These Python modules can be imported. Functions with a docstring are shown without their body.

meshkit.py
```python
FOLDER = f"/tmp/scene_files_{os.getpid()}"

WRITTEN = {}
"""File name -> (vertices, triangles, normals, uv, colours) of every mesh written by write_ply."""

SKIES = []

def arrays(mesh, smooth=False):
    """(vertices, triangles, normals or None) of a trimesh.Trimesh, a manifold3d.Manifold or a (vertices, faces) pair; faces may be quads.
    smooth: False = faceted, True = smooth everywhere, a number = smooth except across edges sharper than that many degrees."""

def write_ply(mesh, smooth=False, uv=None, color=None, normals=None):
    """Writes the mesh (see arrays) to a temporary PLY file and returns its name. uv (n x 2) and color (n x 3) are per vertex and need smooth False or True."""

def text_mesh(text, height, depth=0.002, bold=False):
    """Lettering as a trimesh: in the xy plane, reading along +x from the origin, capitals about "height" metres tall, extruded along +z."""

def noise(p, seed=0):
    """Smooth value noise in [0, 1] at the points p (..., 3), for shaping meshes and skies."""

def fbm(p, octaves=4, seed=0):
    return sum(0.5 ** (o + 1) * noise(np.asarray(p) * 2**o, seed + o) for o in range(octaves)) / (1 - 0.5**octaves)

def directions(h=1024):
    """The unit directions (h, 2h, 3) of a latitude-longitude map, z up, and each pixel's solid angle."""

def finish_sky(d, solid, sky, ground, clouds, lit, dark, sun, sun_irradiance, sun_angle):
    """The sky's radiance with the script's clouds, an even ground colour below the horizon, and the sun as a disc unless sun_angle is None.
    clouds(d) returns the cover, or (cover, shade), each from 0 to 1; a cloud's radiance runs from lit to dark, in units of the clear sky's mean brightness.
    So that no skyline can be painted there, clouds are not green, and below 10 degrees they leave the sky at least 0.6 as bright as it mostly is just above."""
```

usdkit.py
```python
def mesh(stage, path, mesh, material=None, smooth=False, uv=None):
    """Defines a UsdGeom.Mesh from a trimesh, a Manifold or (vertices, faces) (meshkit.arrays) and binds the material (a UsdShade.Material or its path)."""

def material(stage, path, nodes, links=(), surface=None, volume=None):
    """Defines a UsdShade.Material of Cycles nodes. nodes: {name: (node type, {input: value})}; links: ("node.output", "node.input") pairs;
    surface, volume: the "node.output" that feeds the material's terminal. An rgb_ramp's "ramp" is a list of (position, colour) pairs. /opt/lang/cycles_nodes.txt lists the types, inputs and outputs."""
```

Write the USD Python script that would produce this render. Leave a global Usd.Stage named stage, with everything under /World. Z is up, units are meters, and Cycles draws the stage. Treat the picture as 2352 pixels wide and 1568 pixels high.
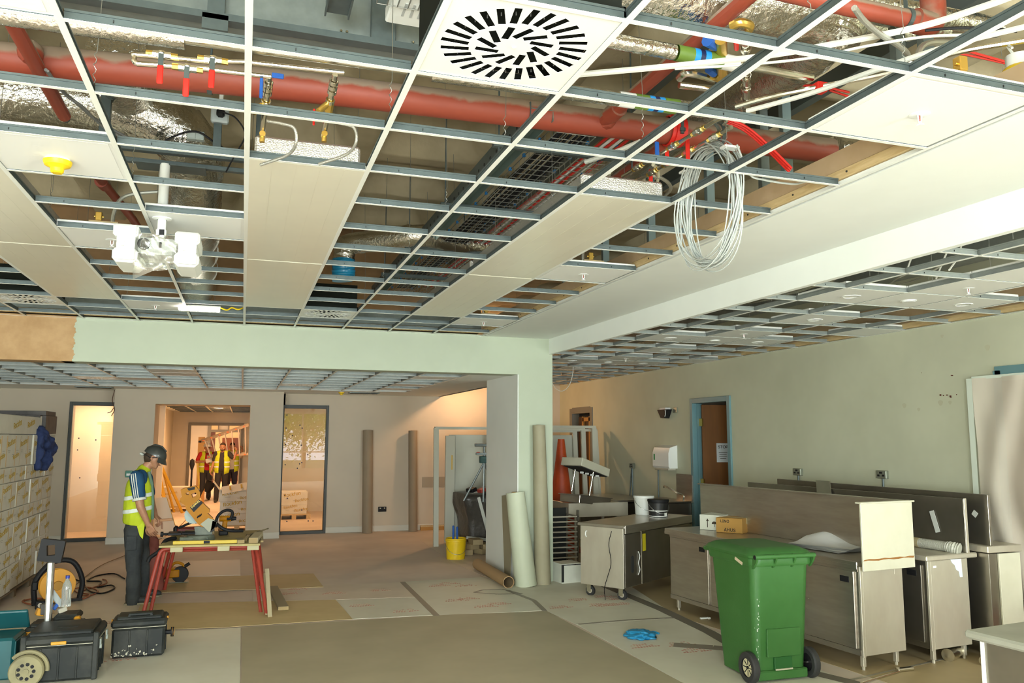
import math, random, numpy as np, trimesh, usdkit, meshkit, manifold3d as m3
from shapely.geometry import Polygon, box as sbox, Point
from shapely import affinity
from pxr import Usd, UsdGeom, UsdLux, UsdShade, Gf, Sdf, Vt

stage = Usd.Stage.CreateInMemory()
UsdGeom.SetStageUpAxis(stage, 'Z'); UsdGeom.SetStageMetersPerUnit(stage, 1.0)
UsdGeom.Xform.Define(stage, '/World'); UsdGeom.Scope.Define(stage, '/World/Looks')
rnd = random.Random(7)

# ---------------------------------------------------------------- camera, sky, sun, daylight
FPX, YAW, PIT, ROLL, EYE = 1832.8, .323016, .1197687, .0029554, np.array([0, 0, 1.95])
cy_, sy_, cp_, sp_, cr_, sr_ = math.cos(YAW), math.sin(YAW), math.cos(PIT), math.sin(PIT), math.cos(ROLL), math.sin(ROLL)
FW = np.array([sy_*cp_, cy_*cp_, sp_]); R0 = np.array([cy_, -sy_, 0]); U0 = np.cross(R0, FW)
RT, UP = cr_*R0 + sr_*U0, -sr_*R0 + cr_*U0
cam = UsdGeom.Camera.Define(stage, '/World/camera')
cam.AddTransformOp().Set(Gf.Matrix4d(*[float(x) for row in ([*RT, 0], [*UP, 0], [*(-FW), 0], [*EYE, 1]) for x in row]))
cam.CreateHorizontalApertureAttr(36.0); cam.CreateVerticalApertureAttr(24.0)
cam.CreateFocalLengthAttr(FPX/2352*36); cam.CreateClippingRangeAttr(Gf.Vec2f(.05, 500))
cam.CreateExposureAttr(0.28)
SKY, SUN = 1.4, 7.0
DAY = (.93, 1.0, .99)          # daylight through garden foliage
DAYLIGHT = 26.0
WARM = (1.0, .55, .27)
dome = UsdLux.DomeLight.Define(stage, '/World/sky_light'); dome.CreateIntensityAttr(SKY); dome.CreateColorAttr(Gf.Vec3f(.8, .9, 1.0))
sun = UsdLux.DistantLight.Define(stage, '/World/sun_light'); sun.CreateIntensityAttr(SUN); sun.CreateAngleAttr(.53)
sun.AddRotateXYZOp().Set(Gf.Vec3f(-40, 18, 0))

def light(kind, name, loc, rot, col, inten, **size):
    l = getattr(UsdLux, kind).Define(stage, '/World/' + name)
    l.AddTranslateOp().Set(Gf.Vec3d(*map(float, loc)))
    if rot: l.AddRotateXYZOp().Set(Gf.Vec3f(*map(float, rot)))
    l.CreateColorAttr(Gf.Vec3f(*col)); l.CreateIntensityAttr(float(inten))
    for k, v in size.items(): getattr(l, f'Create{k.capitalize()}Attr')(float(v))
    return l
REAR = -3.2
WINS = [(-4.3, -2.1), (-1.5, .7), (1.4, 3.7), (4.3, 6.5)]
for i, (a, b) in enumerate(WINS):
    if i != 2: light('RectLight', f'daylight_{i+1}', ((a+b)/2, REAR-.12, 1.75), (90, 0, 0), DAY, DAYLIGHT, width=b-a-.1, height=2.5)

def at(px, py, **k):
    """point on the plane x=, y= or z= that the photograph shows at a pixel"""
    d = (px-1176)/FPX*RT + (784-py)/FPX*UP + FW
    (a, v), = k.items(); i = 'xyz'.index(a)
    return EYE + (v-EYE[i])/d[i]*d
def proj(p):
    d = np.asarray(p, float)-EYE; w = d@FW
    return (1176+FPX*(d@RT)/w, 784-FPX*(d@UP)/w, w)
def inview(p, m=60):
    x, y, w = proj(p)
    return w > .2 and -m < x < 2352+m and -m < y < 1568+m

# ---------------------------------------------------------------- mesh helpers
def V(*a): return np.array(a, float)
def basis(d, up=(0, 0, 1)):
    d = np.asarray(d, float); d = d/np.linalg.norm(d)
    u = np.asarray(up, float)
    if abs(d@u) > .97: u = V(1, 0, 0) if abs(d[0]) < .9 else V(0, 1, 0)
    s = np.cross(d, u); s /= np.linalg.norm(s)
    return s, np.cross(s, d), d
class B:
    def __init__(s): s.v, s.f, s.n = [], [], 0
    def add(s, v, f):
        v = np.asarray(v, float); f = np.asarray(f, int)
        if f.shape[1] == 4: f = np.vstack([f[:, [0, 1, 2]], f[:, [0, 2, 3]]])
        s.v.append(v); s.f.append(f+s.n); s.n += len(v); return s
    def mesh(s): return np.vstack(s.v), np.vstack(s.f)
    def tm(s, t): return s.add(t.vertices, t.faces)
    def mf(s, m):
        k = m.to_mesh(); return s.add(k.vert_properties[:, :3], k.tri_verts)
    def box(s, x0, x1, y0, y1, z0, z1, c=0):
        return s.obox(((x0+x1)/2, (y0+y1)/2, (z0+z1)/2), (abs(x1-x0), abs(y1-y0), abs(z1-z0)), c=c)
    def obox(s, ctr, size, ax=None, c=0):
        h = np.asarray(size, float)/2; c = min(c, h.min()*.9)
        ax = np.eye(3) if ax is None else np.asarray(ax)
        S = np.array([(i, j, k) for i in (-1, 1) for j in (-1, 1) for k in (-1, 1)], float)
        if c <= 0:
            v = S*h; f = [(0, 1, 3, 2), (4, 6, 7, 5), (0, 4, 5, 1), (2, 3, 7, 6), (0, 2, 6, 4), (1, 5, 7, 3)]
            return s.add(v@ax+ctr, f)
        v = np.array([q*(h-c*(np.arange(3) != a)) for q in S for a in range(3)])
        idx = {tuple(q): i for i, q in enumerate(S.astype(int))}
        tr = []
        for a in range(3):
            b, d = [k for k in range(3) if k != a]
            for sg in (-1, 1):
                q = []
                for (m, n) in ((-1, -1), (1, -1), (1, 1), (-1, 1)):
                    t = [0]*3; t[a], t[b], t[d] = sg, m, n; q.append(idx[tuple(t)]*3+a)
                tr += [q[:3], [q[0], q[2], q[3]]]
            for m in (-1, 1):
                for n in (-1, 1):
                    t0 = [0]*3; t0[a], t0[b], t0[d] = -1, m, n; t1 = list(t0); t1[a] = 1
                    i, j = idx[tuple(t0)]*3, idx[tuple(t1)]*3
                    tr += [[i+b, j+b, j+d], [i+b, j+d, i+d]]
        for i in range(8): tr.append([3*i, 3*i+1, 3*i+2])
        tr = np.array(tr); nn = np.cross(v[tr[:, 1]]-v[tr[:, 0]], v[tr[:, 2]]-v[tr[:, 0]])
        fl = (nn*v[tr].mean(1)).sum(1) < 0
        tr[fl] = tr[fl][:, ::-1]
        return s.add(v@ax+ctr, tr)
    def bar(s, p, q, w, h, up=(0, 0, 1), c=0):
        p, q = np.asarray(p, float), np.asarray(q, float)
        a, b, d = basis(q-p, up)
        return s.obox((p+q)/2, (w, h, np.linalg.norm(q-p)), [a, b, d], c)
    def cyl(s, p, q, r, r2=None, n=14):
        return s.tube([p, q], [r, r if r2 is None else r2], n)
    def tube(s, pts, r, n=8, closed=False, cap=True):
        p = np.asarray(pts, float); k = len(p)
        r = np.broadcast_to(np.asarray(r, float), (k,))
        t = np.roll(p, -1, 0)-np.roll(p, 1, 0) if closed else np.gradient(p, axis=0)
        t /= np.linalg.norm(t, axis=1, keepdims=True)+1e-12
        a = basis(t[0])[0]; A = []
        for i in range(k):
            a = a-t[i]*(a@t[i]); a /= np.linalg.norm(a)+1e-12; A.append(a)
        A = np.array(A); Bn = np.cross(t, A); g = np.arange(n)*2*math.pi/n
        v = p[:, None]+r[:, None, None]*(np.cos(g)[None, :, None]*A[:, None]+np.sin(g)[None, :, None]*Bn[:, None])
        f = []
        for i in range(k if closed else k-1):
            i2 = (i+1) % k
            f += [(i*n+j, i*n+(j+1) % n, i2*n+(j+1) % n, i2*n+j) for j in range(n)]
        f = np.array(f); f = np.vstack([f[:, :3], f[:, [0, 2, 3]]])
        v = v.reshape(-1, 3)
        if cap and not closed:
            c = len(v); v = np.vstack([v, p[0], p[-1]])
            f = np.vstack([f, [(c, (j+1) % n, j) for j in range(n)], [(c+1, (k-1)*n+j, (k-1)*n+(j+1) % n) for j in range(n)]])
        return s.add(v, f)
    def lathe(s, prof, ctr=(0, 0, 0), n=24, ax=None):
        prof = np.asarray(prof, float); k = len(prof); g = np.arange(n)*2*math.pi/n
        v = np.stack([prof[:, 0, None]*np.cos(g), prof[:, 0, None]*np.sin(g), np.broadcast_to(prof[:, 1, None], (k, n))], -1).reshape(-1, 3)
        if ax is not None: v = v@np.array(basis(ax))
        f = [(i*n+j, i*n+(j+1) % n, (i+1)*n+(j+1) % n, (i+1)*n+j) for i in range(k-1) for j in range(n)]
        return s.add(v+np.asarray(ctr, float), f)
    def ball(s, c, r, sc=(1, 1, 1), n=12):
        t = np.linspace(0, math.pi, n//2+1)
        return s.lathe(np.c_[np.maximum(np.sin(t), 1e-4)*r, -np.cos(t)*r], n=n)._last(lambda v: v*np.asarray(sc)+np.asarray(c, float))
    def _last(s, fn): s.v[-1] = fn(s.v[-1]); return s
    def prism(s, poly, z0, z1, ax=None, o=(0, 0, 0)):
        if not isinstance(poly, Polygon): poly = Polygon(poly)
        for g in getattr(poly, 'geoms', [poly]):
            t = trimesh.creation.extrude_polygon(g, z1-z0, engine='earcut')
            v = np.array(t.vertices)+[0, 0, z0]
            if ax is not None: v = v@np.asarray(ax, float)
            s.add(v+np.asarray(o, float), t.faces)
        return s
    def grid(s, P):
        """a sheet of points (n, m, 3)"""
        n, m = P.shape[:2]; i, j = np.meshgrid(np.arange(n-1), np.arange(m-1), indexing='ij')
        return s.add(P.reshape(-1, 3), np.stack([i*m+j, (i+1)*m+j, (i+1)*m+j+1, i*m+j+1], -1).reshape(-1, 4))
    def text(s, t, h, o, x=(1, 0, 0), y=(0, 0, 1), bold=True, depth=.001, mid=False):
        k = meshkit.text_mesh(t, h, depth, bold); x, y = np.asarray(x, float), np.asarray(y, float)
        v = np.array(k.vertices)
        if mid: v[:, 0] -= (v[:, 0].max()+v[:, 0].min())/2
        return s.add(v[:, :1]*x+v[:, 1:2]*y+v[:, 2:]*np.cross(x, y)+np.asarray(o, float), k.faces)
def spline(pts, n=8):
    p = np.asarray(pts, float); q = np.vstack([2*p[0]-p[1], p, 2*p[-1]-p[-2]]); out = []
    for i in range(1, len(q)-2):
        t = np.linspace(0, 1, n, endpoint=False)[:, None]
        a, b, c, d = q[i-1], q[i], q[i+1], q[i+2]
        out.append(.5*((2*b)+(c-a)*t+(2*a-5*b+4*c-d)*t**2+(3*b-a-3*c+d)*t**3))
    return np.vstack(out+[p[-1:]])
def rz(v, a, o=(0, 0, 0)):
    c, s = math.cos(a), math.sin(a); v = np.asarray(v, float)
    return np.stack([v[..., 0]*c-v[..., 1]*s, v[..., 0]*s+v[..., 1]*c, v[..., 2]], -1)+np.asarray(o, float)

# ---------------------------------------------------------------- scene tree helpers
used = {}
def free(parent, name):
    k = used.get((parent, name), 0); used[(parent, name)] = k+1
    p = f'{parent}/{name}' if k == 0 else f'{parent}/{name}_{k:03d}'
    return p
class Th:
    def __init__(s, path, loc=(0, 0, 0), a=0, local=False): s.path, s.loc, s.a, s.local = path, np.asarray(loc, float), a, local
def tag(p, label=None, cat=None, group=None, kind=None):
    for k, v in (('label', label), ('category', cat), ('group', group), ('kind', kind)):
        if v: p.SetCustomDataByKey(k, v)
def thing(name, label, cat, loc=(0, 0, 0), a=0, group=None, kind=None, local=False):
    path = free('/World', name); x = UsdGeom.Xform.Define(stage, path)
    x.AddTranslateOp().Set(Gf.Vec3d(*map(float, loc))); x.AddRotateZOp().Set(math.degrees(a))
    tag(x.GetPrim(), label, cat, group, kind)
    return Th(path, loc, a, local)
def pieces(b):
    """the far-apart pieces of a builder, each a builder"""
    k = len(b.v)
    if k < 2: return [b]
    lo, hi = np.array([v.min(0) for v in b.v]), np.array([v.max(0) for v in b.v]); size = (hi-lo).max(1)
    gap = np.maximum(0, np.maximum(lo[:, None]-hi[None], lo[None]-hi[:, None]))
    near = np.sqrt((gap**2).sum(2)) <= np.maximum(.02, .49*np.maximum(size[:, None], size[None]))
    grp = -np.ones(k, int); out = []
    for i in range(k):
        if grp[i] >= 0: continue
        todo = [i]; grp[i] = i; q = B()
        while todo:
            j = todo.pop(); q.add(b.v[j], b.f[j]-sum(len(x) for x in b.v[:j]))
            for l in np.nonzero(near[j] & (grp < 0))[0]: grp[l] = i; todo.append(l)
        out.append(q)
    return out
def part(th, name, b, m, smooth=30, label=None, kind=None):
    if kind is None and isinstance(b, B):
        ps = pieces(b)
        if len(ps) > 16: kind = 'stuff'
        elif len(ps) > 1: return [part(th, name, q, m, smooth, label, 'one') for q in ps][0]
    if kind == 'one': kind = None
    v, f = b.mesh() if isinstance(b, B) else b
    if not th.local: v = rz(np.asarray(v)-th.loc, -th.a)
    path = free(th.path, name)
    p = usdkit.mesh(stage, path, (v, f), m, smooth=smooth).GetPrim()
    tag(p, label, None, None, kind)
    return Th(path, th.loc, th.a, th.local)
def single(name, b, m, label, cat, group=None, smooth=30, kind=None):
    path = free('/World', name)
    p = usdkit.mesh(stage, path, b.mesh(), m, smooth=smooth).GetPrim(); tag(p, label, cat, group, kind)
    return Th(path)
def struct(name, b, m, smooth=30, label=None):
    path = free('/World', name)
    p = usdkit.mesh(stage, path, b.mesh(), m, smooth=smooth).GetPrim(); tag(p, label, None, None, 'structure')
    return Th(path)
def dup(src, name, loc, a, label, group=None):
    was = stage.GetPrimAtPath(src.path).GetCustomData()
    t = thing(name, label, was['category'], loc, a, group or was.get('group'))
    p = stage.GetPrimAtPath(t.path); p.GetReferences().AddInternalReference(src.path); p.SetInstanceable(True)
    return t
mats = {}
def M(name, col, rough=.6, metal=0., col2=None, scale=4., detail=4., lo=.35, hi=.7, bump=0., bscale=60., spec=.5, st=(1, 1, 1), coat=0., objc=False, trans=0.):
    if name in mats: return mats[name]
    n = {'p': ('principled_bsdf', {'base_color': col, 'roughness': rough, 'metallic': metal, 'specular_ior_level': spec, 'coat_weight': coat, 'transmission_weight': trans}),
         'g': ('texture_coordinate', {}), 'ma': ('mapping', {'scale': st})}
    L = [('g.object' if objc else 'geo.position', 'ma.vector')]
    if not objc: n['geo'] = ('geometry', {})
    if col2 is not None:
        n['n'] = ('noise_texture', {'scale': scale, 'detail': detail, 'roughness': .6})
        n['r'] = ('rgb_ramp', {'ramp': [(lo, col), (hi, col2)]})
        L += [('ma.vector', 'n.vector'), ('n.fac', 'r.fac'), ('r.color', 'p.base_color')]
    if bump:
        n['bn'] = ('noise_texture', {'scale': bscale, 'detail': 3.}); n['b'] = ('bump', {'strength': bump, 'distance': .01})
        L += [('ma.vector', 'bn.vector'), ('bn.fac', 'b.height'), ('b.normal', 'p.normal')]
    mats[name] = usdkit.material(stage, '/World/Looks/'+name, n, L, surface='p.BSDF'); return mats[name]
def EM(name, col, s):
    if name not in mats: mats[name] = usdkit.material(stage, '/World/Looks/'+name, {'e': ('emission', {'color': col, 'strength': s})}, surface='e.emission')
    return mats[name]

# ---------------------------------------------------------------- materials of the shell
mint = M('mint_paint', (.50, .555, .43), .7, col2=(.48, .535, .41), scale=3, bump=.05, bscale=150)
white_paint = M('white_plaster', (.84, .87, .82), .75, col2=(.81, .84, .79), scale=2, bump=.05, bscale=120)
wallwarm = M('back_wall_paint', (.60, .52, .40), .8, col2=(.56, .49, .38), scale=1.6, bump=.05, bscale=120)
olive = M('olive_wall_paint', (.56, .57, .42), .75, col2=(.50, .51, .37), scale=1.3, bump=.06, bscale=120)
plaster = M('bare_plaster', (.56, .36, .18), .85, col2=(.46, .28, .13), scale=6)
slabm = M('slab_concrete', (.52, .44, .29), .95, col2=(.40, .33, .21), scale=2.2, bump=.2, bscale=30)
screed = M('floor_screed', (.70, .60, .50), .7, col2=(.61, .51, .42), scale=1.4, detail=8, bump=.05, bscale=200)
vinyl = M('kitchen_vinyl', (.46, .36, .20), .5, col2=(.40, .31, .17), scale=2)
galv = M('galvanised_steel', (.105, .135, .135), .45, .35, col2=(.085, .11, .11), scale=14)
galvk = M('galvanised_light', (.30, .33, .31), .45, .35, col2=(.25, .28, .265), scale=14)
galvd = M('galvanised_dull', (.22, .255, .24), .5, .4, col2=(.17, .20, .19), scale=8)
whitem = M('white_metal', (.84, .86, .80), .35)
tilem = M('white_tile', (.85, .86, .82), .55, bump=.02, bscale=700)
panelm = M('radiant_panel_paint', (.76, .73, .59), .28, col2=(.73, .70, .57), scale=3)
darkm = M('dark_void', (.02, .022, .02), .8)
blackm = M('black_plastic', (.012, .012, .013), .55, spec=.25)
pine = M('pine_batten', (.66, .50, .26), .6, col2=(.52, .36, .16), scale=6, st=(8, 1, 8))
ply = M('plywood', (.55, .40, .24), .7, col2=(.48, .34, .19), scale=5)
board = M('brown_board', (.34, .20, .09), .8, col2=(.25, .15, .07), scale=3)
foil = M('foil_wrap', (.66, .64, .58), .17, 1., bump=1., bscale=38)
foils = M('foil_smooth', (.80, .80, .76), .25, .8, bump=.6, bscale=120)
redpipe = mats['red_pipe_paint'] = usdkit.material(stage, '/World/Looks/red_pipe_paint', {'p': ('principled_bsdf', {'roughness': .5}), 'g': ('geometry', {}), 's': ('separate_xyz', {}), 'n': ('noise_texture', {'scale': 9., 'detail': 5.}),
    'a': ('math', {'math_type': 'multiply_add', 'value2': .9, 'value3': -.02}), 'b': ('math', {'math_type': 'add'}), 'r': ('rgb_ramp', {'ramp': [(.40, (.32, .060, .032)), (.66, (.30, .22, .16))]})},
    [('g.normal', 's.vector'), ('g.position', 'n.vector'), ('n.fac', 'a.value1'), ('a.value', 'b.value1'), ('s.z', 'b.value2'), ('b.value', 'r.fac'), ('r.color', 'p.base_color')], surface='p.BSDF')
steelpipe = M('bright_pipe', (.75, .72, .62), .2, 1.)
brass = M('brass', (.75, .50, .12), .3, .9)
redpl = M('red_plastic', (.72, .02, .012), .4)
bluepl = M('blue_plastic', (.015, .10, .42), .4)
yellowpl = M('yellow_plastic', (.85, .58, .01), .4)
whitepl = M('white_plastic', (.82, .84, .80), .4)
wirem = M('wire_steel', (.35, .36, .33), .4, .8)
dusty = M('grey_dust', (.36, .31, .25), .95)

# ---------------------------------------------------------------- shell
C, CR, CF = 3.333, 3.13, 2.83           # main, kitchen and far ceiling heights
XE, XD, XW = 3.05, 4.05, 6.85           # grid edge, drop face, right wall
YB, YK = 10.45, 17.0                    # bulkhead face, back wall
XL = -5.2
def colx(c): return (c-2)*.6-.037 if c < 7 else XE
def rowy(r): return 2.867+.6*r
struct('floor', B().box(XL-.2, 7.4, REAR-.2, 34.5, -.12, 0), screed)
struct('floor_kitchen', B().prism([(4.32, 10.1), (4.9, 6.2), (5.3, 3.0), (6.85, 2.0), (6.85, 17), (4.6, 17)], .0, .003), vinyl)
# slab with soft coffers
gx, gy = np.linspace(XL, 7.2, 210), np.linspace(REAR, 18, 340)
GX, GY = np.meshgrid(gx, gy, indexing='ij')
def sm(t): t = np.clip(t, 0, 1); return t*t*(3-2*t)
ux, uy = np.abs(((GX+.35)/1.25) % 1-.5)*2, np.abs((GY/1.25+.2) % 1-.5)*2
GZ = 4.55+.33*sm((.80-ux)/.30)*sm((.80-uy)/.30)+.02*meshkit.noise(np.stack([GX*3, GY*3, GX*0], -1))
sl = B().grid(np.stack([GX, GY, GZ], -1)); sl.box(XL, 7.2, REAR, 18, 5.0, 5.1)
struct('ceiling', sl, slabm, smooth=True)
struct('wall_right', B().box(XW, XW+.14, REAR, 10.29, 0, 4.6).box(XW, XW+.14, 11.27, 15.28, 0, 4.6).box(XW, XW+.14, 16.26, 17.3, 0, 4.6).box(XW, XW+.14, 10.29, 11.27, 2.52, 4.6).box(XW, XW+.14, 15.28, 16.26, 2.49, 4.6), olive)
struct('wall_left', B().box(XL-.15, XL, REAR, 18.6, 0, 5.0), white_paint)
wr = B().box(XL, XW, REAR-.2, REAR, 0, .5).box(XL, XW, REAR-.2, REAR, 3.05, 5.0)
xs = [XL]+[x for w in WINS for x in w]+[XW]
for a, b in zip(xs[::2], xs[1::2]): wr.box(a, b, REAR-.2, REAR, .5, 3.05)
struct('wall_rear', wr, white_paint)
for i, (a, b) in enumerate(WINS):
    w = B()
    for x in (a, (a+b)/2-.03, b-.06): w.box(x, x+.06, REAR-.1, REAR-.04, .5, 3.05)
    for z in (.5, 1.25, 2.99): w.box(a, b, REAR-.1, REAR-.04, z, z+.06)
    struct(f'window_{i+5}', w, whitem)
# bulkhead across the room, plaster patch at its left, pillar, soffit strip, drop
struct('trim_1', B().box(-2.05, 4.10, YB, YB+.3, 2.82, C+.02), mint, label='pale green painted bulkhead across the room')
pb = [(XL, 2.82), (XL, C+.02), (-1.905, C+.02)]
pb += [(-1.92+.010*math.sin(k*.55)+.006*math.sin(k*1.7+1)+.004*math.sin(k*3.1), C+.01-.52*k/44) for k in range(45)]
struct('trim_2', B().prism(pb[:3]+pb[3:]+[(-1.93, 2.82)], 0, .302, ax=[(1, 0, 0), (0, 0, 1), (0, -1, 0)], o=(0, YB+.3-.0025, 0)), plaster, label='bare pink plaster at the left end of the bulkhead')
struct('trim_3', B().box(XL, XE, YB+.02, YB+.28, C+.05, 4.9), board)
struct('wall_pillar', B().box(3.60, 4.10, YB, 11.95, 0, 2.82).box(3.6, 4.10, YB+.3, 11.95, 2.82, CR+.3), mint)
struct('wall_pillar_side', B().box(3.585, 3.61, YB+.01, 11.94, 0, 2.83), white_paint)
struct('ceiling_soffit', B().box(XE+.054, XD, REAR, YB, C, C+.03), white_paint)
struct('trim_4', B().box(XD, XD+.055, REAR, YB, CR-.015, C+.04), white_paint, label='plaster drop between main room and kitchen ceiling')
struct('trim_5', B().box(XD-.05, XD+.03, 10.8, YK, CF, CR+.3), white_paint)
struct('ceiling_far_soffit', B().box(XL, 3.02, 15.55, YK, CF, CF+.03).box(3.02, XD, YB+.3, YK, CF, CF+.03), white_paint)
struct('wall_back', B().box(XL, -3.06, YK, YK+.2, 0, 4.6).box(-3.06, .80, YK, YK+.2, 2.57, 4.6).box(1.63, XW, YK, YK+.2, 0, 4.6).box(.74, 1.63, YK, YK+.2, 2.55, 4.6).box(-3.06, .8, YK, YK+.2, 0, .02), wallwarm)
# projecting wall around the opening
struct('wall_opening', B().box(-2.28, -1.58, 16.4, 17.25, 0, CF).box(.12, .74, 16.4, 17.25, 0, CF).box(-1.58, .12, 16.4, 17.25, 2.56, CF), wallwarm)
bb = B()
for a, b, y in ((-2.29, -1.57, 16.385), (.115, .745, 16.385), (XL, -3.06, 16.985), (1.63, 4.6, 16.985)): bb.box(a, b, y, y+.03, 0, .12, c=.006)
struct('baseboard_back', bb, M('skirting_paint', (.64, .61, .52), .6))
# ---------------------------------------------------------------- suspended ceilings
PANELCOLS = (-1, 2, 5)
def tee(th, name, p, q, z, w=.024, h=.033, gm=None):
    p, q = V(*p, z), V(*q, z); d = (q-p)/np.linalg.norm(q-p)
    up = V(0, 0, 1)
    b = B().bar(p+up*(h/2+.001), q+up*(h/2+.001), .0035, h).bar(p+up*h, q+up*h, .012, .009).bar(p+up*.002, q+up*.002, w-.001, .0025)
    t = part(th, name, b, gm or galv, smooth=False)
    part(t, 'face', B().bar(p-up*.0012, q-up*.0012, w, .0024, c=.0008), whitem, smooth=False)
    n = int(np.linalg.norm(q-p)/.3); s = np.cross(d, up)
    sb = B()
    for k in range(n):
        m = p+d*(.15+.3*k)+up*h*.5
        sb.obox(m, (.012, .003, .010), [s, d, up])
    if n and name == 'cross_tee' and abs(p[1]) < 8: part(t, 'slot', sb, darkm, smooth=False)
grid = thing('ceiling_grid', 'white and galvanised suspended ceiling grid of the main room, mostly without tiles', 'ceiling grid', (0, 6, C))
for c in range(-4, 7):
    y0 = 1.0 if c > 0 else 1.6
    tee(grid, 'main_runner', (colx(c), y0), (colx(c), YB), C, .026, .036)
for r in range(-2, 13):
    for c in range(-4, 7):
        if c in PANELCOLS and 2 < r < 10: continue
        a, b = (colx(c)+.013, rowy(r)), (colx(c+1)-(.013 if c < 6 else 0), rowy(r))
        if inview((*a, C)) or inview((*b, C)): tee(grid, 'cross_tee', a, b, C)
part(grid, 'edge_angle', B().box(XE, XE+.024, 1, YB, C-.002, C).box(XE+.022, XE+.024, 1, YB, C, C+.03).box(XL, XE, YB-.02, YB, C-.002, C), whitem, smooth=False)
struct('trim_shadow_gap', B().box(XE+.024, XE+.055, REAR, YB, C+.012, C+.03), M('gap_brown', (.05, .03, .015), .9))
bt = thing('timber_batten', 'pale pine batten fixed along the right edge of the main ceiling grid', 'batten', (XE, 6, C))
part(bt, 'batten', B().box(XE+.004, XE+.045, 1.2, YB, C+.032, C+.085, c=.003), pine)
part(bt, 'ply_strip', B().box(XE+.015, XE+.035, 1.2, YB, C+.085, C+.20), ply)
sc = B()
for k in range(20):
    y = 1.6+.45*k; sc.cyl((XE+.0, y, C+.058), (XE+.006, y, C+.058), .006, n=8)
part(bt, 'screw', sc, darkm, kind='stuff')
bt = thing('timber_batten', 'pine batten fixed along the top of the green bulkhead', 'batten', (0, YB, C))
part(bt, 'batten', B().box(XL, XE, YB-.045, YB-.004, C+.035, C+.09, c=.003), pine)
part(bt, 'track', B().box(XL, XE, YB-.02, YB+.02, C+.095, C+.24), galvd)
sc = B()
for k in range(24): sc.cyl((-4.2+.31*k, YB-.05, C+.06), (-4.2+.31*k, YB-.044, C+.06), .008, n=8)
part(bt, 'screw', sc, darkm, kind='stuff')

def tile_mesh(x0, x1, y0, y1, z, up=.055):
    return B().box(x0+.004, x1-.004, y0+.004, y1-.004, z+.0035, z+up, c=.004).box(x0+.03, x1-.03, y0+.03, y1-.03, z+.0015, z+.004, c=.001)
TG = 'white metal ceiling tiles of the main room'
tiles = {}
def tile(c, r, label):
    t = thing('ceiling_tile', label, 'ceiling tile', (colx(c)+.3, rowy(r)+.3, C), group=TG)
    part(t, 'panel', tile_mesh(colx(c), colx(c+1), rowy(r), rowy(r+1), C), tilem); tiles[c, r] = t
    return t
tile(0, -1, 'blank white ceiling tile at the top left corner of the photo')
tile(0, 2, 'white ceiling tile holding the yellow capped detector')
tile(1, 4, 'white ceiling tile pierced by the projector pole')
tile(0, 5, 'white ceiling tile with a sprinkler, left of the wrapped projector')
tile(0, 10, 'white ceiling tile with a sprinkler, left of the lit batten light')
tile(6, -1, 'large near white ceiling tile with a sprinkler beside the plaster soffit')
tile(6, 5, 'white ceiling tile with a sprinkler beside the soffit, middle one of three')
tile(6, 10, 'white ceiling tile with a sprinkler beside the soffit, nearest the bulkhead')

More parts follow.
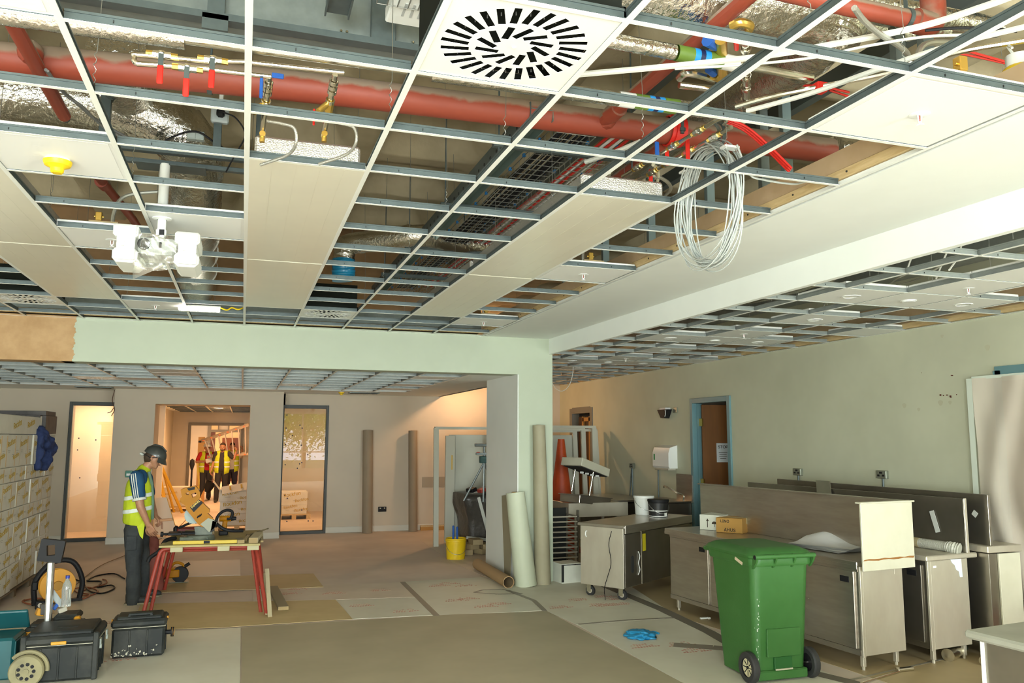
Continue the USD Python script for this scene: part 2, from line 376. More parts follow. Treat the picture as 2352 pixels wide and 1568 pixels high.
def sprinkler(t, x, y, z):
    e = part(t, 'sprinkler', B().lathe([(.0, -.002), (.032, -.003), (.044, .0), (.044, .003)], (x, y, z), 20), whitepl)
    part(e, 'frame', B().cyl((x-.011, y, z), (x-.006, y, z-.034), .003).cyl((x+.011, y, z), (x+.006, y, z-.034), .003).cyl((x, y, z-.03), (x, y, z-.04), .008, .005), whitepl)
    part(e, 'bulb', B().cyl((x, y, z-.002), (x, y, z-.03), .0018), M('bulb_red', (.35, .03, .02), .3))
    part(e, 'deflector', B().lathe([(0, -.048), (.016, -.048), (.016, -.044), (0, -.042)], (x, y, z), 16), whitepl)
for (c, r) in ((0, 5), (0, 10), (6, -1), (6, 5), (6, 10)):
    sprinkler(tiles[c, r], (colx(c)+colx(c+1))/2, rowy(r)+.3, C)
    x, y = (colx(c)+colx(c+1))/2-.05, rowy(r)+.02
    if (c, r) != (0, 10):
        t = thing('sprinkler_bracket', {(0, 5): 'small brass bracket and bar over the tile left of the projector', (6, -1): 'small brass bracket and bar over the near sprinkler tile', (6, 5): 'small brass bracket and bar over the middle tile beside the soffit', (6, 10): 'small brass bracket and bar over the far tile beside the soffit'}[c, r], 'bracket', (x, y, C+.055))
        part(t, 'bar', B().box(x-.06, x+.12, y+.01, y+.03, C+.0555, C+.07), M('bracket_tan', (.40, .30, .15), .6))
        part(t, 'clamp', B().box(x-.02, x+.02, y, y+.04, C+.07, C+.13, c=.004).cyl((x+.03, y+.02, C+.10), (x-.03, y+.02, C+.10), .008), brass)
        part(t, 'drop_pipe', B().tube(spline([(x+.05, y+.28, C+.06), (x+.05, y+.28, C+.2), (x+.12, y+.3, C+.34), (x+.4, y+.35, C+.42)], 6), .014), M('hose_grey', (.55, .55, .48), .35, .6))

# swirl diffusers
def diffuser(c, r, label):
    x0, y0 = colx(c), rowy(r); cx, cy = x0+.3, y0+.3
    P = sbox(-.296, -.296, .296, .296); sl = []
    for n, R, off, L in ((27, .212, 9, .100), (12, .100, 30, .085)):
        for k in range(n):
            a = 360*k/n
            s = affinity.rotate(sbox(-L/2, -.0130, L/2, .0130), off, origin=(0, 0))
            s = affinity.rotate(affinity.translate(s, R, 0), a, origin=(0, 0)); sl.append(s); P = P.difference(s)
    t = thing('air_diffuser', label, 'air diffuser', (cx, cy, C), group='white swirl air diffusers')
    part(t, 'plate', B().prism(P, .002, .004, o=(cx, cy, C)), whitem, smooth=False)
    part(t, 'rim', B().box(x0+.004, x0+.596, y0+.004, y0+.012, C+.004, C+.05).box(x0+.004, x0+.596, y0+.588, y0+.596, C+.004, C+.05).box(x0+.004, x0+.012, y0+.004, y0+.596, C+.004, C+.05).box(x0+.588, x0+.596, y0+.004, y0+.596, C+.004, C+.05), M('plenum_black', (.012, .014, .011), .8, spec=.1))
    part(t, 'plenum_box', B().box(x0+.014, x0+.586, y0+.014, y0+.586, C+.05, C+.30), M('plenum_black', (.012, .014, .011), .8, spec=.1))
    bl = B()
    for s in sl[:24]:
        p = np.array(s.exterior.coords)[:4].mean(0); bl.obox((cx+p[0], cy+p[1], C+.012), (.003, .003, .012))
    part(t, 'blades', bl, M('blade_grey', (.12, .12, .11), .5), smooth=False, label='small fins inside the slots')
    part(t, 'screw', B().ball((cx, cy, C+.001), .007, (1, 1, .5), 10), whitepl)
diffuser(3, -1, 'large near square swirl diffuser with black slots at the top centre')
diffuser(3, 10, 'far swirl diffuser with black slots right of the middle cream panel')
diffuser(-2, 10, 'far swirl diffuser with black slots at the left edge')
# radiant panels
nm = {-1: 'left', 2: 'middle', 5: 'right'}
for c in PANELCOLS:
    for r0, w in ((2, 'nearer'), (6, 'farther')):
        x0, x1, y0, y1 = colx(c)+.004, colx(c+1)-.004, rowy(r0)+.012, rowy(r0+4)-.012
        t = thing('radiant_panel', f'long cream radiant ceiling panel, {w} half of the {nm[c]} pair', 'ceiling panel', ((x0+x1)/2, (y0+y1)/2, C), group='long cream radiant panels')
        part(t, 'plate', B().box(x0, x1, y0, y1, C-.002, C+.03, c=.003), panelm)
        cl = B()
        for k in range(1, 5): cl.box(x0+.12*k-.001, x0+.12*k+.001, y0+.02, y1-.02, C-.0028, C-.0019)
        part(t, 'seam', cl, M('panel_seam', (.70, .67, .54), .3), smooth=False)
        fv, ff = B().box(x0+.03, x1-.03, y0+.03, y1-.03, C+.031, C+.14, c=.012).mesh()
        part(t, 'insulation', (fv, ff), foils)
# yellow caps
def cap(t, x, y, z, s=1.):
    t = part(t, 'detector_base', B().lathe([(0, .002), (.056*s, .002), (.058*s, -.012*s), (0, -.014*s)], (x, y, z), 28), whitepl)
    b = B().lathe([(.050*s, -.008*s), (.066*s, -.010*s), (.064*s, -.022*s), (.058*s, -.034*s), (.040*s, -.042*s), (.032*s, -.048*s), (.030*s, -.066*s), (.024*s, -.072*s), (0, -.073*s)], (x, y, z), 30)
    part(t, 'dust_cap', b, yellowpl, label='yellow plastic dust cap')
p = at(133, 366, z=C); cap(tiles[0, 2], p[0], p[1], C)

# kitchen ceiling
kg = thing('ceiling_grid', 'white and galvanised ceiling grid over the kitchen counters', 'ceiling grid', (5.4, 9, CR))
KX = [XD+.06, 4.48, 5.09, 5.70, 6.31, XW]
KY = lambda k: 3.25+.6*k
for x in KX[1:5]: tee(kg, 'main_runner', (x, 2.6), (x, 17.0), CR, .026, .036, galvk)
for k in range(23):
    for i in range(5):
        a, b = (KX[i]+.013, KY(k)), (KX[i+1]-.013, KY(k))
        if inview((*a, CR), 30) or inview((*b, CR), 30):
            tee(kg, 'cross_tee', a, b, CR, gm=galvk)
part(kg, 'edge_angle', B().box(XW-.024, XW, 2.6, 17, CR-.002, CR).box(XD+.055, XD+.08, 2.6, 17, CR-.002, CR), whitem)
bt = thing('timber_batten', 'dark pine batten along the olive wall above the kitchen grid', 'batten', (XW, 9, CR))
part(bt, 'batten', B().box(XW-.049, XW-.004, 2.6, 16.9, CR+.012, CR+.07), pine)
part(bt, 'ply_strip', B().box(XW-.024, XW-.004, 2.6, 16.9, CR+.07, CR+.3), ply)
KG = 'white tiles of the kitchen ceiling'
def ktile(i, k, label, z=CR):
    t = thing('ceiling_tile', label, 'ceiling tile', ((KX[i]+KX[i+1])/2, KY(k)+.3, z), group=KG)
    part(t, 'panel', tile_mesh(KX[i], KX[i+1], KY(k), KY(k+1), z, .06), tilem)
    return t
def downlight(x, y, z, label):
    t = thing('downlight', label, 'downlight', (x, y, z), group='recessed round downlights')
    part(t, 'trim_ring', B().lathe([(.062, .003), (.078, .002), (.078, -.003), (.062, -.004), (.058, .0)], (x, y, z), 24), whitepl)
    part(t, 'reflector', B().lathe([(.060, -.001), (.050, .025), (.03, .045), (.0, .05)], (x, y, z), 24), M('chrome', (.9, .9, .88), .08, 1.))
row = {1: 'nearest', 2: 'middle', 3: 'farthest'}
for j, k0 in ((1, 3), (2, 8), (3, 13)):
    w = row[j]
    ktile(1, k0, f'white kitchen ceiling tile with a downlight, left of the {w} tile cross')
    tm_ = ktile(2, k0, f'white kitchen ceiling tile with a small disc, centre of the {w} tile cross')
    ktile(3, k0, f'white kitchen ceiling tile with a downlight, right of the {w} tile cross')
    ts_ = ktile(2, k0-1, f'white kitchen ceiling tile with a sprinkler in front of the {w} tile cross')
    ktile(2, k0+2, f'single white kitchen ceiling tile with a downlight behind the {w} tile cross')
    y = KY(k0)+.3
    downlight((KX[1]+KX[2])/2, y, CR, f'chrome downlight at the left of the {w} kitchen tile cross')
    downlight((KX[3]+KX[4])/2, y, CR, f'chrome downlight at the right of the {w} kitchen tile cross')
    downlight((KX[2]+KX[3])/2, y+1.2, CR, f'chrome downlight in the single tile behind the {w} kitchen tile cross')
    x = (KX[2]+KX[3])/2
    sprinkler(ts_, x, y-.6, CR)
    e = part(tm_, 'detector_base', B().lathe([(0, -.012), (.05, -.012), (.055, -.004), (.055, .003)], (x, y, CR), 24), whitepl)
    part(e, 'rim', B().lathe([(.055, -.006), (.064, -.004), (.064, .002)], (x, y, CR), 24), whitepl)
ktile(2, 1, 'white kitchen ceiling tile with a disc at the right edge of the photo'); ktile(4, 6, 'narrow white kitchen ceiling tile against the olive wall'); ktile(4, 12, 'far narrow white kitchen ceiling tile against the olive wall')

# far ceiling beyond the bulkhead
fg = thing('ceiling_grid', 'galvanised ceiling grid of the far area beyond the green bulkhead', 'ceiling grid', (0, 13, CF))
FY = lambda k: 10.78+.6*k
for c in range(-6, 7): 
    if colx(c) > XL: tee(fg, 'main_runner', (colx(c), YB+.3), (colx(c), 15.55), CF, gm=galvk)
for k in range(9):
    for c in range(-6, 7):
        a, b = (colx(c)+.012, FY(k)), (colx(c+1)-.012, FY(k))
        if a[0] > -4.6 and (inview((*a, CF)) or inview((*b, CF))):
            up = V(0, 0, 1); a3, b3 = V(*a, CF), V(*b, CF)
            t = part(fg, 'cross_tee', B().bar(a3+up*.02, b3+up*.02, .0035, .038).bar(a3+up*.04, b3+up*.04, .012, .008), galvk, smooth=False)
            part(t, 'face', B().bar(a3, b3, .022, .0025), whitem, smooth=False)
part(fg, 'edge_angle', B().box(XL, 3.04, 15.53, 15.56, CF-.002, CF).box(3.0, 3.03, YB+.3, 15.55, CF-.002, CF), whitem)
def ftile(c, k, label, foilback=False):
    t = thing('ceiling_tile', label, 'ceiling tile', (colx(c)+.3, FY(k)+.3, CF), group='tiles of the far ceiling')
    part(t, 'panel', B().box(colx(c)+.004, colx(c+1)-.004, FY(k)+.004, FY(k+1)-.004, CF+.002, CF+.04, c=.003), tilem)
ftile(0, 2, 'far white tile over the opening, with a small orange tag'); ftile(0, 1, 'far white tile nearest the bulkhead above the work bench'); ftile(6, 1, 'far white tile at the right end beside the plaster strip'); ftile(6, 4, 'farther white tile at the right end beside the plaster strip'); ftile(6, 6, 'farthest white tile at the right end beside the plaster strip')
ftile(-1, 4, 'far white tile left of the opening'); 
for c, k, lab in ((-2, 4, 'far ceiling swirl diffuser above the left glazed panel'), (3, 5, 'far ceiling swirl diffuser above the right glazed panel')):
    sx, sy = colx(c)+.3, FY(k)+.3; z0 = C; C_ = C
    t = thing('air_diffuser', lab, 'air diffuser', (sx, sy, CF), group='white swirl air diffusers')
    P = sbox(-.29, -.29, .29, .29)
    for n, R, off, L in ((27, .212, 9, .100), (12, .100, 30, .085)):
        for q in range(n):
            s = affinity.rotate(affinity.translate(affinity.rotate(sbox(-L/2, -.0125, L/2, .0125), off, origin=(0, 0)), R, 0), 360*q/n, origin=(0, 0)); P = P.difference(s)
    part(t, 'plate', B().prism(P, .0, .005, o=(sx, sy, CF)), whitem, smooth=False)
    part(t, 'plenum_box', B().box(sx-.28, sx+.28, sy-.28, sy+.28, CF+.02, CF+.2), mats['plenum_black'])
for (x, y, lab) in ((-2.55, 15.9, 'dark slot vent in the far plaster soffit at the left'), (2.25, 16.0, 'dark slot vent in the far plaster soffit at the right')):
    t = thing('slot_vent', lab, 'vent', (x, y, CF), group='slot vents in the far soffit')
    part(t, 'frame', B().box(x-.3, x+.3, y-.12, y+.12, CF-.02, CF-.001, c=.004), galvd)
    part(t, 'grille', B().box(x-.27, x+.27, y-.09, y+.09, CF-.024, CF-.018), mats['plenum_black'])
    if x > 0: cap(t, x-.45, y-.1, CF, .9)
# ---------------------------------------------------------------- services in the ceiling void
def path(px, n=6, **k): return spline([at(*q, **k) for q in px], n)
def pipe(name, label, cat, pts, r, m, group=None, n=12):
    t = thing(name, label, cat, np.asarray(pts[0]), group=group); part(t, 'pipe', B().tube(pts, r, n), m); return t
def band(b, p, d, r, w, n=20):
    d = np.asarray(d, float)/np.linalg.norm(d)
    return b.lathe([(r*.9, -w/2), (r, -w/2), (r, w/2), (r*.9, w/2)], p, n, ax=d)
# main red pipe
ZP = 3.86
rp = [at(*q, z=ZP) for q in ((-150, 118), (20, 135), (600, 190), (1000, 236), (1500, 297))]; rp.append(rp[-1]+(rp[-1]-rp[-2])*.95)
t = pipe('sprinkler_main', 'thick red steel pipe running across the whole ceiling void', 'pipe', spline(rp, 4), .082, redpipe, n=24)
d = rp[4]-rp[3]; d /= np.linalg.norm(d)
q = at(1548, 302, z=ZP)
cp = part(t, 'coupling', band(band(band(B(), q, d, .105, .05), q-d*.035, d, .095, .03), q+d*.035, d, .095, .03), redpl)
part(cp, 'bolt', B().cyl(q+V(.0, -.10, .06), q+V(.0, -.10, -.05), .012).cyl(q+V(0, -.10, -.015), q+V(0, -.10, -.035), .02, n=6).cyl(q+V(0, -.10, .035), q+V(0, -.10, .055), .02, n=6), galv)
for px in ((483, 180), (1648, 315)): part(t, 'clamp_band', band(B(), at(*px, z=ZP), d, .085, .025).cyl(at(*px, z=ZP)+V(0, 0, .08), at(*px, z=ZP)+V(0, 0, .8), .006), galv)
for px in ((70, 120), (85, 170), (1393, 275)): part(t, 'socket', B().ball(at(*px, z=ZP), .062, n=12), redpipe)
# red branches
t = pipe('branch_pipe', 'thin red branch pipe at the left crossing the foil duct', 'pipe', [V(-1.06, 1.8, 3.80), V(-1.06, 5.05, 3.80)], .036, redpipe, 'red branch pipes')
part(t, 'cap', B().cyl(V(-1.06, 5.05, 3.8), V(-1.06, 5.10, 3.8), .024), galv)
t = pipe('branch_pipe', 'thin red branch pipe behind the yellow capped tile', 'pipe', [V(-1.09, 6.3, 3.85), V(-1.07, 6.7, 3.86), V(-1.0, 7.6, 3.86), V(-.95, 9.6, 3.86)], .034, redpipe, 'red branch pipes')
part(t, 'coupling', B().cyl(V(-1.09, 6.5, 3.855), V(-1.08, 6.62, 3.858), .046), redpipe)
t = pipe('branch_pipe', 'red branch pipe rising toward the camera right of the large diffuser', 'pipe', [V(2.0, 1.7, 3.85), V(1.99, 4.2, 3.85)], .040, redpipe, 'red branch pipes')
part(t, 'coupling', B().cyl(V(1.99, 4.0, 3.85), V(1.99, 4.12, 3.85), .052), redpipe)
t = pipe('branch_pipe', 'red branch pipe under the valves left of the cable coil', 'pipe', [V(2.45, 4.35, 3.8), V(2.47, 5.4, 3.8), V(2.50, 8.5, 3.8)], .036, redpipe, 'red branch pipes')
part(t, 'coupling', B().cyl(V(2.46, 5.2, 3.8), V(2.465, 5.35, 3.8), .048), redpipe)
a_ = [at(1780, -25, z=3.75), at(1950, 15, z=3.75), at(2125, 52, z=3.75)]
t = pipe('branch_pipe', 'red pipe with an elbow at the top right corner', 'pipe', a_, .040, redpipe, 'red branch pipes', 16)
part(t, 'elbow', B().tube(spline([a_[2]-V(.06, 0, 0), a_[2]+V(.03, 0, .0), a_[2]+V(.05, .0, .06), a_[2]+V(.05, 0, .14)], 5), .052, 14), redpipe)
part(t, 'adaptor', B().cyl(a_[2]+V(.05, 0, .14), a_[2]+V(.05, 0, .19), .038, n=6).cyl(a_[2]+V(.05, 0, .19), a_[2]+V(.05, 0, .26), .028), steelpipe)
dd = a_[2]-a_[1]; part(t, 'clamp', band(B(), at(2082, 42, z=3.75), dd, .043, .02).bar(at(2082, 42, z=3.75), at(2082, 42, z=3.75)+V(0, 0, .6), .02, .003), galv)
# insulated pipe in front of the main
IP = lambda x: V(x, 3.50-.045*(x+1)*.6, 3.62)
t = thing('insulated_pipe', 'foil wrapped pipe running just in front of the red main', 'pipe', IP(-1))
part(t, 'foil_sleeve', B().tube(spline([IP(x) for x in np.linspace(-4, -.30, 24)], 2), .042, 16), foil)
part(t, 'foil_sleeve', B().tube(spline([IP(x) for x in np.linspace(.76, 1.72, 14)], 2), .037, 16), foil)
part(t, 'bare_pipe', B().tube([IP(-.34), IP(.8)], .021, 14), steelpipe)
d = IP(1)-IP(0)
def bands(t, f, x0, r, sgn=1):
    gm, bm, wm, km = M('label_green', (.13, .22, .03), .5), M('label_blue', (.02, .30, .75), .5), M('label_white', (.8, .8, .76), .5), M('label_navy', (.01, .02, .08), .5)
    for i, (a, b, m) in enumerate(((0, .085, wm), (.085, .16, gm), (.16, .19, bm), (.19, .215, km), (.215, .245, bm), (.245, .33, gm))):
        p, q = f(x0+sgn*a), f(x0+sgn*b); part(t, 'label_band', B().tube([p, q], r+.001, 18, cap=False), m)
    tx = B()
    for a, w in ((.02, 'HEATING'), (.10, 'FLOW')):
        o = f(x0+sgn*a*1.0)+V(0, -r*.75, -r*.72); tx.text('▬▬'[:0]+w, .013, o, x=(sgn*1.0 if sgn > 0 else 1, 0, 0), y=(0, -.7, .7))
    for k in range(3): tx.bar(f(x0+sgn*.26)+V(0, -r*.8, -r*.7+.02*k-.01), f(x0+sgn*.31)+V(0, -r*.8, -r*.7+.02*k-.01), .006, .002)
    return tx
bands(t, IP, 1.70, .037)
part(t, 'arrow_print', B().obox(IP(1.985)+V(0, -.030, -.025), (.06, .006, .012)).obox(IP(1.985)+V(0, -.036, -.008), (.06, .006, .012)), mats['label_white'])
part(t, 'foil_sleeve', B().tube(spline([IP(2.03), IP(2.1), IP(2.2)], 4), [.037]*8+[.03], 16), foil)
IP2 = lambda x: V(x, 3.05+.02*x, 3.72)
t = thing('insulated_pipe', 'foil wrapped pipe higher and nearer, right of the large diffuser', 'pipe', IP2(1))
part(t, 'foil_sleeve', B().tube(spline([IP2(x) for x in np.linspace(.9, 1.82, 14)], 2), .036, 16), foil)
bands(t, IP2, 2.16, .036, -1)
part(t, 'bare_pipe', B().tube([IP2(2.1), IP2(2.6)], .02, 12), steelpipe)
t = thing('insulated_pipe', 'bright foil wrapped pipe crossing the top edge of the photo', 'pipe', at(700, 20, z=4.25))
part(t, 'foil_sleeve', B().tube(path([(330, -35), (560, 0), (800, 33), (1000, 52), (1200, 72)], 6, z=4.25), .045, 14), foil)
for nm_, y, z, lab in (('a', 3.3, 4.2, 'upper foil pipe right of the large diffuser'), ('b', 3.0, 4.05, 'lower foil pipe right of the large diffuser'), ('c', 3.55, 4.3, 'rear foil pipe right of the large diffuser')):
    t = thing('insulated_pipe', lab, 'pipe', V(1.2, y, z)); part(t, 'foil_sleeve', B().tube(spline([V(x, y-.03*x, z) for x in np.linspace(1.2, 3.6, 20)], 2), .05, 14), foil)
# galvanised trunking at the top left
t = thing('steel_trunking', 'broad grey galvanised trunking across the top left of the void', 'trunking', (0, 4.1, 4.0))
part(t, 'body', B().box(-2.6, 1.2, 4.02, 4.10, 3.98, 4.36, c=.004), galvd)
part(t, 'lip', B().box(-2.6, 1.2, 3.95, 4.02, 3.975, 3.985).box(-2.6, 1.2, 3.95, 3.955, 3.985, 4.01), galv)
part(t, 'bracket', B().box(-.25, -.17, 3.97, 4.015, 3.95, 4.6).box(-.27, -.15, 3.95, 3.98, 3.92, 4.0), galv)
part(t, 'bracket', B().box(.55, .68, 3.97, 4.015, 4.0, 4.6, c=.004), galv)
rv = B()
for x in (.40, .43, .78): 
    for z in (4.05, 4.15): rv.ball((x, 4.015, z), .009, n=6)
part(t, 'rivet', rv, steelpipe, kind='stuff')
t = thing('steel_strut', 'wide galvanised strut hanging beside the wire ladder at the top', 'strut', at(770, 40, z=4.0))
p = at(775, 15, z=4.05); part(t, 'channel', B().box(p[0]-.055, p[0]+.055, 2.6, 3.8, 4.02, 4.08, c=.004), galv)
part(t, 'flange', B().box(p[0]-.06, p[0]-.052, 2.6, 3.8, 4.0, 4.02).box(p[0]+.052, p[0]+.06, 2.6, 3.8, 4.0, 4.02), galv)

# wire basket trays
clipm = M('blue_clip', (.01, .22, .62), .4)
def basket(label, x0, x1, y0, y1, z, h=.055, step=.1, fill=True):
    t = thing('cable_basket', label, 'cable tray', ((x0+x1)/2, (y0+y1)/2, z), group='wire cable baskets')
    for x, zz in [(x, z) for x in np.linspace(x0, x1, 5)]+[(x0, z+h), (x1, z+h)]: part(t, 'long_wire', B().cyl((x, y0, zz), (x, y1, zz), .0035, n=6), wirem)
    cw, cl = B(), B()
    for y in np.arange(y0, y1, step):
        cw.tube([(x0, y, z+h), (x0, y, z), (x1, y, z), (x1, y, z+h)], .003, 5)
    for y in np.arange(y0, y1, step*3):
        for x in (x0, x1): cl.box(x-.009, x+.009, y-.012, y+.012, z+h-.006, z+h+.014)
    part(t, 'cross_wire', cw, wirem, kind='stuff'); part(t, 'clip', cl, clipm, kind='stuff')
    return t
basket('left wire cable basket with dark cables, running to the far bulkhead', 1.74, 2.0, 4.35, 10.3, 3.80)
basket('right wire cable basket with red cables, beside the first basket', 2.10, 2.32, 4.7, 10.3, 3.84)
basket('short steep wire basket at the top left of the large diffuser', .52, .72, 2.3, 3.6, 4.0)
t = thing('cable_bundle', 'black cables lying in the left wire basket', 'cables', (1.87, 7, 3.81))
for k in range(7): part(t, 'cable', B().tube(spline([V(1.76+.033*k+.008*math.sin(y*2+k), y, 3.812+.004*(k % 2)) for y in np.arange(4.4, 10.3, .6)], 3), .010, 6), blackm)
t = thing('cable_bundle', 'red and white cables lying in the right wire basket', 'cables', (2.2, 7, 3.85))
for k in range(5): part(t, 'cable', B().tube(spline([V(2.12+.04*k+.01*math.sin(y*1.7+k), y, 3.853) for y in np.arange(4.4, 10.3, .6)], 3), .010, 6), redpl if k % 2 == 0 else whitepl, label='red cable' if k % 2 == 0 else 'white cable')
t = thing('steel_channel', 'slotted galvanised channel running left of the wire baskets', 'channel', (1.6, 7, 3.8))
part(t, 'web', B().box(1.52, 1.66, 4.2, 10.3, 3.86, 3.865).box(1.655, 1.66, 4.2, 10.3, 3.80, 3.86), M('teal_steel', (.24, .33, .31), .35, .6))
part(t, 'flange', B().box(1.515, 1.52, 4.2, 10.3, 3.76, 3.90), galv)
hs = B()
for y in np.arange(4.3, 10.2, .14): hs.cyl((1.512, y, 3.83), (1.516, y, 3.83), .012, n=8)
part(t, 'slot', hs, darkm, kind='stuff')
for k, y in enumerate((4.55, 5.95, 7.4, 8.8)):
    t = thing('strut_bracket', f'galvanised cross strut under the baskets, number {k+1} from the camera: '+('nearest', 'second', 'third', 'farthest')[k], 'strut', (1.9, y, 3.75), group='cross struts under the baskets')
    stage.GetPrimAtPath(t.path).SetCustomDataByKey('label', ('nearest', 'second nearest', 'third nearest', 'farthest')[k]+' galvanised cross strut carrying the wire baskets')
    part(t, 'channel', B().box(1.40, 2.34, y, y+.04, 3.745, 3.785, c=.003), galv)
    for x in (1.44, 2.36): part(t, 'rod', B().cyl((x, y+.02, 3.70), (x, y+.02, 4.55), .006, n=8), galv)

# foil ducts
def ribbed(pts, r, m=8, n=24, amp=.03, seed=1):
    p = spline(pts, m); k = len(p)
    rr = r*(1+amp*np.sin(np.arange(k)*2.2)+amp*1.4*(meshkit.noise(np.c_[np.arange(k)*.9, np.zeros(k), np.zeros(k)+seed])-.5))
    b = B().tube(p, rr, n, cap=True)
    v = b.v[0]; w = meshkit.fbm(v*14, 3, seed)-.5
    c = np.repeat(p, n, 0); dv = v[:k*n]-c; v[:k*n] += dv/(np.linalg.norm(dv, axis=1, keepdims=True)+1e-9)*w[:k*n, None]*r*.18
    return b
def duct(label, pts, r, **kw):
    t = thing('foil_duct', label, 'duct', np.mean(np.asarray(pts), 0), group='foil wrapped air ducts'); part(t, 'foil_wrap', ribbed(pts, r, **kw), foil); return t
t = duct('large foil duct at the left that bends into a long run over the projector', [(-4.5, 5.7, 4.16), (-2.4, 5.72, 4.16), (-1.3, 5.74, 4.16), (-.72, 5.72, 4.12), (-.43, 5.85, 3.97), (-.43, 6.3, 3.80), (-.47, 7.0, 3.75), (-.53, 8.4, 3.74), (-.60, 10.3, 3.74)], .205)
for y in (6.9, 7.6, 8.3, 9.1): part(t, 'joint_tape', band(B(), (-.43-.04*(y-6.3)*1.0, y, 3.755), (-.04, 1, 0), .212, .05, 28), foils)
part(t, 'spigot', B().cyl((-.80, 5.0, 4.2), (-.80, 5.6, 4.2), .17, n=24), foil)
q0, q1 = at(960, 540, z=3.85), at(800, 560, z=3.82)
t = duct('foil elbow duct with a blue film end, right of the middle cream panel', [q0+V(.9, .25, .0), q0+V(.35, .1, .0), q0, (q0+q1)/2, q1+V(.03, 0, 0), q1+V(-.03, .0, -.06), q1+V(-.04, .0, -.18)], .105, seed=4)
part(t, 'film_end', ribbed([q1+V(-.04, 0, -.16), q1+V(-.04, 0, -.22), q1+V(-.035, .01, -.31), q1+V(-.03, .01, -.36)], .112, seed=9), M('blue_film', (.01, .22, .42), .25), label='blue plastic film taped over the duct end')
t = duct('large foil duct bending down at the top right', [at(1380, -60, z=4.0), at(1560, -12, z=4.0), at(1720, 5, z=4.0), at(1850, 22, z=4.0), at(1915, 45, z=3.98), at(1905, 85, z=3.9)], .15, seed=3)
t = duct('lower foil duct behind the valves at the top right', [at(1910, 60, z=3.95), at(1870, 110, z=3.95), at(1800, 160, z=4.0), at(1700, 215, z=4.10), at(1560, 300, z=4.20), at(1440, 390, z=4.20)], .13, seed=5)
q = at(742, 690, z=3.75)
t = thing('duct_spigot', 'dark duct stub with a bright round end near the far diffuser', 'duct', q)
part(t, 'collar', B().cyl(q+V(-.02, 0, .12), q+V(0, 0, -.02), .17, n=24), blackm); part(t, 'end', B().cyl(q+V(0, -.0, -.02), q+V(.0, .0, -.10), .10, .12, n=24), galv)
part(t, 'plate', B().box(q[0]-.4, q[0]+.3, q[1]+.2, q[1]+.8, q[2]-.15, q[2]-.12), galvd)

# small heating pipes with red levers, in front of the main
YV = 3.42
def ph(px): return [at(*q, y=YV) for q in px]
t = thing('valve_manifold', 'steel heating pipes with three red lever valves in front of the red main', 'valves', at(400, 140, y=YV))
part(t, 'pipe', B().tube(spline(ph([(480, 142), (320, 126), (309, 130), (308, 140), (316, 146), (330, 147), (480, 158)]), 5), .011, 10), steelpipe)
part(t, 'pipe', B().tube(ph([(470, 140), (560, 142), (790, 167)]), .010, 10), steelpipe)
part(t, 'pipe', B().tube(ph([(450, 156), (560, 169), (622, 176)]), .010, 10), steelpipe)
for px, py in ((372, 127), (431, 157), (489, 138)):
    p = at(px, py, y=YV)
    v = part(t, 'valve_body', B().cyl(p-V(.035, 0, 0), p+V(.035, 0, 0), .017, n=8).ball(p, .022, n=8).cyl(p+V(0, -.01, 0), p+V(0, -.03, -.01), .01), steelpipe)
    part(v, 'nut', B().cyl(p-V(.06, 0, 0), p-V(.035, 0, 0), .014, n=6).cyl(p+V(.035, 0, 0), p+V(.06, 0, 0), .014, n=6), brass)
    part(v, 'lever', B().box(p[0]-.012, p[0]+.012, p[1]-.034, p[1]-.026, p[2]-.135, p[2]-.055, c=.004), redpl, label='red lever')
    part(v, 'stem', B().box(p[0]-.010, p[0]+.010, p[1]-.032, p[1]-.028, p[2]-.06, p[2]), galv)
def drop(px0, px1, lab, blue):
    a = at(*px0, y=YV); b = at(*px1, y=YV+.30); t = thing('valve_drop', lab, 'valve', a)
    part(t, 'pipe', B().tube([a, a+(b-a)*.5, b], .013, 10), steelpipe)
    for k in (.12, .2, .28, .45): part(t, 'collar', band(B(), a+(b-a)*k, b-a, .021, .018, 14), steelpipe)
    c = a+(b-a)*.52; part(t, 'strainer', B().cyl(a+(b-a)*.44, a+(b-a)*.62, .021, n=10).cyl(c+V(-.01, -.01, 0), c+V(-.05, -.03, -.05), .014), brass, label='brass strainer')
    part(t, 'drain_cock', B().cyl(b, b+V(0, 0, -.055), .012).cyl(b+V(0, -.02, -.02), b+V(.0, .02, -.02), .014), brass, label='brass drain cock')
    if blue: part(t, 'handle', B().obox(a+V(.035, -.02, .0), (.05, .012, .022), c=.003).obox(a+V(-.03, -.01, -.06), (.014, .012, .09), c=.003), bluepl, label='blue handle')
    else: part(t, 'handle', B().obox(b+V(-.05, 0, .06), (.01, .012, .08), c=.003), redpl, label='red handle')
    h = [b+V(0, 0, .05), b+V(.09, 0, .045), b+V(.14, .0, .03), b+V(.152, .02, -.03), b+V(.12, .12, -.06), b+V(.0, .25, -.08)]
    part(t, 'hose', B().tube(spline(h, 6), .0075, 10), M('braided_hose', (.55, .55, .50), .3, .8, bump=.4, bscale=300))
drop((618, 176), (603, 300), 'left valve drop with a blue handle and brass strainer above the middle panel', True)
drop((770, 172), (745, 300), 'right valve drop with a brass strainer above the middle panel', False)

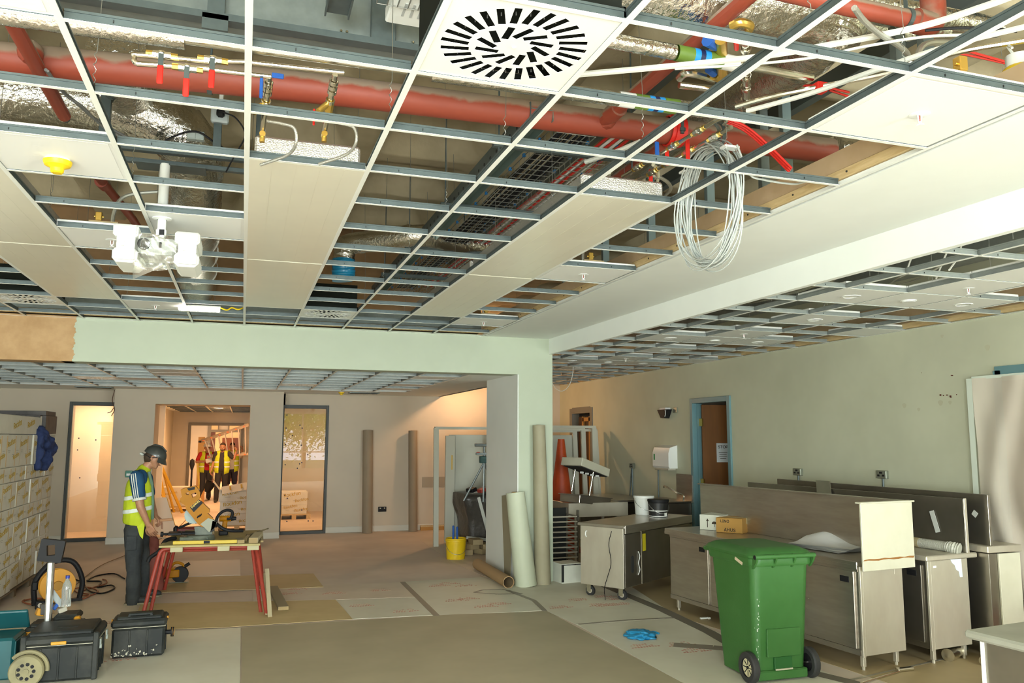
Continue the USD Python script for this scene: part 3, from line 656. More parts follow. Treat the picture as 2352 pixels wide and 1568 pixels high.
# manifold at the right, running away from the camera
def mp(px, py): return at(px, py, z=3.60)
t = thing('valve_manifold', 'valve manifold with red levers and brass nuts left of the cable coil', 'valves', mp(1550, 335))
for o in (V(0, 0, 0), V(.10, 0, -.02)):
    a, b = mp(1642, 278)+o, mp(1430, 405)+o
    part(t, 'pipe', B().tube([a, b], .012, 10), steelpipe)
    for k in (.15, .4, .62, .8):
        c = a+(b-a)*k; d_ = (b-a)/np.linalg.norm(b-a)
        v = part(t, 'valve_body', B().cyl(c-d_*.035, c+d_*.035, .019, n=8).ball(c, .023, n=8), steelpipe)
        part(v, 'nut', B().cyl(c-d_*.06, c-d_*.035, .015, n=6).cyl(c+d_*.035, c+d_*.06, .015, n=6), brass)
for px, py, m, L in ((1575, 335, redpl, .16), (1528, 352, redpl, .10), (1491, 400, redpl, .12), (1505, 335, bluepl, .09)):
    p = mp(px, py); part(t, 'lever', B().obox(p-V(0, .02, L*.3), (.026, .012, L), c=.004), m, label=('red' if m is redpl else 'blue')+' lever')
part(t, 'bend', B().tube(spline([mp(1642, 278), mp(1660, 270)+V(.0, 0, .0), mp(1668, 276), mp(1662, 284)], 5), .012, 10), steelpipe)
for px, py in ((1463, 412), (1492, 412)): p = mp(px, py); part(t, 'drain_cock', B().cyl(p, p+V(0, 0, -.09), .014).cyl(p+V(0, -.025, -.05), p+V(0, .02, -.05), .015), brass)
part(t, 'hose', B().tube(spline([mp(1400, 396), mp(1398, 415), mp(1410, 435), mp(1440, 452), mp(1480, 440), mp(1508, 420), mp(1510, 390), mp(1500, 378)], 6), .011, 10), M('clear_hose', (.68, .66, .48), .3))
part(t, 'hose', B().tube(spline([mp(1480, 402), mp(1510, 405), mp(1535, 420), mp(1540, 435), mp(1528, 448)], 6), .012, 10), mats['braided_hose'])
part(t, 'strap', B().tube(spline([mp(1640, 280), mp(1652, 300), mp(1650, 330), mp(1640, 345)], 5), .010, 6), galv)
t = thing('valve_cluster', 'cluster of brass valves with blue handles at the top right', 'valves', at(1650, 130, z=3.75))
o = lambda px, py: at(px, py, z=3.75)
part(t, 'body', B().tube([o(1655, 90), o(1658, 135), o(1660, 190)], .028, 12).tube([o(1640, 170), o(1665, 182)], .03, 12).tube(spline([o(1680, 60), o(1700, 52), o(1722, 58), o(1720, 68)], 4), .02, 10), brass)
part(t, 'handle', B().tube([o(1625, 92), o(1645, 108)], [.03, .02], 10).tube([o(1620, 140), o(1638, 138)], .022, 10).tube([o(1628, 158), o(1640, 168)], .022, 10), bluepl, label='blue handles')
part(t, 'lever', B().tube([o(1691, 96), o(1692, 112)], .012, 8), redpl, label='red lever')
part(t, 'pipe', B().tube(spline([o(1560, 180), o(1575, 168), o(1600, 170), o(1640, 182)], 5), .02, 10).tube([o(1712, 100), o(1716, 250)], .018, 10).tube([o(1560, 195), o(1640, 205)], .018, 10), steelpipe)
for k in (110, 140, 175, 200, 230, 250): part(t, 'collar', band(B(), o(1713, k), o(1716, 250)-o(1712, 100), .027, .025, 14), steelpipe)

# conduits and cables
def run(name, label, cat, px, z, r, m, n=6, group='white conduits'):
    t = thing(name, label, cat, at(*px[0], z=z), group=group); part(t, 'tube', B().tube(path(px, 5, z=z), r, n), m); return t
wc = M('white_conduit', (.74, .75, .68), .4)
run('conduit', 'long white conduit passing under the red elbow at the top right', 'conduit', [(1320, 172), (1560, 150), (1760, 128), (1900, 104), (2110, 62), (2260, 15), (2330, -10)], 3.62, .014, wc, 8)
run('conduit', 'thin white cable above the long white conduit', 'cable', [(1550, 158), (1720, 148), (1870, 132), (1980, 108), (2120, 85), (2230, 80)], 3.58, .006, wc)
run('conduit', 'white conduit rising right from the valve cluster', 'conduit', [(1715, 255), (1860, 215), (2000, 165), (2180, 105), (2360, 60)], 3.56, .012, wc, 8)
run('conduit', 'steel conduit with a red collar at the right', 'conduit', [(1690, 245), (1780, 220), (1880, 200), (2050, 165), (2200, 120), (2360, 92)], 3.66, .013, steelpipe, 8)
t = run('conduit', 'white conduit lying beside the right basket', 'conduit', [(1345, 372), (1410, 350), (1470, 325)], 3.7, .015, wc, 8)
q = at(1883, 202, z=3.66); t = thing('junction_box', 'small bright red box on the steel conduit at the right', 'junction box', q); part(t, 'body', B().obox(q, (.06, .05, .05), c=.006), redpl); part(t, 'lid', B().obox(q-V(0, .028, 0), (.05, .006, .04), c=.002), redpl)
run('flexible_hose', 'braided steel hose curving from the red elbow down to the far tile', 'hose', [(1962, 18), (1985, 48), (2020, 78), (2060, 102), (2085, 125), (2090, 155)], 3.6, .012, mats['braided_hose'], 10, group=None)
run('cable', 'dark cable curving at the far right of the void', 'cable', [(2125, 70), (2200, 64), (2280, 66), (2335, 72)], 3.6, .006, blackm, group=None)
t = thing('cable_bundle', 'bright red cables sloping down right of the coil', 'cables', at(1665, 280, z=3.5))
for k in range(3): part(t, 'cable', B().tube(spline([at(1664+3*k, 279-3*k, z=3.66), at(1710+3*k, 300-4*k, z=3.62), at(1760+3*k, 342-4*k, z=3.55), at(1812+3*k, 394-4*k, z=3.46)], 5), .007, 6), redpl)
t = thing('cable_bundle', 'thin red cables strung along the slab at the upper right', 'cables', at(1930, 205, z=4.2))
for k, px in enumerate(([(1800, 196), (1880, 198), (1950, 212)], [(1905, 207), (1950, 222), (1975, 232)], [(2140, 90), (2190, 108), (2320, 145)], [(2190, 120), (2250, 132), (2330, 150)])): part(t, 'cable', B().tube(path(px, 4, z=4.1), .008, 5), redpl)
# hanging coil
t = thing('cable_coil', 'coil of thin grey cable hanging through the ceiling grid on the right', 'cable coil', (2.42, 3.76, 3.25))
rr = random.Random(3)
for k in range(22):
    c = V(2.42+rr.uniform(-.04, .04), 3.765+rr.uniform(-.012, .012), 3.24+rr.uniform(-.02, .02)); ry, rz_ = .275+rr.uniform(-.03, .02), .335+rr.uniform(-.035, .025)
    g = np.linspace(0, 2*math.pi, 40)
    tw = rr.uniform(-.03, .03)
    part(t, 'loop', B().tube(np.c_[c[0]+.02*np.sin(g*2+k)+tw*np.cos(g), c[1]+ry*np.cos(g), c[2]+rz_*np.sin(g)], .004, 5), M('grey_cable', (.42, .45, .42), .5))
part(t, 'loose_end', B().tube(spline([(2.43, 3.5, 3.5), (2.5, 3.5, 3.35), (2.62, 3.55, 3.345), (2.85, 3.6, 3.36), (3.02, 3.7, 3.42)], 6), .006, 6), mats['grey_cable'])
part(t, 'tie', B().obox((2.42, 3.55, 3.5), (.09, .05, .012)).obox((2.42, 3.98, 3.5), (.09, .05, .012)), whitepl)
# studs and dark beams over the soffit
for k, (px, py) in enumerate(((1632, 420), (1757, 360), (1808, 300), (1497, 500), (1392, 580), (2068, 110), (2134, 120), (1300, 640))):
    x = 3.55 if k not in (5, 6) else 3.3
    p = at(px, py, x=x); w = ('paler', 'darker')[k in (1, 5, 6)]
    lab = {0: 'pale steel stud just left of the cable coil', 1: 'dark steel stud above the right side of the coil', 2: 'pale steel stud right of the cable coil', 3: 'pale steel stud beyond the coil over the soffit', 4: 'pale steel stud over the middle sprinkler tile', 5: 'dark steel stud under the red elbow, left of two', 6: 'dark steel stud under the red elbow, right of two', 7: 'pale steel stud over the far soffit edge'}[k]
    t = thing('steel_stud', lab, 'stud', (x, p[1], C+.04), group='steel studs over the soffit')
    m = M('stud_blue', (.30, .40, .42), .4, .5) if w == 'paler' else galvd
    part(t, 'web', B().box(x-.035, x+.035, p[1]-.003, p[1]+.003, C+.035, 4.6), m)
    part(t, 'flange', B().box(x-.036, x-.032, p[1], p[1]+.04, C+.035, 4.6).box(x+.032, x+.036, p[1], p[1]+.04, C+.035, 4.6), m)
for k, (px, lab) in enumerate((((2003, 148), 'long dark steel purlin sloping up to the top right corner'), ((1590, 130), 'dark steel purlin behind the red branch pipe'))):
    p = at(*px, z=4.3)
    t = thing('steel_purlin', lab, 'beam', (p[0], 5, 4.35), group='dark steel purlins')
    dk = M('dark_steel', (.12, .14, .135), .5, .3)
    part(t, 'web', B().box(p[0]-.012, p[0]+.012, 1, 10.4, 4.30, 4.42), dk); part(t, 'flange', B().box(p[0]-.035, p[0]+.035, 1, 10.4, 4.29, 4.30), dk)
# strut frame, sockets and cables over the projector
t = thing('support_strut', 'galvanised struts carrying the projector pole', 'strut frame', (-.55, 5.45, 3.62))
part(t, 'cross_strut', B().box(-1.05, .05, 5.40, 5.45, 3.76, 3.82, c=.003), galv); part(t, 'cross_strut', B().box(-.95, .05, 5.46, 5.50, 3.70, 3.73, c=.003), galv)
part(t, 'upright', B().box(-.93, -.87, 5.35, 5.40, 3.72, 4.6, c=.003), galv); part(t, 'upright', B().box(.0, .05, 5.38, 5.42, 3.72, 4.1, c=.003), galv)
part(t, 'plate', B().box(-.72, -.30, 5.40, 5.56, 3.683, 3.69), galv)
for k, (px, py) in enumerate(((440, 312), (459, 314))):
    p = at(px, py, y=5.38); tt = thing('junction_box', ('left', 'right')[k]+' of two small grey boxes on the projector strut', 'junction box', p); part(tt, 'body', B().obox(p, (.055, .05, .055), c=.004), M('box_grey', (.33, .37, .34), .5)); part(tt, 'lid', B().obox(p-V(0, .027, 0), (.045, .004, .045), c=.001), mats['box_grey'])
p = at(505, 262, y=5.3)
tt = thing('socket_outlet', 'grey metal clad socket with a black plug above the projector', 'socket', p)
part(tt, 'back_box', B().obox(p+V(0, .03, 0), (.11, .05, .10), c=.01), M('socket_grey', (.45, .50, .50), .4)); part(tt, 'plug', B().obox(p+V(.005, -.02, 0), (.05, .05, .05), c=.012), blackm)
part(tt, 'conduit', B().tube([p+V(.0, .03, .05), p+V(.01, .03, .28)], .014, 8), wc); part(tt, 'trunk', B().obox(p+V(-.01, .03, -.15), (.05, .04, .18), c=.003), galv)
part(tt, 'cable', B().tube(spline([p+V(.02, -.04, 0), p+V(.10, -.04, -.03), p+V(.16, 0, -.12), p+V(.1, .02, -.26), p+V(.05, .1, -.35)], 6), .005, 6), blackm)
t = thing('cable', 'black cable looping from the grey boxes over the projector pole', 'cable', at(380, 330, y=5.36)); part(t, 'sheath', B().tube(spline([at(372, 335, y=5.36), at(385, 320, y=5.36), at(430, 303, y=5.33), at(460, 305, y=5.33), at(490, 325, y=5.36), at(520, 345, y=5.4)], 6), .007, 6), blackm)
t = thing('cable', 'grey cables sagging beside the left red branch pipe', 'cable', at(120, 205, z=3.75)); part(t, 'sheath', B().tube(path([(105, 160), (140, 205), (180, 240), (225, 278), (300, 320)], 5, z=3.78), .009, 6), M('cable_grey', (.2, .2, .19), .5)); part(t, 'sheath', B().tube(path([(110, 163), (150, 218), (190, 245), (235, 290), (300, 326)], 5, z=3.76), .007, 6), mats['cable_grey'])
q = at(2340, 168, z=3.55); t = thing('site_light', 'yellow site fitting at the right edge above the near tile', 'light fitting', q); part(t, 'body', B().ball(q, .07, (1, 1, .6), 16), yellowpl); part(t, 'base', B().cyl(q+V(0, 0, .02), q+V(0, 0, .08), .05), whitepl); part(t, 'cable', B().tube(spline([q+V(0, 0, .06), q+V(-.06, 0, .12), at(2325, 110, z=3.62)], 5), .006, 5), wc)
# white box and purple thread at the top
p = at(948, 8, z=4.05)
t = thing('equipment_box', 'white slotted equipment box at the top edge left of the diffuser', 'box', p); part(t, 'body', B().obox(p, (.22, .3, .08), c=.008), whitepl)
sb = B()
for k in range(3): sb.obox(p+V(-.04+.04*k, -.0, -.041), (.012, .12, .003))
part(t, 'slot', sb, M('slot_grey', (.45, .47, .45), .5)); 
# hanger wires
hw = thing('hanger_wires', 'thin twisted steel wires holding up the main ceiling grid', 'hanger wires', (0, 6, C+.05))
for c in range(-3, 7):
    for k, y in enumerate(np.arange(2.3, 10.3, 1.2)):
        x, y = colx(c), y+.1*((c*7) % 5)-.2
        if not inview((x, y, C+.1)): continue
        pts = [(x, y, C+.052)]+[(x+.006*math.sin(i*1.6), y+.006*math.cos(i*1.6), C+.055+.011*i) for i in range(14)]+[(x+.02*((c+k) % 3-1), y+.03, 4.55)]
        part(hw, 'wire', B().tube(pts, .0018, 4), wirem, smooth=False)
hw = thing('hanger_wires', 'thin steel wires holding up the kitchen ceiling grid', 'hanger wires', (5, 8, CR+.05))
for i, x in enumerate(KX[1:5]):
    for y in np.arange(3.6, 14, 1.2): part(hw, 'wire', B().tube([(x, y, CR+.05), (x+.02, y, 4.5)], .0018, 4), wirem, smooth=False)

# kitchen void: foil ducts and loose cables
duct('crumpled foil duct over the kitchen counters', [(4.9, 4.2, 3.9), (4.85, 5.2, 3.88), (4.7, 6.6, 3.9), (4.75, 8.2, 3.88), (4.7, 9.6, 3.9)], .17, seed=11)
duct('foil duct crossing the kitchen void near the right edge', [(4.4, 5.0, 4.2), (5.2, 4.7, 4.18), (6.0, 4.7, 4.0), (6.8, 4.8, 3.8)], .17, seed=12)
duct('far foil duct in the kitchen void', [(5.45, 6.4, 3.6), (5.42, 7.4, 3.58), (5.3, 8.4, 3.62)], .12, seed=13)
t = thing('steel_trunking', 'dark trunking along the olive wall in the kitchen void', 'trunking', (6.4, 9, 3.5)); part(t, 'body', B().box(6.2, 6.5, 2.8, 16, 3.6, 3.75), galvk); part(t, 'lip', B().box(6.18, 6.2, 2.8, 16, 3.58, 3.77), galvk)
kc = thing('cable_bundle', 'white cables hanging loosely in the kitchen ceiling void', 'cables', (5, 4.6, 3.2))
for k, px in enumerate(([(2120, 535), (2105, 560), (2085, 615)], [(2185, 560), (2170, 590), (2150, 640)], [(2210, 555), (2200, 590), (2180, 620)], [(2060, 655), (2110, 640), (2170, 605)], [(2040, 655), (2060, 640), (2085, 628)], [(2150, 638), (2140, 625), (2120, 622)], [(1895, 695), (1890, 705), (1880, 712)], [(1390, 790), (1405, 800), (1425, 812)], [(1385, 800), (1365, 795), (1350, 780)], [(1480, 785), (1500, 790), (1520, 800)])):
    part(kc, 'cable', B().tube(spline([at(*px[0], z=3.45), at(*px[1], z=3.3), at(*px[2], z=3.17)], 5), .007, 5), wc)
g = np.linspace(-.2, math.pi+.2, 20)
for x, y in ((5.0, 12.35),): 
    t = thing('cable_loop', 'thin white cable loop hanging below the far kitchen ceiling', 'cable', (x, y, CR)); part(t, 'loop', B().tube(np.c_[x+.22*np.cos(g), y+0*g, CR+.01-.42*np.sin(g).clip(-.1, 1)], .006, 5), wc)
# lit batten light at the far end
p = at(458, 708, z=C-.01)
t = thing('batten_light', 'lit white batten light hanging under the far grid, left of centre', 'light', p)
part(t, 'diffuser', B().box(p[0]-.21, p[0]+.21, p[1]-.035, p[1]+.035, p[2]-.03, p[2]+.012, c=.01), EM('tube_glow', (1., .93, .78), 14.), label='glowing white diffuser')
part(t, 'body', B().box(p[0]-.215, p[0]+.215, p[1]-.04, p[1]+.04, p[2]+.013, p[2]+.03, c=.004), whitem)
part(t, 'cable', B().tube(spline([p+V(.21, 0, .02), p+V(.28, .02, .0), p+V(.33, .03, .03), p+V(.40, .0, .01), p+V(.48, .05, .06)], 6), .008, 6), yellowpl, label='yellow site cable')
part(t, 'hook', B().tube([p+V(-.15, 0, .03), p+V(-.15, 0, .3)], .002, 4).tube([p+V(.15, 0, .03), p+V(.15, 0, .3)], .002, 4), wirem)
# ---------------------------------------------------------------- kitchen side
steel = M('stainless_steel', (.56, .52, .45), .30, .9, col2=(.46, .42, .36), scale=2.5, bump=.03, bscale=40, st=(1, 1, 6))
steel2 = M('stainless_worn', (.62, .58, .47), .42, .55, col2=(.55, .50, .40), scale=5, detail=8, st=(1, 1, .5))
steeld = M('stainless_dark', (.34, .31, .26), .32, .9, col2=(.28, .26, .21), scale=3)
capm = M('end_panel_enamel', (.66, .64, .50), .45, .1, col2=(.62, .60, .46), scale=6)
rust = M('rust_line', (.30, .13, .03), .8)
def cupboard(t, y0, y1, z0, z1, x=0., knob=True, mat=steel):
    d = part(t, 'door', B().box(x-.018, x-.001, y0+.004, y1-.004, z0, z1, c=.003), mat)
    part(d, 'pull', B().box(x-.021, x-.017, y0+.05, y0+.15, z1-.10, z1-.05, c=.002).box(x-.024, x-.020, y0+.07, y0+.13, z1-.085, z1-.078), blackm, label='black recessed pull')
    if knob: part(d, 'lock', B().cyl((x-.022, y1-.03, (z0+z1)/2), (x-.016, y1-.03, (z0+z1)/2), .006, n=8), steelpipe)
def leg(t, x, y, h, s=.035):
    part(t, 'leg', B().box(x-s/2, x+s/2, y-s/2, y+s/2, .03, h, c=.003).cyl((x, y, 0), (x, y, .035), .014, n=8), steel2)
# servery with tall upstand
A1 = .105
t = thing('servery_counter', 'long stainless steel servery with cupboard doors behind the green bin', 'counter', (5.03, 5.67, 0), A1, local=True)
L1 = 2.75
part(t, 'body', B().box(.0, .50, .02, L1-.02, .13, .87, c=.003), steel)
part(t, 'worktop', B().box(-.04, .58, -.0, L1+.03, .872, .91, c=.006).box(-.042, -.03, 0, L1+.03, .845, .88, c=.003), steel)
part(t, 'end_panel', B().box(.02, .50, -.0, .018, .13, .86, c=.003), steel2, label='worn pale end panel')
part(t, 'end_trim', B().box(-.01, .02, -.004, .02, .12, .868, c=.003), steel2)
ys = [.05, .62, .70, 1.30, 1.34, 1.97, 2.01, 2.66]
for a, b in ((.06, .62), (.68, 1.32), (1.36, 1.98), (2.02, 2.68)): cupboard(t, a, b, .18, .82)
fr = B()
for z in (.13, .82): fr.box(-.012, .0, .03, L1-.03, z, z+.045)
part(t, 'face_frame', fr, steel)
for x, y in ((.05, .06), (.44, .06), (.05, 1.4), (.44, 1.4), (.05, 2.65), (.44, 2.65)): leg(t, x, y, .14)
part(t, 'upstand', B().box(.54, .575, -.06, L1+.10, .91, 1.40, c=.004).box(.50, .58, -.06, L1+.10, 1.395, 1.41, c=.003), steel)
e = part(t, 'splash_end', B().box(-.05, .57, -.08, -.062, .84, 1.40, c=.003).box(-.05, .60, -.085, -.02, 1.398, 1.412, c=.003), capm, label='pale enamelled end panel of the upstand')
part(e, 'rust', B().prism([(-.05+.06*k, .925+.004*math.sin(k*1.7)) for k in range(11)]+[(.565-.06*k, .938+.003*math.sin(k*2.3)) for k in range(11)], 0, .001, ax=[(1, 0, 0), (0, 0, 1), (0, -1, 0)], o=(0, -.0805, 0)), rust, label='brown rust line')
part(t, 'lug', B().box(.40, .43, -.004, .0, .78, .86, c=.002), steel2)
# second counter
t = thing('steel_counter', 'stainless counter with an upstand behind the servery, torn paper on its end', 'counter', (5.756, 5.66, 0), .09, local=True)
part(t, 'body', B().box(.0, .50, .02, 2.9, .13, .88, c=.003), steeld)
part(t, 'end_panel', B().box(.03, .50, .0, .018, .13, .88, c=.003), steel2, label='worn pale end panel')
part(t, 'end_trim', B().box(-.01, .03, -.003, .02, .12, .885, c=.003), steel2)
part(t, 'worktop', B().box(-.05, .60, -.03, 2.95, .885, .93, c=.008), steel2)
cupboard(t, .06, .62, .18, .84, mat=steeld); cupboard(t, .68, 1.3, .18, .84, mat=steeld)
for x, y in ((.06, .05), (.45, .05), (.06, 1.45), (.06, 2.8)): leg(t, x, y, .14)
part(t, 'upstand', B().box(.47, .50, -.02, 2.9, .93, 1.41, c=.003), steeld)
part(t, 'upstand_edge', B().box(.468, .502, -.03, -.02, .93, 1.415, c=.003), steel2)
part(t, 'sticker', B().box(.06, .10, -.001, .0, .82, .838), whitepl, label='small white sticker')
pp = Polygon([(.28, .88), (.42, .88), (.425, .72), (.39, .72), (.38, .77), (.345, .79), (.33, .83), (.30, .85)])
part(t, 'torn_paper', B().prism(pp, .0, .0015, ax=[(1, 0, 0), (0, 0, 1), (0, -1, 0)], o=(0, -.001, 0)), M('paper_blue_white', (.72, .80, .86), .7), label='torn white paper')
part(t, 'paper_strip', B().obox((.462, .28, 1.18), (.003, .05, .20), [(1, 0, 0), (0, .96, -.28), (0, .28, .96)]), M('tape_grey', (.55, .57, .52), .5), label='grey paper strip on the upstand')
part(t, 'loose_plate', B().obox((.44, 1.62, 1.38), (.012, .20, .24), [(.96, 0, -.28), (0, 1, 0), (.28, .35, .9)]), steeld)
# third unit against the wall
t = thing('steel_counter', 'dark stainless unit with an upstand, nearest the olive wall', 'counter', (6.37, 5.55, 0), .02, local=True)
part(t, 'body', B().box(.0, .34, .03, 2.9, .13, .93, c=.003), steeld)
part(t, 'worktop', B().box(-.04, .38, 0, 2.95, .94, 1.0, c=.006), steel2)
part(t, 'upstand', B().box(.02, .05, .02, 2.95, 1.0, 1.45, c=.003), steeld)
part(t, 'end_panel', B().box(.10, .36, .01, .03, .0, .93, c=.003), capm)
for x, y in ((.03, .08), (.03, 2.8)): leg(t, x, y, .14)
part(t, 'sticker', B().obox((.018, .16, 1.27), (.003, .05, .05), [(1, 0, 0), (0, .8, .6), (0, -.6, .8)]), mats['tape_grey'])
# near counter at the right edge
t = thing('steel_worktop', 'near steel worktop at the bottom right corner of the photo', 'counter', (3.80, 3.52, 0), .10, local=True)
part(t, 'worktop', B().box(0, 1.5, -1.2, 0, .865, .91, c=.012), M('worn_grey_top', (.44, .45, .37), .5, .3, col2=(.36, .36, .29), scale=4, detail=8, st=(1, 1, 1)))
part(t, 'body', B().box(.06, 1.4, -1.1, -.07, .12, .862, c=.004), steeld)
part(t, 'edge_trim', B().box(.045, .062, -.075, -.06, .0, .862), whitem)
for x, y in ((.1, -.1), (.1, -1.0), (1.35, -.1)): leg(t, x, y, .13)

# heated trolley
A2 = .57
t = thing('steel_trolley', 'stainless hot cupboard trolley on castors with a yellow sticker on its side', 'trolley', (4.40, 8.90, 0), A2, local=True)
Lx, Ly = 1.75, .62
part(t, 'body', B().box(.02, Lx, .01, Ly-.01, .15, .86, c=.006), steel)
part(t, 'worktop', B().box(-.02, Lx+.03, -.03, Ly+.03, .862, .895, c=.006).box(-.0, Lx+.03, -.035, -.01, .80, .90, c=.004), steel)
part(t, 'end_panel', B().box(.0, .02, .0, Ly, .15, .86, c=.004), steel2, label='worn front panel with a hook')
part(t, 'side_panel', B().box(.03, .42, -.006, .011, .16, .79, c=.003), steeld); part(t, 'side_panel', B().box(.43, Lx, -.006, .011, .16, .79, c=.003), steeld)
part(t, 'seam', B().box(.42, .43, -.01, .012, .16, .80), steel2)
part(t, 'sticker', B().box(.455, .53, -.009, -.006, .55, .76).cyl((.492, -.009, .81), (.492, -.006, .81), .022, n=14), M('sticker_yellow', (.70, .58, .02), .5), label='yellow sticker')
sl = affinity.translate(sbox(-.001, -.075, .001, .075).buffer(.028), .20, .42)
part(t, 'grip_slot', B().prism(sl, 0, .006, ax=[(1, 0, 0), (0, 0, 1), (0, -1, 0)], o=(0, -.003, 0)), darkm, label='dark grip slot')
part(t, 'cable', B().tube(spline([(.33, -.014, .56), (.36, -.018, .50), (.33, -.016, .42), (.36, -.016, .34), (.32, -.014, .28)], 5), .006, 5), whitepl)
part(t, 'hook', B().tube(spline([(-.006, .52, .80), (-.03, .52, .79), (-.034, .52, .75), (-.01, .52, .73)], 4), .008, 6), whitepl)
part(t, 'cord', B().tube(spline([(-.005, .16, .82), (-.008, .20, .66), (-.008, .17, .45), (-.008, .22, .28), (-.02, .26, .14), (-.1, .2, .02)], 6), .004, 5), blackm)
for x, y in ((.10, .08), (.10, Ly-.08), (Lx-.1, .08), (Lx-.1, Ly-.08)):
    w = part(t, 'castor', B().tube([(x-.016, y, .062), (x+.016, y, .062)], .062, 20), M('rubber', (.03, .03, .03), .6))
    part(w, 'hub', B().cyl((x-.019, y, .062), (x+.019, y, .062), .03, n=14), steel2)
    part(w, 'fork', B().box(x-.026, x-.02, y-.02, y+.04, .05, .15).box(x+.02, x+.026, y-.02, y+.04, .05, .15).box(x-.03, x+.03, y-.02, y+.05, .14, .155), steelpipe)
# buckets on the trolley
def bucket(name, lab, x, y, z, r, h, m, bandm=None, lid=True):
    t = thing(name, lab, 'bucket', (x, y, z))
    part(t, 'body', B().lathe([(0, 0), (r*.88, 0), (r*.9, .01), (r, h*.86), (r*1.05, h*.87), (r*1.05, h*.92), (r, h*.93), (r*1.01, h), (r*.95, h), (r*.85, .02), (0, .02)], (x, y, z), 28), m)
    if bandm: part(t, 'label_band', B().lathe([(r*.925, h*.12), (r*1.005, h*.80)], (x, y, z), 28), bandm)
    part(t, 'handle', B().tube([(x+r*1.06*math.cos(a), y+r*1.06*math.sin(a)*.9, z+h*.75-h*.5*abs(math.sin(a)) if math.sin(a) < 0 else z+h*.75) for a in np.linspace(-math.pi, 0, 14)], .004, 5), wirem)
    if lid: part(t, 'lid', B().lathe([(0, h*1.0), (r*1.0, h*1.0), (r*1.07, h*.99), (r*1.07, h*.90), (r*1.03, h*.90)], (x, y, z), 28), m)
    return t
p = at(1486, 1183, z=.896); bucket('paint_bucket', 'white plastic bucket at the back of the steel trolley', p[0]+.02, p[1]+.12, .896, .135, .26, whitepl)
p = at(1508, 1187, z=.896); t = bucket('paint_bucket', 'black labelled bucket in front of the white one on the trolley', p[0], p[1]-.05, .896, .135, .24, blackm, M('label_black', (.02, .02, .02), .4))
part(t, 'stripe', B().lathe([(.1285, .085), (.130, .10)], (p[0], p[1]-.05, .896), 28), whitepl)
part(t, 'base_ring', B().lathe([(.12, .0), (.1235, .03)], (p[0], p[1]-.05, .896), 28), whitepl)
part(t, 'sticker', B().box(p[0]+.02, p[0]+.055, p[1]-.05-.135, p[1]-.05-.124, .92, .965), whitepl)

# cardboard boxes on the servery
def carton(name, lab, ctr, a, sx, sy, sz, m, tapem=None, fl=None):
    t = thing(name, lab, 'box', ctr, a, local=True)
    part(t, 'body', B().box(-sx/2, sx/2, -sy/2, sy/2, 0, sz, c=.003), m)
    part(t, 'flap', B().box(-sx/2+.002, -.003, -sy/2+.002, sy/2-.002, sz, sz+.004), m); part(t, 'flap', B().box(.003, sx/2-.002, -sy/2+.002, sy/2-.002, sz, sz+.004), m)
    if tapem: part(t, 'tape', B().box(-.025, .025, -sy/2-.001, sy/2+.001, sz+.003, sz+.005).box(-.025, .025, -sy/2-.0015, -sy/2, sz*.6, sz+.004), tapem)
    return t
kraft = M('cardboard_brown', (.50, .28, .07), .8, col2=(.45, .25, .06), scale=5)
cwhite = M('cardboard_white', (.70, .72, .62), .7, col2=(.64, .66, .57), scale=6)
tp = M('packing_tape', (.48, .40, .22), .3)
ink = M('printed_ink', (.05, .035, .02), .7)
t = carton('cardboard_box', 'brown cardboard box on the servery worktop', (5.26, 7.86, .912), .62, .30, .30, .155, kraft, tp)
part(t, 'print', B().text('LINO', .03, (-.151, .10, .11), x=(0, -1, 0), y=(0, 0, 1)).text('AHUS', .035, (-.151, .06, .015), x=(0, -1, 0), y=(0, 0, 1)), ink)
t = carton('cardboard_box', 'white cardboard box with arrow and umbrella marks behind the brown box', (5.26, 8.18, .912), .62, .42, .27, .165, cwhite)
ar = B().prism([(-.004, 0), (.004, 0), (.004, .07), (.016, .07), (0, .10), (-.016, .07), (-.004, .07)], 0, .001, ax=[(0, -1, 0), (0, 0, 1), (-1, 0, 0)], o=(-.2105, .04, .03))
um = Polygon([(-.03*math.cos(a), .03*math.sin(a)) for a in np.linspace(0, math.pi, 12)])
ar.prism(um, 0, .001, ax=[(0, -1, 0), (0, 0, 1), (-1, 0, 0)], o=(-.2105, -.04, .07)).box(-.2115, -.2105, -.043, -.037, .04, .08)
part(t, 'print', ar, ink)
# papers
def sheetgrid(c, sx, sy, a, amp, seed, lift=None, n=16):
    u, v = np.meshgrid(np.linspace(-.5, .5, n), np.linspace(-.5, .5, n), indexing='ij')
    z = amp*meshkit.fbm(np.stack([u*3, v*3, u*0+seed], -1), 3, seed)
    if lift is not None: z = z+lift(u, v)
    P = rz(np.stack([u*sx, v*sy, z], -1), a, c); return P
t = thing('plan_sheets', 'pile of crumpled white drawing sheets on the servery worktop', 'papers', (5.36, 6.42, .912))
for k in range(5):
    P = sheetgrid((5.33+.012*k, 6.42+.01*k, .914+.006*k), .42, .62, .13+.07*k, .008, k+3, (lambda u, v: .10*np.exp(-((u-.40)**2+(v-.15)**2)*7)) if k > 1 else None)
    part(t, 'sheet', B().grid(P).grid(P[::-1]+[0, 0, -.001]), M('paper_white', (.72, .73, .72), .8), smooth=True)
t = thing('bubble_roll', 'roll of clear wrapping lying on the second steel counter', 'roll', (6.12, 5.95, .93))
part(t, 'roll', B().tube(spline([(6.08, 6.65, .975), (6.10, 6.2, .975), (6.13, 5.80, .975)], 6), .045, 16), M('clear_wrap', (.50, .50, .42), .25, bump=.8, bscale=60))
part(t, 'tape', B().cyl((6.105, 6.15, .975), (6.108, 6.08, .975), .0465, n=16), tp)
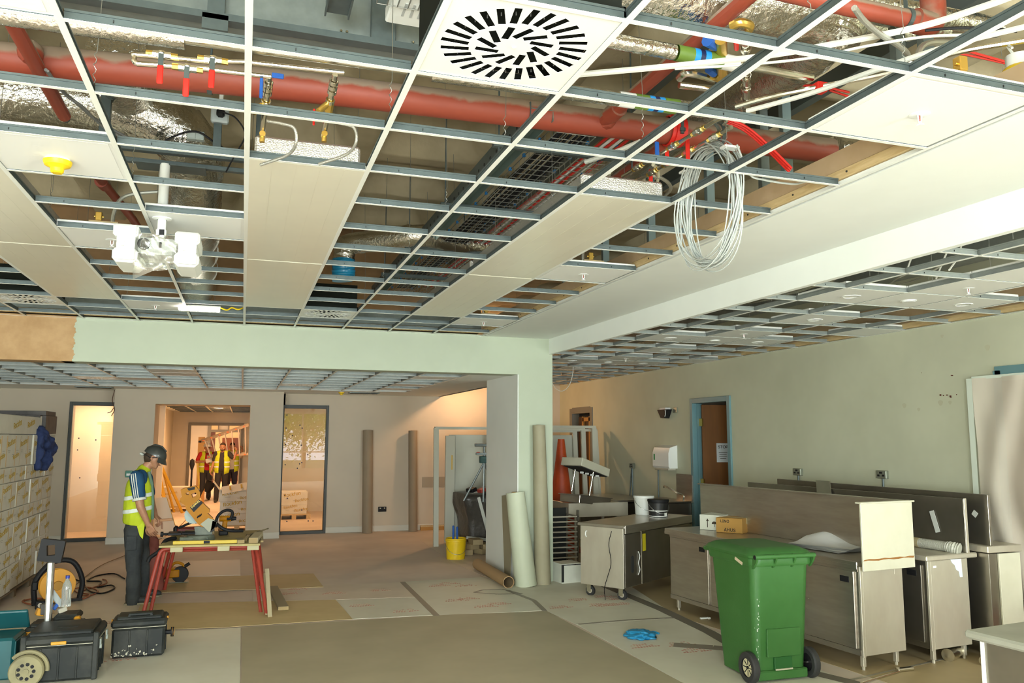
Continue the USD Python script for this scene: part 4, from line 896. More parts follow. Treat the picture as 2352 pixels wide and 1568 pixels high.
bb_ = ribbed([(6.13, 5.80, .975), (6.14, 5.74, .97), (6.16, 5.69, .96)], .05, m=8, n=14, amp=.12, seed=21); part(t, 'loose_end', bb_, mats['clear_wrap'])

# green wheelie bin
gbin = M('bin_green', (.033, .125, .024), .45, col2=(.045, .15, .034), scale=3, detail=6, bump=.08, bscale=120)
def rrect(w, d, r, n=6):
    return np.array(Polygon([(-w/2+r, -d/2+r), (w/2-r, -d/2+r), (w/2-r, d/2-r), (-w/2+r, d/2-r)]).buffer(r, quad_segs=n).exterior.coords)[:-1]
def loft(b, secs, cap=True):
    k = len(secs[0][0]); v = np.vstack([np.c_[s+np.asarray(o[:2]), np.full(k, o[2])] for s, o in secs]); f = []
    for i in range(len(secs)-1): f += [(i*k+j, i*k+(j+1) % k, (i+1)*k+(j+1) % k, (i+1)*k+j) for j in range(k)]
    f = np.array(f); f = np.vstack([f[:, :3], f[:, [0, 2, 3]]])
    if cap:
        c = len(v); v = np.vstack([v, v[:k].mean(0), v[-k:].mean(0)])
        f = np.vstack([f, [(c, (j+1) % k, j) for j in range(k)], [(c+1, (len(secs)-1)*k+j, (len(secs)-1)*k+(j+1) % k) for j in range(k)]])
    return b.add(v, f)
t = thing('wheelie_bin', 'green wheelie bin standing in front of the servery', 'bin', (4.225, 5.93, 0), -.02, local=True)
b = loft(B(), [(rrect(.47, .50, .06), (0, .03, .02)), (rrect(.48, .52, .06), (0, .025, .10)), (rrect(.545, .66, .07), (0, .04, .92)), (rrect(.55, .67, .07), (0, .04, .93))])
part(t, 'body', b, gbin)
part(t, 'rim', loft(B(), [(rrect(.575, .70, .075), (0, .04, .92)), (rrect(.59, .72, .08), (0, .04, .935)), (rrect(.59, .72, .08), (0, .04, .975)), (rrect(.58, .71, .08), (0, .04, .985))]), gbin)
lid = part(t, 'lid', loft(B(), [(rrect(.60, .76, .08), (0, .06, .987)), (rrect(.605, .765, .08), (0, .06, 1.005)), (rrect(.57, .72, .08), (0, .06, 1.03)), (rrect(.48, .60, .07), (0, .07, 1.055)), (rrect(.44, .5, .06), (0, .08, 1.058))]).box(-.12, .12, .42, .47, .985, 1.0, c=.008), gbin)
part(lid, 'grip', B().box(-.26, -.10, .40, .50, .955, .99, c=.008).box(.1, .26, .40, .50, .955, .99, c=.008), gbin)
part(t, 'handle', B().cyl((-.285, -.335, 1.0), (.285, -.335, 1.0), .019, n=14), gbin)
part(t, 'handle_end', B().cyl((-.288, -.335, 1.0), (-.284, -.335, 1.0), .017, n=14), blackm)
for x in (-.27, -.09, .09, .27): part(t, 'handle_bracket', B().prism([(-.35, 1.0), (-.32, 1.02), (-.28, 1.0), (-.28, .90), (-.30, .91), (-.345, .97)], -.008, .008, ax=[(0, 1, 0), (0, 0, 1), (1, 0, 0)], o=(x, 0, 0)), gbin)
part(t, 'foot_recess', B().box(-.08, .085, -.262, -.235, .10, .20, c=.004), M('bin_recess', (.012, .09, .014), .6)); part(t, 'axle', B().cyl((-.27, -.21, .122), (.27, -.21, .122), .012, n=10), steelpipe)
part(t, 'foot_bar', B().box(-.08, .085, -.272, -.262, .095, .108, c=.003), M('bin_bar', (.45, .42, .30), .5))
part(t, 'skirt', B().box(-.235, .235, -.262, -.20, .02, .095, c=.01), gbin)
part(t, 'back_panel', B().box(-.15, .17, -.2700, -.20, .20, .42, c=.004), gbin)
for s in (-1, 1):
    x = s*.285
    w = part(t, 'wheel', B().lathe([(.072, -.028), (.108, -.03), (.120, -.02), (.122, 0), (.120, .02), (.108, .03), (.072, .028)], (x, -.21, .122), 30, ax=(1, 0, 0)), mats['rubber'])
    part(w, 'hub', B().lathe([(0, -.012), (.074, -.012), (.074, .012), (0, .012)], (x, -.21, .122), 24, ax=(1, 0, 0)), M('hub_cream', (.62, .56, .34), .6) if s < 0 else blackm)
    sp = B()
    for k in range(8):
        a = k*math.pi/4; sp.obox((x+s*.013, -.21+.042*math.cos(a), .122+.042*math.sin(a)), (.004, .006, .040), [(1, 0, 0), (0, -math.sin(a), math.cos(a)), (0, math.cos(a), math.sin(a))])
    part(w, 'spokes', sp.cyl((x+s*.012, -.21, .122), (x+s*.02, -.21, .122), .013), blackm)
rr = random.Random(5); sc = B()
for k in range(40):
    z = .12+.5*abs(rr.gauss(0, .5)) % .6; yb = -.222-.066*(z-.1)/.82
    sc.obox((-.20+rr.gauss(0, .012)-.03*z, yb-.003, z), (.006*rr.random()+.002, .002, .02*rr.random()+.004))
part(t, 'scuffs', sc, M('scuff_white', (.6, .66, .55), .8), kind='stuff')
part(t, 'paper', B().obox((-.296, -.12, .945), (.003, .11, .025), [(1, 0, 0), (0, .95, .3), (0, -.3, .95)]), M('paper_tan', (.62, .50, .34), .8), label='torn paper stuck to the rim')

# gantry, rack and sinks behind
gy = 12.0
t = thing('steel_table', 'steel table with a deep rim carrying the tilted heated gantry', 'table', (5.2, 12.2, 0))
part(t, 'top', B().box(4.95, 5.95, 11.9, 12.7, .70, .90, c=.006), steel); part(t, 'rim', B().box(4.93, 5.97, 11.88, 11.9, .70, .92, c=.004).box(4.93, 4.95, 11.9, 12.7, .70, .92, c=.004), steel2)
for x, y in ((5.1, 12.0), (5.85, 12.0), (5.1, 12.6), (5.85, 12.6)): part(t, 'leg', B().box(x-.02, x+.02, y-.02, y+.02, 0, .7), steel2)
t = thing('heated_gantry', 'tilted stainless heated gantry with a lamp hood on two posts', 'gantry', (5.3, 12.2, .92))
Rg = np.array([(.94, 0, -.34), (0, 1, 0), (.34, 0, .94)])@np.eye(3)
Rz_ = np.array([(math.cos(.45), math.sin(.45), 0), (-math.sin(.45), math.cos(.45), 0), (0, 0, 1)])
def tilt(pitch): 
    c, s = math.cos(pitch), math.sin(pitch); return np.array([(c, 0, -s), (0, 1, 0), (s, 0, c)])@Rz_
p0 = at(1345, 1148, y=12.1); part(t, 'base', B().obox(p0, (.78, .42, .12), tilt(.12), c=.006).obox(p0+V(0, 0, .065), (.82, .46, .012), tilt(.12)), steel)
p1 = at(1345, 1072, y=12.1); part(t, 'hood', B().obox(p1, (.72, .44, .13), tilt(.28), c=.006), capm, label='pale lamp hood')
part(t, 'lamp_tray', B().obox(p1+V(0, 0, -.065), (.66, .38, .02), tilt(.28)), darkm)
lb = B()
for k in range(4): lb.obox(p1+V(-.12+.09*k, -.12, -.085-.02*k), (.02, .06, .03), tilt(.28))
part(t, 'lamps', lb, whitepl)
for a, b in (((1321, 1078), (1313, 1127)), ((1363, 1082), (1353, 1142))): part(t, 'post', B().cyl(at(*a, y=11.98), at(*b, y=11.98), .016, n=10), steelpipe)
t = thing('wire_rack', 'dark steel tray rack standing behind the pillar edge', 'rack', (4.7, 11.6, 0))
for x, y in ((4.42, 11.4), (4.88, 11.4), (4.42, 11.85), (4.88, 11.85)): part(t, 'post', B().box(x-.015, x+.015, y-.015, y+.015, 0, .86), steeld)
for k in range(10): part(t, 'rail', B().box(4.42, 4.88, 11.385, 11.4, .08+.075*k, .10+.075*k).box(4.42, 4.435, 11.4, 11.85, .08+.075*k, .10+.075*k).box(4.865, 4.88, 11.4, 11.85, .08+.075*k, .10+.075*k), steel2)
part(t, 'back', B().box(4.42, 4.88, 11.84, 11.86, .05, .86), darkm)
t = thing('steel_counter', 'low dark stainless bench along the wall under the two sockets', 'counter', (6.5, 13, 0))
part(t, 'body', B().box(6.05, 6.75, 12.55, 14.0, .12, .84, c=.004), steeld); part(t, 'worktop', B().box(6.0, 6.8, 12.5, 14.05, .86, .90, c=.005), steel); part(t, 'plinth', B().box(6.1, 6.7, 12.6, 13.95, 0, .12), darkm)
t = thing('hand_basin', 'steel hand basin with a tall splashback and bent tap beside the door', 'basin', (6.6, 11.5, .95))
part(t, 'bowl', B().box(6.25, 6.82, 11.34, 12.15, .60, .93, c=.01).box(6.22, 6.83, 11.30, 12.18, .93, .955, c=.006), steeld)
part(t, 'stand', B().box(6.6, 6.8, 11.5, 12.0, 0, .6), steeld)
part(t, 'splashback', B().prism(sbox(11.32, .95, 11.74, 1.34).buffer(.03).buffer(0), 0, .02, ax=[(0, 1, 0), (0, 0, 1), (1, 0, 0)], o=(6.80, 0, 0)), steel)
part(t, 'tap', B().tube(spline([(6.72, 11.42, .95), (6.72, 11.42, 1.04), (6.66, 11.52, 1.08), (6.58, 11.74, 1.17), (6.57, 11.78, 1.15)], 6), .014, 10), steelpipe)
p = at(1290, 1100, y=13.2)
t = thing('traffic_cone', 'tall orange traffic cone standing behind the steel gantry', 'cone', (5.34, 13.2, .0))
part(t, 'cone', B().lathe([(0, 1.92), (.055, 1.92), (.062, 1.90), (.085, 1.70), (.22, .62), (.25, .45), (.29, .06)], (5.34, 13.2, 0), 28), M('cone_orange', (.55, .07, .008), .5, col2=(.42, .05, .008), scale=5))
part(t, 'base', B().box(5.0, 5.68, 12.86, 13.54, 0, .06, c=.01), M('cone_base', (.42, .05, .008), .6))
part(t, 'collar', B().lathe([(.060, 1.925), (.064, 1.88)], (5.34, 13.2, 0), 20), mats['cone_orange'])
t = carton('cardboard_box', 'white cardboard box on the floor at the foot of the pillar', (4.28, 10.40, 0), .10, .31, .30, .255, cwhite)
part(t, 'dark_edge', B().box(-.158, -.12, -.152, -.149, .02, .25).box(-.15, .15, -.152, -.149, .238, .25), darkm)

# frames and boards between pillar and back wall
fm = M('frame_white', (.56, .56, .46), .6)
def frame(lab, x0, x1, y, z1, lean=0., w=.05):
    t = thing('door_lining', lab, 'frame', ((x0+x1)/2, y, 0), group='loose white door linings')
    for x in (x0, x1): part(t, 'jamb', B().bar((x, y, 0), (x+lean, y+.1, z1), w, .09), fm)
    part(t, 'head', B().bar((x0+lean-w/2, y+.1, z1), (x1+lean+w/2, y+.1, z1), .09, w), fm); return t
frame('loose white door lining standing left of the pillar, frontmost', 3.37, 4.42, 14.35, 2.12)
frame('loose white door lining behind the orange cone, frontmost', 5.0, 6.56, 14.40, 2.16, .0)
frame('loose white door lining behind the cone, second layer', 4.9, 6.40, 14.52, 2.12, -.02)
frame('loose white door lining behind the cone, third layer', 4.6, 6.28, 14.64, 2.08, -.03)
frame('loose white door lining with its jamb nearest the olive wall', 5.2, 6.74, 14.60, 2.10, -.06)
t = thing('board_stack', 'stack of tall grey white boards wrapped in sheet left of the pillar', 'boards', (4.3, 14.7, 0))
gw = M('sheet_grey', (.42, .44, .36), .6, col2=(.38, .40, .33), scale=2)
for k in range(4): part(t, 'board', B().box(3.70+.05*k, 6.3-.1*k, 14.78+.05*k, 14.81+.05*k, .02, 2.0-.03*k, c=.004), gw if k else M('board_pale', (.52, .53, .44), .6))
part(t, 'edge_board', B().box(3.62, 3.80, 14.70, 14.76, .02, 1.98, c=.004), fm); part(t, 'label', B().box(3.73, 3.75, 14.695, 14.70, 1.35, 1.62), M('label_orange', (.7, .42, .05), .6))
# wrapped pallet with rubble
bagm = M('black_wrap', (.05, .045, .038), .4, col2=(.09, .08, .065), scale=3, bump=.8, bscale=14)
t = thing('wrapped_pallet', 'black plastic wrapped pallet with white tape, left of the pillar', 'pallet load', (4.1, 13.9, 0))
P = trimesh.creation.box((.95, .8, .80)).subdivide().subdivide().subdivide()
v = np.array(P.vertices); v += (meshkit.fbm(v*3.5, 3, 4)[:, None]-.5)*.14*np.sign(v); v[:, :2] *= (1+.12*np.sin(v[:, 2:3]*4)); v += [4.22, 14.0, .56]
part(t, 'wrap', B().add(v, P.faces), bagm, smooth=True)
part(t, 'tape', B().obox((4.02, 13.56, .62), (.055, .012, .62), [(.96, 0, .28), (0, 1, 0), (-.28, 0, .96)]), M('tape_white', (.62, .64, .58), .4)); part(t, 'tape', B().bar((3.72, 13.56, .24), (4.25, 13.52, .17), .03, .05), mats['tape_white']); part(t, 'tape', B().bar((4.25, 13.52, .17), (4.7, 13.55, .19), .03, .05), mats['tape_white'])
rr = random.Random(8)
for k in range(9):
    c = V(3.85+.09*k, 13.75+rr.uniform(-.1, .2), .98+rr.uniform(-.02, .06))
    part(t, 'debris', B().obox(c, (rr.uniform(.1, .2), rr.uniform(.1, .2), rr.uniform(.06, .16)), tilt(rr.uniform(-.6, .6)), c=.006), [blackm, fm, M('debris_red', (.45, .06, .04), .6), dusty][k % 4])
part(t, 'bag', B().ball((4.35, 13.75, 1.1), .17, (1, .8, .9), 14), whitepl)
pal = B()
for k in range(3): part(t, 'bearer', B().box(3.78, 4.7, 13.6+.33*k, 13.7+.33*k, .025, .12), pine)
for k in range(6): part(t, 'deck_board', B().box(3.76+.165*k, 3.88+.165*k, 13.56, 14.42, .12, .14), pine)
for k in range(3): part(t, 'base_board', B().box(3.78, 4.7, 13.6+.33*k, 13.7+.33*k, .003, .025), pine)
t = thing('roller_stand', 'grey tubular roller stand standing on the wrapped pallet', 'roller stand', (3.95, 13.6, .95))
gt = M('stand_grey', (.24, .28, .28), .4, .4)
hd = at(1112, 1055, y=13.5)
for px in ((1065, 1150), (1110, 1152), (1135, 1120)): part(t, 'leg', B().cyl(hd+V(0, 0, -.05), at(*px, y=13.5 if px[0] < 1130 else 13.7), .018, n=8), gt)
part(t, 'head', B().obox(hd, (.16, .10, .12), c=.01), M('stand_green', (.03, .10, .09), .5)); part(t, 'bar', B().obox(hd+V(.0, 0, .1), (.30, .05, .04), c=.004), gt); part(t, 'column', B().cyl(hd, hd+V(0, 0, .22), .018), gt)
part(t, 'roller', B().cyl(hd+V(-.17, 0, .25), hd+V(.22, 0, .25), .028, n=14), gt); part(t, 'knob', B().cyl(hd+V(-.08, 0, .11), hd+V(-.14, 0, .11), .02, n=8), redpl)
t = thing('timber_blocks', 'short sawn timber offcuts on the floor beside the yellow bucket', 'timber', (3.6, 13.3, 0))
for k in range(5): 
    c = V(3.62+.09*k, 13.25+.05*(k % 2), .05+.09*(k % 3)*.9); part(t, 'block', B().obox(c, (.18, .30, .085), Rz_ if k % 2 else np.eye(3), c=.004), M('timber_grey', (.36, .28, .15), .8))
bucket('site_bucket', 'yellow plastic bucket on the floor left of the pillar', 3.35, 12.85, 0, .165, .33, yellowpl, lid=False)
t = thing('clamp_tool', 'blue plastic clamp standing in the yellow bucket', 'tool', (3.33, 12.85, .05)); part(t, 'grip', B().obox((3.30, 12.83, .36), (.03, .03, .34), c=.008).obox((3.37, 12.85, .36), (.03, .03, .30), c=.008), bluepl); part(t, 'jaw', B().obox((3.335, 12.84, .19), (.10, .035, .06), c=.006), blackm)

# rolls, tube and board at the pillar
t = thing('paper_roll', 'shorter pale roll of protection paper leaning on the pillar', 'roll', (3.62, 10.27, 0))
bq, tq = V(3.64, 10.26, 0), V(3.52, 10.36, 1.215)
part(t, 'roll', B().tube([bq, tq], [.148, .128], 32), M('roll_pale', (.56, .60, .45), .6, col2=(.52, .56, .42), scale=3)); part(t, 'core', B().cyl(tq+V(0, 0, .001), tq+V(0, 0, .004), .05, n=18), kraft)
t = thing('paper_roll', 'tall grey brown roll leaning on the pillar beside the pale roll', 'roll', (3.88, 10.36, 0))
bq, tq = V(3.90, 10.32, 0), V(3.86, 10.355, 2.12)
part(t, 'roll', B().tube([bq, tq], [.112, .086], 32), M('roll_brown', (.36, .33, .22), .65, col2=(.32, .29, .19), scale=3)); part(t, 'core', B().cyl(tq+V(0, 0, .001), tq+V(0, 0, .004), .04, n=18), kraft)
t = thing('cardboard_tube', 'brown cardboard tube lying on the floor before the pillar', 'tube', (3.45, 11.0, .08))
a, b = V(3.36, 10.15, .078), V(3.40, 11.75, .078)
tu = B().tube([a, b], .078, 26, cap=False).tube([a, b], .068, 26, cap=False)
g = np.linspace(0, 2*math.pi, 27)
tu.grid(np.stack([np.c_[a[0]+r*np.cos(g), 0*g+a[1], a[2]+r*np.sin(g)] for r in (.068, .078)], 0))
part(t, 'shell', tu, M('tube_kraft', (.42, .27, .13), .75)); part(t, 'inner', B().tube([a+V(0, .01, 0), b], .0675, 26, cap=False), M('tube_inner', (.30, .22, .12), .8))
t = thing('offcut_board', 'thin triangular brown offcut leaning behind the pale roll', 'board', (3.47, 10.9, 0)); part(t, 'sheet', B().prism([(10.62, 1.18), (11.1, 1.12), (10.95, .0), (10.70, .0)], 0, .006, ax=[(0, 1, 0), (0, 0, 1), (1, 0, 0)], o=(3.565, 0, 0)), M('offcut', (.33, .29, .19), .8))
t = thing('socket_outlet', 'double socket on the left side of the pillar', 'socket', (3.58, 11.0, .45)); part(t, 'plate', B().box(3.575, 3.585, 10.86, 11.02, .55, .66, c=.003), M('socket_plate', (.30, .30, .24), .3, .6)); part(t, 'switch', B().box(3.571, 3.576, 10.88, 10.92, .61, .64).box(3.571, 3.576, 10.95, 10.99, .61, .64), blackm)
# things on the olive wall
def wallsock(y, z, lab, drops):
    t = thing('socket_outlet', lab, 'socket', (XW-.03, y, z), group='metal clad sockets on the olive wall')
    part(t, 'box', B().box(XW-.045, XW-.002, y-.075, y+.075, z-.045, z+.045, c=.006), M('socket_metal', (.28, .30, .24), .4, .6))
    part(t, 'switches', B().box(XW-.05, XW-.045, y-.05, y-.02, z-.02, z+.0).box(XW-.05, XW-.045, y+.02, y+.05, z-.02, z+.0).box(XW-.05, XW-.045, y-.02, y+.02, z+.01, z+.03), blackm)
    for dx, z1 in drops: part(t, 'conduit', B().tube([(XW-.02, y+dx*.2, z-.04), (XW-.02, y+dx, z1)], .012, 8), galv)
wallsock(8.73, 1.52, 'metal socket high on the olive wall, above the servery', [(0, .9)])
wallsock(7.28, 1.55, 'metal socket high on the olive wall, right of the other one', [(0, .9)])
wallsock(13.4, 1.44, 'metal socket with two splayed conduits on the olive wall', [(0, .75), (.14, .75)])
wallsock(12.43, 1.45, 'metal socket with one conduit under the paper towel dispenser', [(0, .85)])
t = thing('alarm_sounder', 'dark wedge shaped wall sounder high on the olive wall', 'sounder', (XW-.08, 12.1, 2.37)); part(t, 'body', B().prism([(11.93, 2.43), (12.26, 2.43), (12.15, 2.29), (12.03, 2.28)], 0, .10, ax=[(0, 1, 0), (0, 0, 1), (1, 0, 0)], o=(XW-.11, 0, 0)), blackm); part(t, 'top', B().box(XW-.11, XW-.01, 11.98, 12.18, 2.43, 2.46), M('sounder_white', (.6, .6, .58), .4)); part(t, 'cable', B().tube(spline([(XW-.115, 11.98, 2.42), (XW-.12, 11.96, 2.36), (XW-.115, 11.99, 2.31)], 4), .006, 5), whitepl)
t = thing('socket_outlet', 'small blank metal plate beside the wall sounder', 'plate', (XW-.01, 11.82, 2.42)); part(t, 'plate', B().box(XW-.02, XW-.002, 11.76, 11.88, 2.37, 2.46, c=.003), mats['socket_metal']); part(t, 'screw', B().cyl((XW-.024, 11.82, 2.415), (XW-.02, 11.82, 2.415), .008, n=8), steelpipe)
t = thing('towel_dispenser', 'white paper towel dispenser with a green mark on the olive wall', 'dispenser', (XW-.1, 12.07, 1.62)); part(t, 'body', B().prism([(XW-.002, 1.45), (XW-.002, 1.83), (XW-.14, 1.79), (XW-.17, 1.70), (XW-.17, 1.48), (XW-.15, 1.45)], -.27, .27, ax=[(1, 0, 0), (0, 0, 1), (0, -1, 0)], o=(0, 12.07, 0)), whitepl); part(t, 'mark', B().box(XW-.173, XW-.17, 12.26, 12.30, 1.58, 1.68, c=.001), M('green_mark', (.01, .25, .05), .4)); part(t, 'tray', B().box(XW-.15, XW-.01, 11.85, 12.3, 1.42, 1.45), M('tray_tan', (.45, .42, .33), .5))
# blue framed door
bl = M('door_frame_blue', (.13, .25, .27), .45)
d1 = thing('door_1', '', '', (XW, 10.78, 0)); stage.GetPrimAtPath(d1.path).SetCustomDataByKey('kind', 'structure')
part(d1, 'frame', B().box(XW-.03, XW+.15, 10.22, 10.30, 0, 2.58, c=.004).box(XW-.03, XW+.15, 11.26, 11.34, 0, 2.58, c=.004).box(XW-.03, XW+.15, 10.30, 11.26, 2.50, 2.58, c=.004), bl)
part(d1, 'stop', B().box(XW+.05, XW+.09, 10.30, 10.315, 0, 2.5).box(XW+.05, XW+.09, 11.245, 11.26, 0, 2.5), bl)
lf = part(d1, 'leaf', B().obox((XW+.50, 11.12, 1.25), (.80, .045, 2.46), [(.97, -.24, 0), (.24, .97, 0), (0, 0, 1)], c=.003), M('door_brown', (.20, .075, .012), .5, col2=(.16, .06, .01), scale=3, st=(6, 6, .5)))
for z in (.3, 1.25, 2.2): part(lf, 'hinge', B().box(XW+.085, XW+.105, 11.16, 11.245, z-.06, z+.06), brass)
pc = V(XW+.42, 11.105, 1.72); ax_ = np.array([(.97, -.24, 0), (0, 0, 1), (-.24, -.97, 0)])
n = part(lf, 'notice', B().obox(pc, (.21, .30, .002), ax_), M('paper_notice', (.55, .58, .58), .7), label='white STOP notice')
part(n, 'print', B().text('STOP', .045, pc+ax_[1]*.07+ax_[2]*.002, x=ax_[0], y=ax_[1], mid=True).obox(pc-ax_[1]*.0+ax_[2]*.0015, (.14, .006, .001), ax_).obox(pc-ax_[1]*.03+ax_[2]*.0015, (.12, .006, .001), ax_).obox(pc-ax_[1]*.06+ax_[2]*.0015, (.13, .006, .001), ax_).obox(pc-ax_[1]*.09+ax_[2]*.0015, (.10, .006, .001), ax_), ink)
part(d1, 'upright_board', B().box(XW+.10, XW+.12, 10.32, 10.42, .0, 1.85), M('pink_board', (.50, .38, .32), .7))
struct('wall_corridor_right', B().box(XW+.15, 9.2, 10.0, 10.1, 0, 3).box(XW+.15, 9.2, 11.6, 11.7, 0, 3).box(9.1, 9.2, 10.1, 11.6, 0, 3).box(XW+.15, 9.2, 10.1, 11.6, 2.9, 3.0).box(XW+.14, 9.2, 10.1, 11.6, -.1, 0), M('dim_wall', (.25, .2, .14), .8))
d2 = thing('door_2', '', '', (XW, 15.8, 0)); stage.GetPrimAtPath(d2.path).SetCustomDataByKey('kind', 'structure')
ow = M('oak_frame', (.42, .22, .05), .5)
part(d2, 'frame', B().box(XW-.02, XW+.15, 15.18, 15.30, 0, 2.58).box(XW-.02, XW+.15, 16.24, 16.38, 0, 2.58).box(XW-.02, XW+.15, 15.3, 16.24, 2.47, 2.60), M('frame_grey', (.20, .19, .15), .5))
part(d2, 'leaf', B().box(XW+.12, XW+.15, 15.35, 16.2, 0, 2.4), M('door_dark', (.07, .035, .012), .5)); part(d2, 'lining', B().box(XW+.08, XW+.12, 15.5, 15.58, 0, 2.4).box(XW+.08, XW+.12, 15.85, 15.93, 0, 2.4).box(XW+.08, XW+.12, 15.5, 15.9, 2.30, 2.38), ow)
struct('wall_corridor_back', B().box(XW+.151, XW+.2, 15.1, 16.5, 0, 3), darkm)
# plastic sheet over the doorway at the right edge
pls = mats['plastic_sheet'] = usdkit.material(stage, '/World/Looks/plastic_sheet', {'p': ('principled_bsdf', {'base_color': (.74, .66, .55), 'roughness': .25}), 't': ('translucent_bsdf', {'color': (.74, .66, .55)}) if False else ('principled_bsdf', {'base_color': (.74, .68, .56), 'roughness': .3, 'alpha': .55}), 'm': ('mix_closure', {'fac': .5})}, [('p.BSDF', 'm.closure1'), ('t.BSDF', 'm.closure2')], surface='m.closure')
t = thing('plastic_sheet', 'pinkish translucent dust sheet taped over the doorway at the right edge', 'sheet', (XW-.06, 5.3, 1.5))
u, v = np.meshgrid(np.linspace(0, 1, 60), np.linspace(0, 1, 70), indexing='ij')
yy = 6.0-1.6*u-.10*(1-v)*u; zz = .42+2.12*v+.03*np.sin(u*9)*(1-v)
xx = XW-.05-(.04*np.sin(u*26+2*np.sin(v*3)+4*meshkit.noise(np.stack([u*4, v*2, u*0], -1)))+.07*meshkit.fbm(np.stack([u*6+v*2, v*2.2, u*0], -1), 3, 2))*(.25+.45*(1-v))
part(t, 'sheet', B().grid(np.stack([xx, yy, zz], -1)), pls, smooth=True)
part(t, 'edge_tape', B().grid(np.stack([np.stack([XW-.075+0*np.linspace(0, 1, 12), 6.06-.04*q+.0*np.linspace(0, 1, 12), .8+1.74*np.linspace(0, 1, 12)], -1) for q in (0, 1.6)], 0)), M('edge_white', (.66, .72, .62), .5)); part(t, 'top_tape', B().box(XW-.05, XW-.03, 4.4, 6.02, 2.53, 2.56), mats['edge_white'])
d3 = thing('door_3', '', '', (XW, 5.2, 0)); stage.GetPrimAtPath(d3.path).SetCustomDataByKey('kind', 'structure')
part(d3, 'frame', B().box(XW-.025, XW-.001, 4.3, 5.78, 2.56, 2.64).box(XW-.025, XW-.001, 5.72, 5.80, 0, 2.6), bl); part(d3, 'leaf', B().box(XW-.012, XW-.002, 4.5, 5.72, 0, 2.5), M('door_orange', (.34, .11, .02), .5))
# stains on the olive wall
st = B(); rr = random.Random(11)
for (px, py, s) in ((2160, 907, .02), (2167, 908, .012), (2175, 907, .016), (2183, 910, .022), (2184, 912, .014), (2197, 906, .01), (2185, 862, .012), (2188, 862, .01), (2116, 856, .008)):
    p = at(px, py, x=XW-.002); st.obox(p, (.002, s, s*.8))
single('paint_spots', st, M('rust_spot', (.12, .03, .015), .8), 'small dark red spots on the olive wall left of the dust sheet', 'stain', kind='stuff')
st = B()
for (px, py, s) in ((2160, 925, .03), (2077, 931, .028), (2182, 924, .02), (2110, 940, .02), (2268, 798, .03), (2164, 772, .018)):
    p = at(px, py, x=XW-.0015); k = np.linspace(0, 2*math.pi, 14)[:-1]; st.prism(np.c_[p[1]+s*np.cos(k)*(1+.2*np.sin(3*k)), p[2]+s*np.sin(k)], 0, .0008, ax=[(0, 1, 0), (0, 0, 1), (1, 0, 0)], o=(p[0], 0, 0))
single('damp_stains', st, M('damp_patch', (.50, .49, .34), .8), 'pale brown patches on the olive wall beside the red spots', 'stain', kind='stuff')
# ---------------------------------------------------------------- rooms beyond the back wall
bright = M('far_white_wall', (.74, .68, .55), .8, col2=(.70, .64, .52), scale=2)
struct('wall_lobby_left', B().box(XL, -1.6, 18.7, 18.85, 0, 2.9), bright)
struct('wall_lobby_side', B().box(-2.3, -2.15, 18.85, 28, 0, 2.9).box(XL-.15, XL, YK, 18.85, 0, 2.9), bright)
struct('wall_lobby_right', B().box(.45, .6, 17.25, 28, 0, 2.9).box(.6, 3.4, 22, 22.15, 0, 2.9).box(3.3, 3.45, YK+.2, 22, 0, 2.9), bright)
struct('wall_corridor_end', B().box(-2.3, -1.63, 28, 28.15, 0, 2.9).box(-.02, .6, 28, 28.15, 0, 2.9).box(-1.63, -.02, 28, 28.15, 2.34, 2.9), bright)
struct('wall_hall_end', B().box(-3.5, -1.25, 33, 33.15, 0, 2.9).box(-.05, 1.5, 33, 33.15, 0, 2.9).box(-1.25, -.05, 33, 33.15, 2.45, 2.9).box(-3.5, -3.35, 28.1, 33, 0, 2.9).box(1.4, 1.55, 28.1, 33, 0, 2.9).box(-2.5, 1.2, 38, 38.1, 0, 3).box(-2.5, -2.4, 33.1, 38, 0, 3).box(1.1, 1.2, 33.1, 38, 0, 3), bright)
struct('floor_hall', B().box(-3.5, 1.6, 34.5, 38.2, -.12, 0), screed)
struct('ceiling_lobby', B().box(XL, 3.45, YK+.2, 28.15, 2.76, 2.82).box(-3.5, 1.6, 28.15, 38.2, 2.86, 2.9), white_paint)
lg = thing('ceiling_grid', 'metal ceiling grid seen through the central opening', 'ceiling grid', (-.7, 22, 2.75))
for x in (-1.45, -.95, -.35, .2): part(lg, 'main_runner', B().box(x-.015, x+.015, 17.3, 28, 2.735, 2.757), whitem)
for k in range(12): part(lg, 'cross_tee', B().box(-1.94, .44, 17.7+.9*k, 17.73+.9*k, 2.738, 2.757), galv)
part(lg, 'backing', B().box(-1.94, -.96, 17.3, 28, 2.757, 2.7595), galvd, label='dull grey infill on the left'); part(lg, 'backing', B().box(-.34, .44, 17.3, 28, 2.757, 2.7595), galv, label='bright galvanised infill on the right')
for k, y in enumerate((19.6, 21.2, 23.4)):
    p = V(-.66, y, 2.735); w = ('nearest', 'middle', 'farthest')[k]
    t = thing('downlight', f'{w} of three glowing round downlights seen through the opening', 'downlight', p, group='warm downlights of the corridor')
    part(t, 'lens', B().lathe([(0, -.004), (.12, -.004), (.12, .0)], p, 24), EM('warm_lens', (1., .80, .50), 9.), label='glowing lens'); part(t, 'ring', B().lathe([(.12, -.006), (.145, -.004), (.145, .003)], p, 24), whitepl)
for k, (x, y, z, i, s) in enumerate(((-.66, 20.0, 2.70, 105, .5), (-.66, 24.5, 2.70, 105, .5), (-3.0, 17.9, 2.72, 62, .5), (1.4, 19.2, 2.72, 70, .5), (-.7, 30.4, 2.80, 110, .6), (-.7, 35.5, 2.8, 150, .6))):
    light('DiskLight', f'corridor_lamp_{k+1}', (x, y, z), None, WARM, i, radius=s/2)
